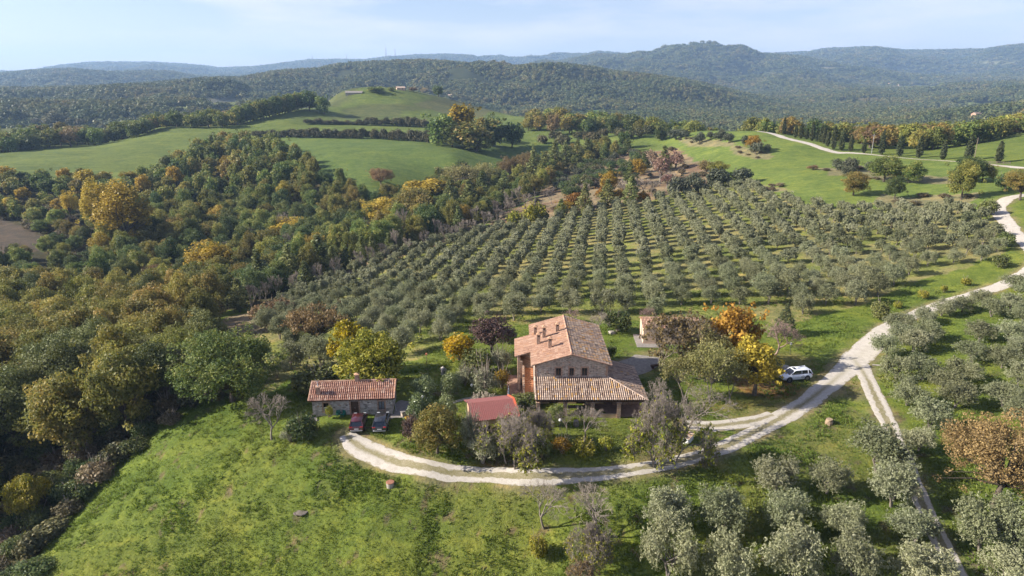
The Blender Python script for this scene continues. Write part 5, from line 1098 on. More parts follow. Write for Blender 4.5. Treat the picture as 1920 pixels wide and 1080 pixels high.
    if sunroof: m = MB(); m.box(-.02, -ht_*.55, zt+.062, .42, ht_*.55, zt+.072); m.build("sunroof", CARG, c)
    if emblem:
        for s in (-1, 1):
            m = MB(); yy = s*(h2*1.0+.004); N = 20
            V = [(-L*.14+.24*math.cos(2*math.pi*i/N), yy, .70+.2*math.sin(2*math.pi*i/N)) for i in range(N)]+[(-L*.14+.17*math.cos(2*math.pi*i/N), yy, .70+.14*math.sin(2*math.pi*i/N)) for i in range(N)]
            m.add(V, [(i, (i+1) % N, N+(i+1) % N, N+i) for i in range(N)]); m.add([(-L*.14-.09, yy, .63), (-L*.14+.09, yy, .63), (-L*.14, yy, .80)], [(0, 1, 2)]); m.build("door_emblem", IRON, c)
            m = MB()
            for k in range(9): m.add([(-.25+k*.1, yy, .66), (-.19+k*.1, yy, .66), (-.19+k*.1, yy, .71), (-.25+k*.1, yy, .71)], [(0, 1, 2, 3)])
            m.build("door_lettering", GALV, c)
    return c
TYRE = plain("tyre_rubber", (.022, .022, .024), .75, var=.1); RIM = plain("grey_alloy", (.16, .165, .17), .35, metal=.6, var=.1); CARG = plain("car_glass", (.012, .016, .022), .05, spec=.8, var=.05)
LAMPW = plain("headlight_glass", (.55, .58, .6), .1, spec=.7, var=.05); LAMPR = plain("taillight_red", (.38, .015, .012), .2, spec=.6, var=.1)
RED = plain("red_car_paint", (.055, .008, .010), .3, spec=.5, var=.05, coat=.7); BLACK = plain("black_car_paint", (.018, .019, .022), .3, spec=.5, var=.1, coat=.7); WHITEC = plain("white_car_paint", (.72, .74, .77), .3, spec=.5, var=.02, coat=.6)
def at_z(x, y): return (x, y, float(h_at(x, y)))
car(at_z(-18.5, 74.0), R(95), RED, "dark red hatchback parked nose-in before the cottage", L=3.95, W=1.78, H=1.5)
car(at_z(-15.75, 74.1), R(94), BLACK, "black estate parked nose-in next to the red hatchback", L=4.2, W=1.82, H=1.52)
car(at_z(39.5, 87.7), R(192), WHITEC, "white off-road car with a round door emblem under the chestnut", L=4.5, W=1.86, H=1.58, suv=.16, sunroof=True, emblem=True)

# ------------------------------------------------------------------ far buildings, poles and masts
def far_house(px, py, w, d, h, wallm, roofm, rz, label, name="farm_building", cat="house", z=None):
    x, y, zz = cast(px, py); o = empty(name, (x, y, zz-.3), rz); tag(o, label, cat)
    m = MB(); m.box(-w/2, -d/2, -2, w/2, d/2, h); m.add([(-w/2, -d/2, h), (-w/2, d/2, h), (-w/2, 0, h+d*.2), (w/2, -d/2, h), (w/2, d/2, h), (w/2, 0, h+d*.2)], [(0, 2, 1), (3, 4, 5)]); m.build("wall", wallm, o)
    m = MB(); e = .5; k = d*.2/(d/2)
    slab(m, (-w/2-e, -d/2-e, h-e*k+.15), (w/2+e, -d/2-e, h-e*k+.15), (w/2+e, 0, h+d*.2+.15), (-w/2-e, 0, h+d*.2+.15), .2); slab(m, (-w/2-e, .002, h+d*.2+.15), (w/2+e, .002, h+d*.2+.15), (w/2+e, d/2+e, h-e*k+.15), (-w/2-e, d/2+e, h-e*k+.15), .2); m.build("roof", roofm, o)
    for x_ in (-w*.25, w*.2):
        m = MB(); m.box(x_-.5, -d/2-.03, h*.35, x_+.5, -d/2-.002, h*.75); m.build("window", GLASS, o)
    return o
far_house(751, 168.5, 8, 6, 2.2, PINK, TILE, .3, "orange-pink house peeping over the round hill's top"); far_house(844, 184, 9.5, 8, 6, STONE, TILEG, -.5, "stone house beside a dark round tree on the hill's shoulder")
far_house(664, 175, 15, 7, .9, OLDW, GREYST, .1, "long low grey shed on the flank of the round hill", "greenhouse", "greenhouse")
far_house(1834, 219, 15, 10, 4.5, BRICK, TILEG, .1, "pinkish farmhouse among the woods beyond the cypress road"); far_house(1703, 177, 14, 10, 6, WHITE, TILEO, .4, "white house on the wooded slope below the plateau"); far_house(1671, 159, 22, 12, 6, PINK, TILEO, .0, "pale house at the plateau's edge, next to a smaller one"); far_house(1687, 161, 16, 10, 5, PINK, TILE, .2, "smaller pale house at the plateau's edge"); far_house(1393, 146, 26, 16, 9, PINK, TILEO, .2, "tiny ochre house high on the blue forested mountain")
rh = empty("ruined_hut", cast(150, 240), .3); tag(rh, "dark ruined hut wrapped in bushes on the left-hand meadow's crest", "ruin")
m = MB(); m.box(-4, -3, -1, 4, 3, 3.4); m.add([(-4, -3, 3.4), (4, -3, 3.4), (4, 3, 3.4), (-4, 3, 3.4), (-4, 0, 4.8), (2.2, 0, 4.4)], [(0, 1, 5, 4), (2, 3, 4, 5), (3, 0, 4), (1, 2, 5)]); m.build("wall", STONE, rh); m = MB(); m.box(-1, -3.03, 0, .4, -3.002, 2.1); m.build("doorway_shade", IRON, rh)  # solid wall; a flat dark sheet stands for the shade inside the door opening
def pole(px, py, hpx, label, mat, r=.13, arm=True):
    x, y, z = cast(px, py); h = hpx*depth(x, y, z)/FPX; o = empty("utility_pole", (x, y, z)); tag(o, label, "pole"); m = MB(); m.tube([(0, 0, -.4), (0, 0, h)], [r, r*.7], 8); m.build("post", mat, o)
    if arm: m = MB(); m.box(-.6, -.05, h-.7, .6, .05, h-.58); m.build("crossarm", mat, o)
pole(1826, 301, 42, "brown wooden utility pole by the hill road", WOODG); pole(1634, 288, 36, "bare grey pole in the woods behind the cypresses", GALV, .1)
rl = empty("rail_fence", cast(1868, 308), R(-20)); tag(rl, "low pale wooden rail fence beside the hill road", "fence")
for k in range(5): m = MB(); m.box(-4+2*k-.07, -.07, -.3, -4+2*k+.07, .07, .95); m.build("post", WOODG, rl)
for zz in (.45, .85): m = MB(); m.box(-4.1, -.12, zz-.06, 4.1, -.072, zz+.06); m.build("rail", WOODG, rl)
MASTR = plain("mast_red_white", (.30, .22, .22), .6, var=.2, scale=.05)
def mast(px, hpx, wide, label):
    th = az(px); i = int(round((th-TH[0])/(TH[1]-TH[0]))); jm = int(np.searchsorted(RR, 5200)); j = jm+int(np.argmax((GZ[i, jm:]-CAM_H)/RR[jm:])); x, y, z = GX[i, j], GY[i, j], GZ[i, j]; H_ = hpx*depth(x, y, z)/FPX
    o = empty("radio_mast", (x, y, z)); tag(o, label, "mast"); m = MB()
    for k in range(4):
        a = math.pi/4+k*math.pi/2
        m.tube([(math.cos(a)*wide, math.sin(a)*wide, -10), (math.cos(a)*wide*.35, math.sin(a)*wide*.35, H_*.75)], [1.1, .8], 4)
    for k in range(7):
        z0, z1 = H_*.75*k/7, H_*.75*(k+1)/7; r0 = wide*(1-.65*k/7); r1 = wide*(1-.65*(k+1)/7)
        m.tube([(-r0*.7, -r0*.7, z0), (r1*.7, -r1*.7, z1)], .5, 3); m.tube([(r0*.7, -r0*.7, z0), (-r1*.7, -r1*.7, z1)], .5, 3)
    m.build("lattice", MASTR, o); m = MB(); m.tube([(0, 0, H_*.72), (0, 0, H_)], [1.3, .5], 5); m.build("aerial", MASTR, o); m = MB(); m.lathe([(wide*.5, H_*.70), (wide*.62, H_*.71), (wide*.62, H_*.73), (wide*.4, H_*.74)], 0, 0, 8); m.build("platform", MASTR, o)
mast(623, 12, 5, "stocky radio mast standing apart on the blue ridge"); mast(681, 14, 3, "thin radio mast between the stocky one and the tallest pair"); mast(689, 7, 2.5, "very short mast beside the thin one"); mast(730, 8, 2.5, "small mast just before the tallest pair on the ridge"); mast(746.7, 25, 6, "tallest radio mast on the blue ridge"); mast(759, 20, 5, "second tallest radio mast, right beside the tallest")
#@@B1

# ------------------------------------------------------------------ planting
def sees(x, y, z):
    px, py = project(x, y, z); return -130 < px < 1990 and py < 1190
# the olive grove: rows run up the slope
ROW_AZ = R(7.6); ax_ = np.array([math.cos(ROW_AZ), -math.sin(ROW_AZ)]); al_ = np.array([math.sin(ROW_AZ), math.cos(ROW_AZ)])
gr_ = np.random.default_rng(11); spots = []
KEEP = [poly_world(p) for p in ([(622, 722), (632, 650), (690, 648), (770, 690), (775, 720)], [(560, 655), (570, 612), (600, 596), (636, 612), (636, 650), (600, 662)], [(835, 692), (842, 655), (895, 625), (960, 604), (965, 690)], [(1190, 640), (1200, 598), (1320, 585), (1430, 575), (1500, 600), (1500, 680), (1300, 700)], [(960, 660), (985, 602), (1060, 592), (1130, 602), (1150, 660)])]
for i in range(-60, 60):
    for j in range(0, 60):
        q = ax_*(i*5.15)+al_*(j*5.5+70)+gr_.normal(size=2)*.24
        if not inside(Z_GROVE, q[0], q[1]) or gr_.random() < .035: continue
        if any(inside(K, q[0], q[1]) for K in KEEP): continue
        co, ix, d = kd.find((q[0], q[1], 0))
        if d-allr[ix, 2] < 2.0: continue
        spots.append(q)
spots = np.array(spots); sz = h_at(spots[:, 0], spots[:, 1]); dep = depth(spots[:, 0], spots[:, 1], sz)
order = np.argsort(dep); N_OWN = 232
print("grove", len(spots))
for n_, i in enumerate(order[:N_OWN]):
    k = .82+.30*gr_.random(); near_ = dep[i] < 138
    plant('olive' if dep[i] < 150 else 'olive_far', spots[i][0], spots[i][1], 3.5*k*(.92+.2*gr_.random())*(1.2 if near_ else 1), 3.4*k*(1.2 if near_ else 1.0), "olive_tree", "silvery green olive tree in the rows of the grove behind the farmhouse", "olive tree", "olive trees in rows behind the farmhouse")
MV, MF, MVAR = [], [], []; off = 0; tV, tF = [], []; toff = 0
def merged_plants(name, items, mats, kind='stuff', label=None, cat=None, group=None):
    """items: (kind, x, y, h, w); one mesh of many plants"""
    Vs, Fs, va, mi = [], [], [], []; off = 0
    for kind_, x, y, h, w in items:
        p = PROTO[kind_][random.randrange(len(PROTO[kind_]))]; me = p.whole
        v = np.empty(len(me.vertices)*3, np.float32); me.vertices.foreach_get('co', v); v = v.reshape(-1, 3)
        f = np.empty(len(me.loops), np.int32); me.loops.foreach_get('vertex_index', f); f = f.reshape(-1, 4)
        a = np.empty(len(me.polygons), np.float32); me.attributes['var'].data.foreach_get('value', a)
        m_ = np.empty(len(me.polygons), np.int32); me.polygons.foreach_get('material_index', m_)
        t = random.random()*6.283; c_, s_ = math.cos(t), math.sin(t)
        v = v*np.array([w/p.w, w/p.w, h/p.h]); v = np.stack([v[:, 0]*c_-v[:, 1]*s_+x, v[:, 0]*s_+v[:, 1]*c_+y, v[:, 2]+float(h_at(x, y))], 1)
        Vs.append(v); Fs.append(f+off); off += len(v); va.append(np.clip(a+(random.random()-.5)*.4, 0, 1)); mi.append(m_)
    o = link(name, mesh_np(name, np.concatenate(Vs), np.concatenate(Fs), mats, np.concatenate(va), np.concatenate(mi)))
    return tag(o, label, cat, group, kind)
merged_plants("olive_grove_foliage", [('olive_mass', spots[i][0], spots[i][1], 3.3*(.82+.36*gr_.random()), 3.2*(.84+.3*gr_.random())) for i in order[N_OWN:]], [BARKG, LM['olive']])

# olives below the driveway and beside the straight track
LOW = [(1250, 992, 104, 96), (1352, 1000, 112, 92), (1252, 1084, 132, 104), (1356, 1098, 128, 100), (1455, 922, 84, 84), (1467, 990, 92, 92), (1549, 926, 84, 72), (1643, 886, 108, 112), (1670, 950, 108, 90), (1582, 1000, 84, 88), (1597, 1092, 124, 100), (1712, 1022, 86, 90), (1727, 1104, 110, 120), (1478, 1098, 140, 112)]
for px, py, hp, wp in LOW:
    plant_px('olive', px, py, hp*.86, wp*.92, "olive_tree", "full grown grey olive tree in the long grass below the driveway", "olive tree", "olive trees below the driveway")
for px, py, hp, wp in [(1835, 1036, 108, 88), (1893, 1040, 112, 90), (1880, 1096, 80, 90)]:
    plant_px('olive', px, py, hp, wp, "olive_tree", "grey olive tree on the far side of the narrow track, past the russet tree", "olive tree", "olive trees by the russet tree")
SIDE = [(1685, 625, 58, 66), (1662, 672, 62, 64), (1712, 660, 60, 70), (1740, 640, 56, 60), (1678, 712, 66, 72), (1728, 712, 66, 76), (1700, 760, 72, 78), (1742, 806, 84, 88), (1722, 846, 70, 76), (1690, 645, 54, 60),
        (1730, 606, 44, 56), (1765, 592, 46, 60), (1803, 585, 44, 58), (1842, 574, 42, 52), (1858, 594, 46, 56), (1835, 640, 56, 64), (1822, 680, 62, 70), (1805, 720, 66, 74), (1790, 765, 74, 84), (1770, 735, 60, 70),
        (1903, 545, 44, 54), (1893, 585, 50, 60), (1915, 610, 54, 60), (1890, 640, 56, 66), (1915, 672, 60, 66), (1878, 690, 60, 70), (1908, 725, 66, 76), (1880, 765, 74, 84), (1916, 800, 76, 84), (1925, 560, 48, 56), (1938, 640, 56, 66), (1945, 740, 66, 76)]
for px, py, hp, wp in SIDE:
    plant_px('olive', px, py, hp*.8, wp*.78, "olive_tree", "olive tree in the small grove between the white road and the narrow track", "olive tree", "olive trees beside the narrow track")

def many(kind, rows, name, label, cat, group=None, parts=True):
    for r in rows: plant_px(kind, r[0], r[1], r[2], r[3], name, label, cat, group or None, parts)
def one(kind, px, py, hp, wp, name, label, cat, group=None, parts=True, var=None): return plant_px(kind, px, py, hp, wp, name, label, cat, group, parts, None, var)

# garden and yard
one('maple', 660, 705, 110, 66, "maple_tree", "yellow topped maple rising behind the spreading walnut by the cottage", "tree")
one('walnut', 710, 728, 112, 130, "walnut_tree", "broad yellow-green walnut tree just behind the cottage roof", "tree")
one('green_bush', 600, 737, 60, 84, "thicket", "yellowish green thicket against the back of the cottage", "shrub")
one('yellow_bush', 566, 735, 34, 34, "shrub", "low green shrub where the lawn meets the cottage thicket", "shrub")
one('umbrella_oak', 597, 650, 84, 112, "umbrella_oak", "old brown oak with a dark trunk and flat spreading crown among olives", "tree")
one('gold_bush', 862, 676, 56, 56, "round_tree", "compact bright yellow tree at the top of the garden lawn", "tree")
one('purple_tree', 924, 668, 80, 70, "plum_tree", "dark purple-brown plum tree beside the yellow garden tree", "tree")
one('laurel', 796, 746, 46, 42, "laurel_bush", "rounded pale laurel bush on the lawn, uphill of the lamp", "shrub")
one('laurel', 844, 745, 52, 40, "laurel_bush", "dark egg-shaped laurel standing alone in mid lawn", "shrub")
one('laurel', 786, 794, 62, 46, "laurel_bush", "laurel bush with a white globe lamp at its edge by the cottage", "shrub")
one('laurel', 838, 796, 62, 44, "laurel_bush", "tall laurel directly behind the bronze leaved tree", "shrub")
one('turning', 820, 850, 98, 84, "bronze_tree", "bushy bronze and green tree on the bank above the driveway", "tree")
one('purple_bush', 771, 832, 56, 32, "purple_bush", "purple leaved bush at the corner of the car park bank", "shrub")
one('orange_bush', 772, 798, 24, 24, "orange_bush", "small orange bush over the purple one near the low wall", "shrub")
one('green_bush', 896, 704, 52, 62, "garden_shrub", "large loose green shrub in the middle of the garden lawn", "shrub")
one('broom_bush', 872, 722, 38, 38, "broom_bush", "small grey broom bush at the foot of the loose green shrub", "shrub")
one('broom_bush', 938, 695, 44, 42, "broom_bush", "grey twiggy broom close to the staircase side of the farmhouse", "shrub")
one('broom_bush', 910, 744, 60, 52, "broom_bush", "big straw-tipped broom bush beside the second lamp", "shrub")
one('orange_bush', 941, 728, 38, 32, "orange_bush", "golden orange bush touching the straw-tipped broom", "shrub")
one('dark_bush', 950, 640, 30, 40, "dark_shrub", "dark green shrub behind the back of the farmhouse roof", "shrub")
one('broom_bush', 880, 842, 70, 40, "grey_shrub", "upright blue-grey shrub beside the shed's open end", "shrub")
one('broom_bush', 906, 868, 56, 52, "grey_shrub", "round olive-grey shrub in front of the red roofed shed", "shrub")
one('green_bush', 985, 762, 28, 56, "clipped_bush", "flat topped clipped bush between stairs and red roofed shed", "shrub")
one('bare_fig', 958, 868, 120, 136, "fig_tree", "tangled leafless fig with a few yellow leaves before the shed", "tree", var=0)
one('bare_fig', 1000, 830, 76, 64, "fig_tree", "smaller bare fig by the low stone oven", "tree", var=1)
one('dark_bush', 1041, 796, 40, 32, "dark_shrub", "glossy dark shrub between the stone oven and the porch", "shrub")
one('bare_tree', 1101, 824, 72, 66, "bare_tree", "leaning bare fruit tree on the lawn in front of the porch", "tree")
one('bare_tree', 1065, 816, 56, 34, "bare_tree", "thin bare sapling by the stump on the porch lawn", "tree")
one('green_bush', 1015, 858, 38, 36, "rose_bush", "green bush at the shed end of the flower border", "shrub")
one('orange_bush', 1053, 850, 34, 34, "rose_bush", "salmon orange bush in the flower border below the porch", "shrub")
one('yellow_bush', 1094, 852, 34, 46, "rose_bush", "yellow-green bush under the leaning bare fruit tree", "shrub")
one('yellow_bush', 1136, 845, 30, 26, "rose_bush", "small thin bush ending the flower border", "shrub")
one('bare_fig', 1246, 866, 156, 150, "fig_tree", "large bare fig with yellow leaves low down, beside the white hutch", "tree", var=0)
one('bare_tree', 1290, 806, 100, 104, "bare_tree", "fine grey bare tree behind the large fig at the yard edge", "tree")
one('bare_tree', 1230, 770, 66, 62, "bare_tree", "grey bare tree close to the hip of the porch roof", "tree")
one('half_bare', 1246, 700, 128, 112, "half_bare_tree", "half bare tree with ochre leaves hiding the ochre outhouse", "tree", var=0)
one('half_bare', 1292, 694, 124, 100, "half_bare_tree", "bare stemmed tree between the outhouse and the orange tree", "tree", var=1)
one('orange_tree', 1370, 690, 124, 90, "orange_tree", "tallest orange leaved tree rising over the pale acacias", "tree")
one('golden_tree', 1414, 740, 108, 88, "golden_tree", "golden brown chestnut in front of the parked white car", "tree")
many('pale_tree', [(1282, 752, 96, 88), (1330, 756, 120, 84), (1368, 748, 100, 70), (1322, 716, 110, 86)], "acacia_tree", "pale yellow-green acacia in the clump beside the farmyard", "tree", "pale acacias beside the farmyard")
one('bare_round', 1455, 668, 76, 84, "bare_cherry", "reddish bare round crowned tree behind the golden chestnut", "tree")
one('conifer', 1470, 628, 62, 40, "conifer", "dark green conifer at the edge of the grove by the yard", "tree")
one('bare_tree', 1120, 628, 48, 50, "bare_tree", "pale bare tree past the back corner of the farmhouse", "tree")
one('dark_bush', 1157, 622, 44, 50, "dark_shrub", "dark green shrub near the red pot behind the farmhouse", "shrub")
one('bare_round', 1210, 610, 40, 44, "bare_cherry", "small reddish bare tree peeping over the outhouse", "tree")
one('bare_round', 1075, 606, 30, 40, "bare_cherry", "faded bare tree just beyond the roof ridge", "tree")
one('dark_bush', 1144, 672, 26, 20, "clipped_bush", "little clipped bush against the shaded side of the house", "shrub")
one('bare_tree', 512, 823, 98, 82, "bare_tree", "fine twigged bare tree standing alone on the meadow rim", "tree")
one('dark_bush', 566, 824, 54, 58, "dark_shrub", "dark shrub at the cottage corner beside the lone bare tree", "shrub")
one('broom_bush', 545, 828, 28, 34, "grey_shrub", "low grey shrub at the foot of the lone bare tree", "shrub")
one('brown_tree', 1862, 950, 190, 172, "russet_tree", "big round russet leaved tree in the grass by the narrow track", "tree")
one('bare_tree', 1021, 992, 104, 96, "bare_tree", "small leafless tree in the meadow, the one nearer the cottage", "tree")
one('bare_tree', 1108, 1010, 112, 110, "bare_tree", "leafless tree with some rusty leaves, middle of the meadow", "tree")
one('bare_fig', 1112, 1052, 96, 92, "fig_tree", "low tangled leafless tree below the rusty leaved one", "tree", var=1)
one('half_bare', 1085, 1110, 70, 60, "half_bare_tree", "leafless pale bush at the bottom rim of the meadow", "shrub")
one('yellow_bush', 1008, 1046, 44, 34, "yellow_sapling", "small yellowing sapling downhill of the leafless trees", "shrub")
one('walnut', 60, 985, 100, 70, "yellow_poplar", "lone young yellow poplar in dark scrub at the meadow's rim", "tree")
# young trees along the upper verge of the road
many('yellow_bush', [(1682, 578, 15, 16), (1730, 560, 18, 18), (1769, 548, 14, 12), (1810, 535, 16, 18)], "young_tree", "small yellow-green young tree on the verge above the white road", "shrub", "young trees on the verge of the white road")
one('green_bush', 1646, 597, 36, 36, "green_bush", "round green bush at the lower end of the verge row", "shrub")
one('green_bush', 1872, 501, 26, 30, "green_bush", "round olive green bush below the bend of the road", "shrub")
one('green_bush', 1886, 462, 28, 30, "green_bush", "round green bush inside the bend of the road", "shrub")
one('green_bush', 1850, 404, 30, 32, "green_bush", "green bush at the top corner of the grove beside the road", "shrub")
one('near_turning', 1912, 375, 56, 66, "oak_tree", "autumn oak overhanging the top bend of the white road", "tree")
one('dark_bush', 1885, 356, 30, 34, "dark_shrub", "dark shrub behind the oak at the top bend", "shrub")

# the right-hand meadow
one('oak', 1657, 341, 48, 64, "oak_tree", "largest round oak on the bank across the right-hand meadow", "tree")
one('oak', 1703, 343, 42, 46, "oak_tree", "dark oak touching the largest one on the meadow bank", "tree")
one('dark_oak', 1677, 374, 44, 34, "oak_tree", "small dark oak below the pair on the meadow bank", "tree")
one('turning', 1600, 366, 44, 44, "oak_tree", "brownish oak alone just above the grove's top edge", "tree")
one('turning', 1802, 374, 72, 50, "oak_tree", "tall olive-brown oak of the clump near the road bend", "tree")
one('dark_oak', 1818, 342, 48, 52, "oak_tree", "dark oak at the back of the clump near the road bend", "tree")
one('turning', 1842, 340, 34, 36, "oak_tree", "small yellowish oak on the road side of the bend clump", "tree")
many('olive_bush', [(1569, 319, 22, 26), (1594, 322, 26, 26), (1589, 330, 20, 24), (1630, 323, 20, 18)], "wild_olive", "dark wild olive on the bank beside the largest meadow oak", "tree", "wild olives on the meadow bank")
one('brown_bush', 1524, 319, 10, 20, "brown_shrub", "low brown shrub at the end of the meadow bank", "shrub")
one('orange_tree', 1412, 286, 32, 30, "orange_tree", "orange leaved tree on the bank in the upper meadow", "tree")
many('olive_bush', [(1396, 272, 18, 16), (1417, 289, 22, 26), (1438, 286, 16, 16)], "wild_olive", "grey olive clustered round the orange tree of the upper meadow", "tree", "olives round the orange tree")
many('olive_bush', [(1268, 262, 20, 34), (1312, 268, 20, 22), (1332, 261, 14, 14), (1352, 263, 20, 26), (1366, 268, 18, 18), (1285, 258, 14, 18)], "wild_olive", "grey green wild olive on the brown bank at the meadow's top", "tree", "wild olives on the brown bank")
one('dark_oak_far', 1240, 262, 28, 30, "oak_tree", "dark round tree where the brown bank meets the treeline", "tree", None, False)

# dry bank between the grove and the wood
many('salmon_tree', [(1221, 312, 32, 26), (1266, 318, 36, 34), (1238, 345, 52, 34), (1250, 352, 26, 24)], "cherry_tree", "salmon red leaved cherry on the dry bank above the grove", "tree", "salmon red cherries on the dry bank")
many('orange_tree', [(1194, 338, 40, 28), (1141, 366, 44, 36), (1158, 384, 30, 30), (1205, 384, 26, 24), (1080, 394, 34, 40), (1062, 402, 26, 34), (1128, 380, 30, 24)], "autumn_tree", "orange leaved small tree on the dry bank beside the grove", "tree", "orange trees on the dry bank")
many('ivy_spire', [(1244, 320, 46, 28), (1206, 324, 36, 24), (1182, 388, 58, 34), (1138, 388, 52, 34), (1096, 404, 60, 28), (1052, 408, 36, 24), (1180, 348, 44, 28), (1251, 322, 30, 20), (1143, 340, 30, 22)], "green_tree", "upright green tree on the dry bank beside the grove", "tree", "upright green trees on the dry bank")
many('olive_bush', [(1272, 372, 42, 38), (1310, 366, 34, 34), (1345, 352, 36, 40), (1390, 346, 32, 36), (1300, 352, 30, 30)], "olive_tree", "olive tree at the upper corner of the big grove under the dry bank", "olive tree", "olive trees at the grove's upper corner")
one('yellow_bush', 1004, 422, 46, 46, "lime_tree", "rounded yellow-green tree at the foot of the dry bank", "tree")
one('yellow_bush', 968, 424, 30, 34, "lime_tree", "low yellowish bush left of the rounded yellow-green tree", "shrub")
one('turning', 1345, 332, 30, 34, "brown_tree", "brown and ochre tree on the edge of the right-hand meadow", "tree")
one('brown_bush', 1325, 322, 22, 34, "brown_shrub", "brown thicket crowning the dry bank by the meadow", "shrub")
many('bare_grey', [(1170, 372, 36, 26), (1222, 368, 32, 26), (1205, 366, 34, 30), (1036, 384, 34, 26), (955, 408, 34, 24), (930, 424, 36, 30), (905, 432, 40, 30), (880, 444, 36, 26), (985, 394, 34, 24), (1100, 372, 30, 24), (1260, 346, 26, 30), (855, 452, 30, 24), (1010, 352, 34, 26), (990, 340, 30, 22), (940, 390, 34, 22)], "bare_tree", "greyish bare tree among dry grass between wood and grove", "tree", "bare trees between wood and grove")
g5 = np.random.default_rng(5)
def scatter(P, spacing, n, seed, tries=40):
    g = np.random.default_rng(seed); lo, hi = P.min(0), P.max(0); out = np.zeros((0, 2)); k = 0
    while k < n*tries and len(out) < n:
        k += 1; q = lo+(hi-lo)*g.random(2)
        if not inside(P, q[0], q[1]): continue
        if len(out) and (np.hypot(*(out-q).T) < spacing).any(): continue
        out = np.vstack([out, q])
    return out
for q in scatter(poly_world([(1030, 340), (1085, 312), (1150, 292), (1200, 290), (1235, 292), (1190, 325), (1130, 345), (1060, 372)]), 4.5, 60, 51):
    plant(random.choice(['dark_bush', 'olive_bush', 'hedge_bush', 'dark_bush']), q[0], q[1], 2.5+2*g5.random(), 4.5+3*g5.random(), "juniper_bush", "dark rounded bush covering the upper part of the dry bank", "shrub", "dark bushes on the upper dry bank", None, False)
for q in scatter(Z_DRY, 7.0, 55, 52):
    plant('scrub_bush', q[0], q[1], 1.2+1.4*g5.random(), 2.4+2.6*g5.random(), "dry_bush", "low brown bush in the dry grass of the bank", "shrub", "brown bushes on the dry bank", None, False)
for P in Z_BANKS:
    for q in scatter(P, 3.2, 6, 57): plant('scrub_bush', q[0], q[1], .7+.7*g5.random(), 2+2*g5.random(), "bank_bush", "low dry bush on a bank crossing the right-hand meadow", "shrub", "dry bushes on the meadow banks", None, False)

# ------------------------------------------------------------------ the wooded valley
NAMED = []   # feet of the singled-out trees, so that the wood leaves them room
def big(kind, px, py, hp, wp, name, label, cat="tree", group=None):
    x, y, z = cast(px, py); NAMED.append((x, y)); return plant_px(kind, px, py, hp, wp, name, label, cat, group)
big('near_oak', 437, 752, 142, 182, "oak_tree", "huge dark green oak at the meadow's corner, uphill of the lone bare tree")
big('near_turning', 345, 735, 124, 128, "oak_tree", "grey-green oak shouldering the huge dark green one")
big('near_turning', 200, 660, 108, 120, "oak_tree", "golden topped oak along the crest of the near wood")
big('near_turning', 290, 690, 110, 120, "oak_tree", "yellowish oak between the golden topped one and the grey-green one")
big('near_turning', 95, 705, 120, 140, "oak_tree", "broad ochre crowned oak in the near wood")
big('near_green', 150, 775, 150, 118, "ash_tree", "light green leafy ash towering over the meadow's dark edge")
big('near_green', 40, 850, 170, 128, "ash_tree", "dark stemmed ash with thin greenish crown at the picture's edge")
big('near_green', 90, 815, 140, 96, "ash_tree", "slim greenish ash between the two bigger ashes")
big('near_turning', -10, 740, 130, 150, "oak_tree", "shaded ochre oak cut off by the picture's edge")
big('near_turning', 15, 660, 100, 120, "oak_tree", "ochre oak furthest out in the near wood")
big('poplar', 236, 480, 138, 92, "yellow_poplar", "biggest golden poplar in the middle of the wooded valley")
big('poplar', 190, 450, 112, 50, "yellow_poplar", "duller golden poplar leaning against the biggest one")
big('poplar', 136, 416, 58, 30, "yellow_poplar", "slender yellow poplar standing free in brown scrub")
big('poplar', 402, 545, 98, 80, "yellow_poplar", "pale yellow poplar low in the valley behind the near wood")
big('poplar', 545, 462, 58, 72, "yellow_poplar", "spreading bright yellow poplar below the middle meadow")
big('poplar', 722, 430, 62, 84, "yellow_poplar", "golden poplar with bent top where the wood narrows")
big('turning', 775, 430, 78, 92, "yellow_poplar", "large round ochre tree beside the bent golden poplar")
big('golden_tree', 800, 392, 56, 80, "yellow_poplar", "tawny yellow tree behind the large ochre one")
big('pale_tree', 866, 372, 66, 76, "yellow_poplar", "pale straw-coloured poplar below the middle meadow's corner")
big('pale_tree', 905, 360, 56, 60, "yellow_poplar", "faded pinkish yellow poplar next to the straw-coloured one")
big('brown_tree', 286, 548, 54, 62, "rust_tree", "rusty pinkish half bare tree deep in the valley wood")
big('brown_tree', 715, 350, 36, 46, "brown_tree", "dull brown round tree at the lower edge of the middle meadow")
big('brown_tree', 955, 338, 44, 44, "brown_tree", "brownish tree at the wood's narrow upper end")
big('brown_tree', 990, 330, 46, 44, "brown_tree", "russet tree closing the wood's narrow upper end")
big('brown_bush', 515, 606, 50, 74, "brown_thicket", "reddish brown bare thicket at the lower corner of the grove", "shrub")
for px, py, hp, wp in [(490, 560, 92, 44), (545, 540, 84, 44), (625, 520, 60, 32), (680, 500, 62, 22), (700, 496, 58, 24), (650, 508, 48, 22), (575, 548, 60, 34), (600, 520, 80, 50), (730, 478, 42, 20), (750, 470, 40, 20), (860, 440, 54, 24), (820, 448, 64, 34), (845, 410, 76, 34), (880, 400, 62, 40), (775, 462, 30, 20), (1000, 340, 62, 26), (1020, 335, 50, 24), (1040, 325, 60, 30), (1060, 312, 46, 28), (1082, 306, 44, 26), (985, 366, 40, 26), (945, 372, 52, 26), (1100, 300, 40, 30), (450, 585, 66, 40), (905, 380, 60, 36)]:
    x, y, z = cast(px, py); NAMED.append((x, y))
    plant_px('ivy_spire', px, py, hp, wp, "ivy_clad_tree", "slender ivy-clad green tree along the wood's edge by the grove", "tree", "ivy-clad trees along the wood's edge")
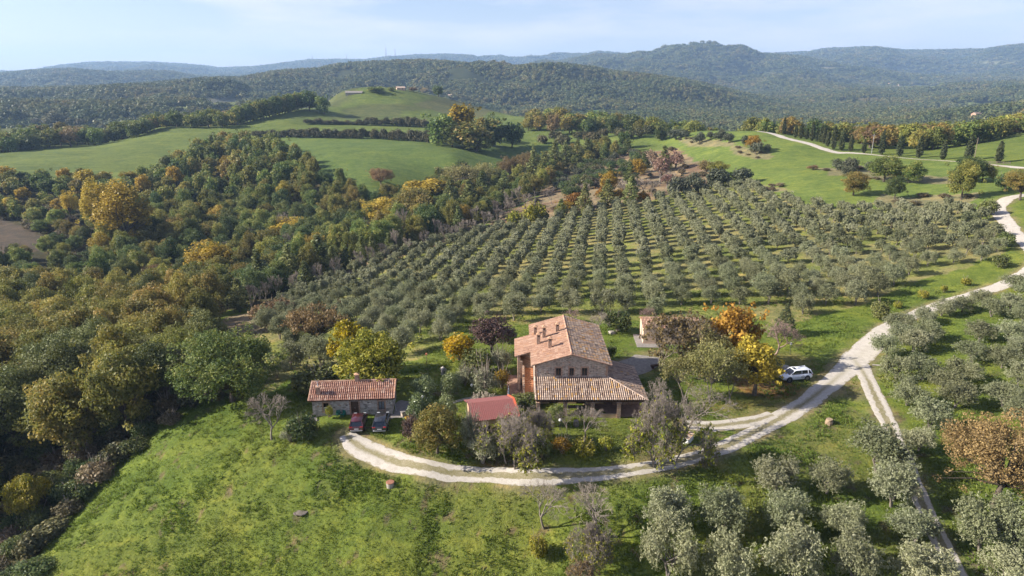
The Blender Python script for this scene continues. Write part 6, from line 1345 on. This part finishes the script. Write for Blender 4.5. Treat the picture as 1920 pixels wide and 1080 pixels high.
for px, py, hp, wp in [(-70, 905, 170, 140), (-90, 1010, 200, 160), (-150, 960, 190, 170)]: big('near_turning', px, py, hp, wp, 'oak_tree', 'shaded oak at the outer margin of the near wood', 'tree', 'oaks at the outer margin of the near wood')
NM = np.array(NAMED); wg = np.random.default_rng(23); pts = np.zeros((0, 2)); lo, hi = Z_FOREST.min(0), Z_FOREST.max(0); tries = 0; cnt = {}
while tries < 26000:
    tries += 1; q = lo+(hi-lo)*wg.random(2)
    if not inside(Z_FOREST, q[0], q[1]) or inside(Z_PLOUGH, q[0], q[1]): continue
    r_ = math.hypot(*q); sp_ = 5.6 if r_ < 150 else (6.3 if r_ < 250 else 7.0)
    if len(pts) and (np.hypot(*(pts-q).T) < sp_).any(): continue
    if (np.hypot(*(NM-q).T) < sp_*.8).any(): continue
    z = float(h_at(*q)); px, py = project(q[0], q[1], z)
    if not (-110 < px < 1250 and py < 1150): continue
    pts = np.vstack([pts, q])
WOOD = {'oak': ("oak_tree", "mid green deciduous tree in the dense wood filling the valley", "mid green trees of the valley wood"),
        'dark_oak': ("dark_oak_tree", "dark green deciduous tree in the dense wood filling the valley", "dark green trees of the valley wood"),
        'turning': ("ochre_oak_tree", "ochre tinted deciduous tree in the dense wood filling the valley", "ochre tinted trees of the valley wood"),
        'poplar': ("poplar_tree", "yellow leaved poplar at the wood's top edge under the left-hand meadow", "yellow poplars under the left-hand meadow"),
        'near_green': ("ash_tree", "green deciduous tree in the near wood above the meadow's shaded edge", "green trees of the near wood"),
        'valley_gold': ("yellow_tree", "soft yellow tree scattered among the green crowns of the valley wood", "yellow trees scattered in the valley wood"),
        'bare_grey': ("bare_tree", "bare grey tree inside the valley wood", "bare trees inside the valley wood")}
n_w = 0
for px, py, hp, wp in [(520, 566, 50, 26), (560, 556, 46, 22), (600, 542, 46, 24), (632, 528, 44, 22), (668, 512, 42, 22), (715, 496, 40, 22), (760, 482, 36, 20), (798, 470, 36, 22), (835, 458, 36, 22), (870, 446, 34, 22), (470, 590, 56, 30), (500, 578, 50, 26), (585, 530, 50, 24), (690, 506, 44, 22), (745, 476, 44, 22), (815, 455, 44, 24), (895, 428, 40, 24), (925, 412, 36, 22), (950, 400, 34, 22), (975, 384, 34, 22)]:
    plant_px('bare_grey', px, py, hp*1.1, wp, "bare_tree", "pale grey slender bare tree along the wood's edge by the grove", "tree", "pale bare trees along the wood's edge")
for q in pts:
    z = float(h_at(*q)); px, py = project(q[0], q[1], z); r_ = math.hypot(*q)
    u_ = wg.random()+.5*(float(vnoise(np.array(q[0]/22), np.array(q[1]/22), 77))-.5)
    front = px < 340 and py > 640
    if front and py > 700 and inside(poly_world([(150, 900), (330, 760), (420, 745), (470, 745), (300, 830), (200, 920), (100, 1060), (-60, 1100), (-60, 840)]), q[0], q[1]): continue
    k = 'oak' if u_ < .42 else ('dark_oak' if u_ < .7 else 'turning')
    hh = 8.2+4.6*wg.random(); ww = 5.8+3.0*wg.random()
    if px < 470 and py < 400 and px < 330 and wg.random() < .22: k = 'poplar'
    elif py > 560 and px < 420: k = 'near_green' if u_ < .35 else 'turning'
    elif py > 430 and px > 420 and wg.random() < .16: k = 'bare_grey'; ww = 4.5
    elif px > 760 and wg.random() < .35: k = 'turning'
    if k in ('oak', 'dark_oak', 'turning') and py < 560 and px < 880 and wg.random() < .05: k = 'valley_gold'
    if px < 330 and py < 400: hh *= .76
    if px > 880: hh *= .78; ww *= .8
    # lower trees towards the ploughed patch and the scrub round it
    if px < 170 and 380 < py < 560: hh *= .62; ww *= .75
    nm, lb, gp = WOOD[k]; far_ = r_ > 330 and k+'_far' in PROTO
    plant(k+'_far' if far_ else k, q[0], q[1], hh*(1.2 if k == 'poplar' else 1), ww, nm, lb, "tree", gp, None, not far_); n_w += 1
print("wood", n_w)
# scrub: round the ploughed patch, and along the shaded rim of the meadow
for q in scatter(poly_world([(-60, 372), (40, 376), (120, 405), (165, 440), (170, 480), (112, 462), (60, 432), (10, 412), (-60, 398)]), 3.6, 46, 61):
    plant('scrub_bush', q[0], q[1], 1.6+1.8*g5.random(), 3.4+2.5*g5.random(), "scrub_bush", "brown scrub bush around the ploughed patch in the valley", "shrub", "scrub round the ploughed patch", None, False)
for q in scatter(poly_world([(480, 745), (420, 752), (360, 762), (320, 800), (210, 880), (130, 970), (70, 1080), (-60, 1100), (-60, 860), (80, 880), (160, 840), (220, 790), (280, 745), (360, 735), (430, 748)]), 2.4, 75, 62):
    k = random.choice(['hedge_bush', 'dark_bush', 'dark_bush', 'hedge_bush', 'scrub_bush']); plant(k, q[0], q[1], 1.3+1.5*g5.random(), 2.6+1.8*g5.random(), "bramble_bush", "shaded bramble bush along the dark rim of the meadow", "shrub", "brambles along the meadow's dark rim", None, False)

for q in scatter(poly_world([(-80, 790), (60, 790), (120, 840), (60, 900), (-80, 900)]), 2.4, 40, 68):
    plant(random.choice(['hedge_bush', 'dark_bush', 'hedge_bush']), q[0], q[1], 1.6+1.6*g5.random(), 3+2*g5.random(), 'bramble_bush', 'shaded bramble bush along the dark rim of the meadow', 'shrub', "brambles along the meadow's dark rim", None, False)

# ------------------------------------------------------------------ hedges, treelines and the cypress road
def hedge(name, pts_px, label, step, h, w, kinds=('hedge_bush',)):
    P = spline([(*cast(px, py)[:2], hh) for px, py, hh in pts_px], step); it = []
    for q in P:
        k = random.choice(kinds); it.append((k, q[0]+random.uniform(-.8, .8), q[1]+random.uniform(-1.2, 1.2), h*q[2]*random.uniform(.7, 1.25), w*random.uniform(.8, 1.2)))
    return merged_plants(name, it, [TWIG, LM['hedge']], 'thing', label, "hedge")
hedge("hedgerow", [(478, 256, .8), (540, 257, .8), (620, 259, 1.1), (700, 260, 1), (780, 265, 1.1), (830, 270, 1.2)], "long dark hedgerow along the top of the middle meadow", 2.2, 5.2, 6)
hedge("hedgerow", [(578, 232, .7), (620, 233, .7), (660, 234, .6), (710, 235, 1.2), (760, 237, 1.3), (800, 239, 1.1)], "shorter dark hedgerow higher up, below the round hill", 2.4, 4.8, 6)
hedge("hedgerow", [(880, 192, .7), (930, 206, .8), (985, 217, .7), (1030, 222, .7)], "thin hedgerow running down the far flank of the round hill", 4, 5, 6)
for px, py, hp, wp, k, lab in [(822, 272, 56, 50, 'oak_far', "greyish green tree at the end of the long hedgerow"), (868, 270, 72, 56, 'bright_far', "brilliant yellow poplar rising from the hedgerow clump"), (848, 276, 44, 40, 'oak_far', "dark tree hugging the brilliant yellow poplar"), (893, 284, 54, 76, 'oak_far', "bulky rounded clump bulging into the middle meadow"), (925, 275, 56, 44, 'dark_oak_far', "dark tree behind the bulky rounded clump"), (960, 276, 44, 44, 'dark_oak_far', "dark low tree past the bulky clump"), (905, 262, 40, 34, 'turning_far', "ochre tree behind the brilliant yellow poplar"),
                              (1036, 253, 38, 32, 'brown_far', "orange brown tree alone in the hedge line beyond the meadow"), (608, 214, 32, 27, 'oak_far', "small round oak alone on the hill's green flank"), (580, 208, 36, 40, 'oak_far', "pair-forming big oak at the end of the hill treeline"), (822, 182, 20, 19, 'dark_oak_far', "dark round tree beside the hilltop house"), (705, 174, 11, 32, 'oak_far', "low dark clump on the summit of the round hill"), (775, 172, 8, 16, 'brown_far', "small brown tree past the orange-pink hilltop house"), (797, 174, 9, 16, 'turning_far', "pale small tree before the hilltop oak"), (735, 171, 7, 14, 'oak_far', "tiny green tree between the summit clump and the hilltop house")]:
    plant_px(k, px, py, hp, wp, "field_tree", lab, "tree", None, False)
FARK = ['oak_far', 'dark_oak_far', 'turning_far', 'turning_far', 'brown_far']
def treeline(rows, label, group, n, seed, hm=(8, 12), kinds=FARK, depth_m=(0, 30), wk=.9):
    """rows: (px, base distance along the ground in metres); trees just beyond that line"""
    g = np.random.default_rng(seed); a = np.array(rows, float)
    for i in range(n):
        t = (i+g.random())/n; px = a[0, 0]+(a[-1, 0]-a[0, 0])*t; d = np.interp(px, a[:, 0], a[:, 1])+depth_m[0]+(depth_m[1]-depth_m[0])*g.random()
        th = az(px); x, y = d*math.sin(th), d*math.cos(th); h = hm[0]+(hm[1]-hm[0])*g.random()
        plant(kinds[g.integers(0, len(kinds))], x, y, h, h*wk*(.8+.4*g.random()), "woodland_tree", label, "tree", group, None, False)
treeline([(-60, 545), (100, 545), (250, 560), (400, 565), (480, 560)], "dull green tree in the line edging the left-hand meadow's crest", "trees behind the left-hand meadow", 90, 71, (8, 13), depth_m=(4, 70), wk=1.1, kinds=['oak_far', 'dark_oak_far', 'turning_far', 'oak_far', 'oak_far', 'brown_far'])
for i in range(22):
    t = i/21; px = 440+125*t; py = 236-30*t
    plant_px(random.choice(['oak_far', 'dark_oak_far']), px, py-1, 30+4*random.random(), 26, "woodland_tree", "dark tree in the line climbing from the meadow to the round hill", "tree", "trees climbing to the round hill", False)
many('hedge_bush', [(70, 238, 16, 24), (88, 238, 18, 22), (110, 238, 26, 44), (132, 239, 18, 20), (150, 239, 16, 20)], "overgrown_bush", "overgrown bush round the ruined hut on the left-hand meadow's crest", "shrub", "bushes round the ruined hut", False)
treeline([(985, 520), (1060, 500), (1130, 480), (1230, 470), (1330, 450), (1440, 400)], "autumn tree in the woods along the crest behind the brown bank", "trees along the crest", 110, 72, (8, 13), ['turning_far', 'oak_far', 'dark_oak_far', 'turning_far', 'oak_far'], (0, 80), 1.0)
treeline([(1010, 470), (1100, 455), (1200, 440)], "dark bush under the crest woods beyond the dry bank", "dark bushes under the crest woods", 14, 75, (4, 6), ['hedge_bush'], (-10, 14), 1.3)
treeline([(1430, 388), (1520, 362), (1600, 336), (1700, 338), (1800, 362), (1960, 430)], "tawny autumn tree in the woods behind the cypress road", "autumn trees behind the cypress road", 150, 73, (7, 10.5), ['turning_far', 'turning_far', 'oak_far', 'turning_far', 'brown_far'], (8, 100), 1.05)
CYP = [(1430, 243, 18, 5), (1440, 246, 16, 5), (1449, 246, 18, 6), (1459, 248, 19, 6), (1469, 252, 26, 7), (1480, 252, 18, 7), (1491, 257, 19, 7), (1501, 259, 23, 8), (1512, 260, 16, 7), (1522, 263, 28, 8), (1531, 264, 20, 7), (1538, 266, 25, 8), (1544, 268, 24, 8), (1551, 273, 20, 8), (1562, 279, 34, 10), (1577, 281, 30, 10), (1594, 283, 24, 8), (1619, 286, 20, 8), (1652, 289, 35, 11), (1686, 292, 30, 12), (1722, 295, 32, 12), (1767, 298, 26, 11), (1815, 300, 38, 14), (1871, 304, 32, 13)]
many('cypress', [(a, b+1, c*1.25, d*1.02) for a, b, c, d in CYP], "cypress_tree", "slim dark cypress in the row beside the white hill road", "cypress", "cypresses beside the hill road")

#@@F0
# ------------------------------------------------------------------ the far woods: a mass nobody could count, covering the hills
LM['far'] = leafmat("far_wood_leaves", [(0, (.022, .034, .014)), (.35, (.045, .058, .020)), (.6, (.075, .078, .026)), (.85, (.11, .09, .032)), (1, (.125, .085, .035))], .012, .25, .2, stand=1.3)
src = bpy.data.collections.new("far_tree_shapes")
for i in range(4):
    g = np.random.default_rng(400+i); c = clumps_ellipsoid(g, 13, 1.0, .95, .42, .26, -.6, .5); v, f, va = leaves(g, c, 95, .26, .2, shell=.6, outw=1.1, up=.3, jit=.1); va = .5+(va-.5)*.5
    o = bpy.data.objects.new("far_tree", mesh_np("far_tree", v, f, LM['far'], va)); src.objects.link(o)
g = np.random.default_rng(99); N = 150000
th = (g.random(N)-.5)*2*R(43); lr = math.log(520)+(math.log(8600)-math.log(520))*g.random(N); r = np.exp(lr); S0 = 1500.
keep = g.random(N) < np.minimum(1, (r/S0)**2)
th, r = th[keep], r[keep]; x, y = r*np.sin(th), r*np.cos(th); z = h_at(x, y)
ang = (GZ-CAM_H)/rg; cmx = np.maximum.accumulate(ang, 1); ti = np.clip(((th-TH[0])/(TH[1]-TH[0])).round().astype(int), 0, NT-1); rj = np.clip(((np.log(r)-math.log(16))/(math.log(13000/16))*(NR-1)).astype(int), 1, NR-1)
vis = (z+12-CAM_H)/r > cmx[ti, rj-1]-.0015
ok = vis & ((wgt[ti, rj] > .32) | ((r > 640) & (fbm(x/60, y/60, 49, 3) > .56) & (wgt[ti, rj] > .02)))
for P in FIELDS: ok &= ~inside(P, x, y)
ok &= ~((r > 560) & (r < 900) & inside(poly_world([(440, 242), (470, 222), (560, 205), (640, 180), (720, 171), (800, 176), (900, 197), (1010, 221), (1000, 240)]), x, y))
ok &= fbm(x/140, y/140, 91, 3) > .2
th, r, x, y, z = th[ok], r[ok], x[ok], y[ok], z[ok]; print("far trees", len(x))
w = np.maximum(9.0, r*.0062)*(.8+.6*g.random(len(x)))
me = bpy.data.meshes.new("far_woodland"); me.vertices.add(len(x)); me.vertices.foreach_set('co', np.stack([x, y, z-.5], 1).astype(np.float32).ravel())
a = me.attributes.new('size', 'FLOAT_VECTOR', 'POINT'); a.data.foreach_set('vector', np.stack([w, w, np.minimum(w*.95, 8+w*.35)], 1).astype(np.float32).ravel())
a = me.attributes.new('turn', 'FLOAT', 'POINT'); a.data.foreach_set('value', (g.random(len(x))*6.28).astype(np.float32))
fw = link("far_woodland", me); tag(fw, kind='stuff')
ng = bpy.data.node_groups.new("scatter_far_trees", 'GeometryNodeTree'); ng.interface.new_socket("Geometry", in_out='INPUT', socket_type='NodeSocketGeometry'); ng.interface.new_socket("Geometry", in_out='OUTPUT', socket_type='NodeSocketGeometry')
gi = ng.nodes.new('NodeGroupInput'); go = ng.nodes.new('NodeGroupOutput'); ip = ng.nodes.new('GeometryNodeInstanceOnPoints'); ci = ng.nodes.new('GeometryNodeCollectionInfo')
ci.inputs['Collection'].default_value = src; ci.inputs['Separate Children'].default_value = True; ci.inputs['Reset Children'].default_value = True; ip.inputs['Pick Instance'].default_value = True
na = ng.nodes.new('GeometryNodeInputNamedAttribute'); na.data_type = 'FLOAT_VECTOR'; na.inputs['Name'].default_value = 'size'
nb_ = ng.nodes.new('GeometryNodeInputNamedAttribute'); nb_.data_type = 'FLOAT'; nb_.inputs['Name'].default_value = 'turn'
cx = ng.nodes.new('ShaderNodeCombineXYZ'); nl = ng.links.new
nl(gi.outputs[0], ip.inputs['Points']); nl(ci.outputs[0], ip.inputs['Instance']); nl(na.outputs[0], ip.inputs['Scale']); nl(nb_.outputs[0], cx.inputs[2])
er = ng.nodes.new('FunctionNodeEulerToRotation'); nl(cx.outputs[0], er.inputs[0]); nl(er.outputs[0], ip.inputs['Rotation']); nl(ip.outputs[0], go.inputs[0])
md = fw.modifiers.new("scatter", 'NODES'); md.node_group = ng

# ------------------------------------------------------------------ grass: tufts in the front meadow and round the garden
TG = leafmat("grass_blades", [(0, (.075, .12, .018)), (.4, (.12, .165, .026)), (.75, (.165, .195, .038)), (1, (.23, .22, .075))], .01, .1, .35)
g = np.random.default_rng(321); n = 90000
th = (g.random(n)-.5)*2*R(42); r = np.exp(math.log(52)+(math.log(150)-math.log(52))*g.random(n)**1.15); x, y = r*np.sin(th), r*np.cos(th)
dn = fbm(x/5, y/5, 77, 3); ok = (g.random(n) < .25+.75*smooth(.35, .65, dn)) & ~inside(Z_FOREST, x, y)
for x0, y0, x1, y1 in [(-26, 74.9, -12, 82.5), (-5.2, 70.6, 2.4, 78.2), (-1, 75.6, 17, 95), (19.5, 99, 31, 106.5)]: ok &= ~((x > x0) & (x < x1) & (y > y0) & (y < y1))
x, y, r, dn = x[ok], y[ok], r[ok], dn[ok]
ti = np.clip(((np.arctan2(x, y)-TH[0])/(TH[1]-TH[0])).round().astype(int), 0, NT-1); rj = np.clip(((np.log(r)-math.log(16))/(math.log(13000/16))*(NR-1)).round().astype(int), 1, NR-1)
ok = rd[ti, rj] > .25; x, y, r, dn = x[ok], y[ok], r[ok], dn[ok]; z = h_at(x, y)
lush = smooth(.45, .7, fbm(x/4, y/4, 31, 4)); nbld = 7; Vs = []
for b_ in range(nbld):
    a = g.random(len(x))*6.283; rr = g.random(len(x))*.26; L_ = (.10+.18*g.random(len(x)))*(.6+.9*lush); ln = .5+.5*g.random(len(x)); wd = .02+.022*g.random(len(x))
    bx, by = x+np.cos(a)*rr, y+np.sin(a)*rr; c_, s_ = np.cos(a+1.3*g.random(len(x))), np.sin(a+1.3*g.random(len(x)))
    p0 = np.stack([bx-s_*wd, by+c_*wd, z-.02], 1); p1 = np.stack([bx+s_*wd, by-c_*wd, z-.02], 1); p2 = np.stack([bx+c_*L_*ln*.45+s_*wd*.7, by+s_*L_*ln*.45-c_*wd*.7, z+L_*.75], 1); p3 = np.stack([bx+c_*L_*ln, by+s_*L_*ln, z+L_*.9], 1)
    Vs.append(np.stack([p0, p1, p2, p3], 1))
Vs = np.concatenate(Vs).reshape(-1, 3); va = np.clip(np.tile(fbm(x/6, y/6, 33, 3)*1.0+.02, nbld)+(g.random(nbld*len(x))-.5)*.35, 0, 1)
tag(link("grass_tufts", mesh_np("grass_tufts", Vs, np.arange(len(Vs)).reshape(-1, 4), TG, va)), kind='stuff'); print("tufts", len(x))


# ------------------------------------------------------------------ haze: one box of even thin air round everything
hz = MB(); hz.box(-9500, -900, -140, 9500, 12600, 520)
m = bpy.data.materials.new("haze_air"); m.use_nodes = True; nt = m.node_tree; nt.nodes.clear(); o_ = nt.nodes.new('ShaderNodeOutputMaterial'); pv = nt.nodes.new('ShaderNodeVolumePrincipled')
pv.inputs['Color'].default_value = (.44, .67, 1.0, 1); pv.inputs['Density'].default_value = HAZE; pv.inputs['Anisotropy'].default_value = .1; nt.links.new(pv.outputs[0], o_.inputs['Volume'])
tag(hz.build("haze", m), kind='stuff')
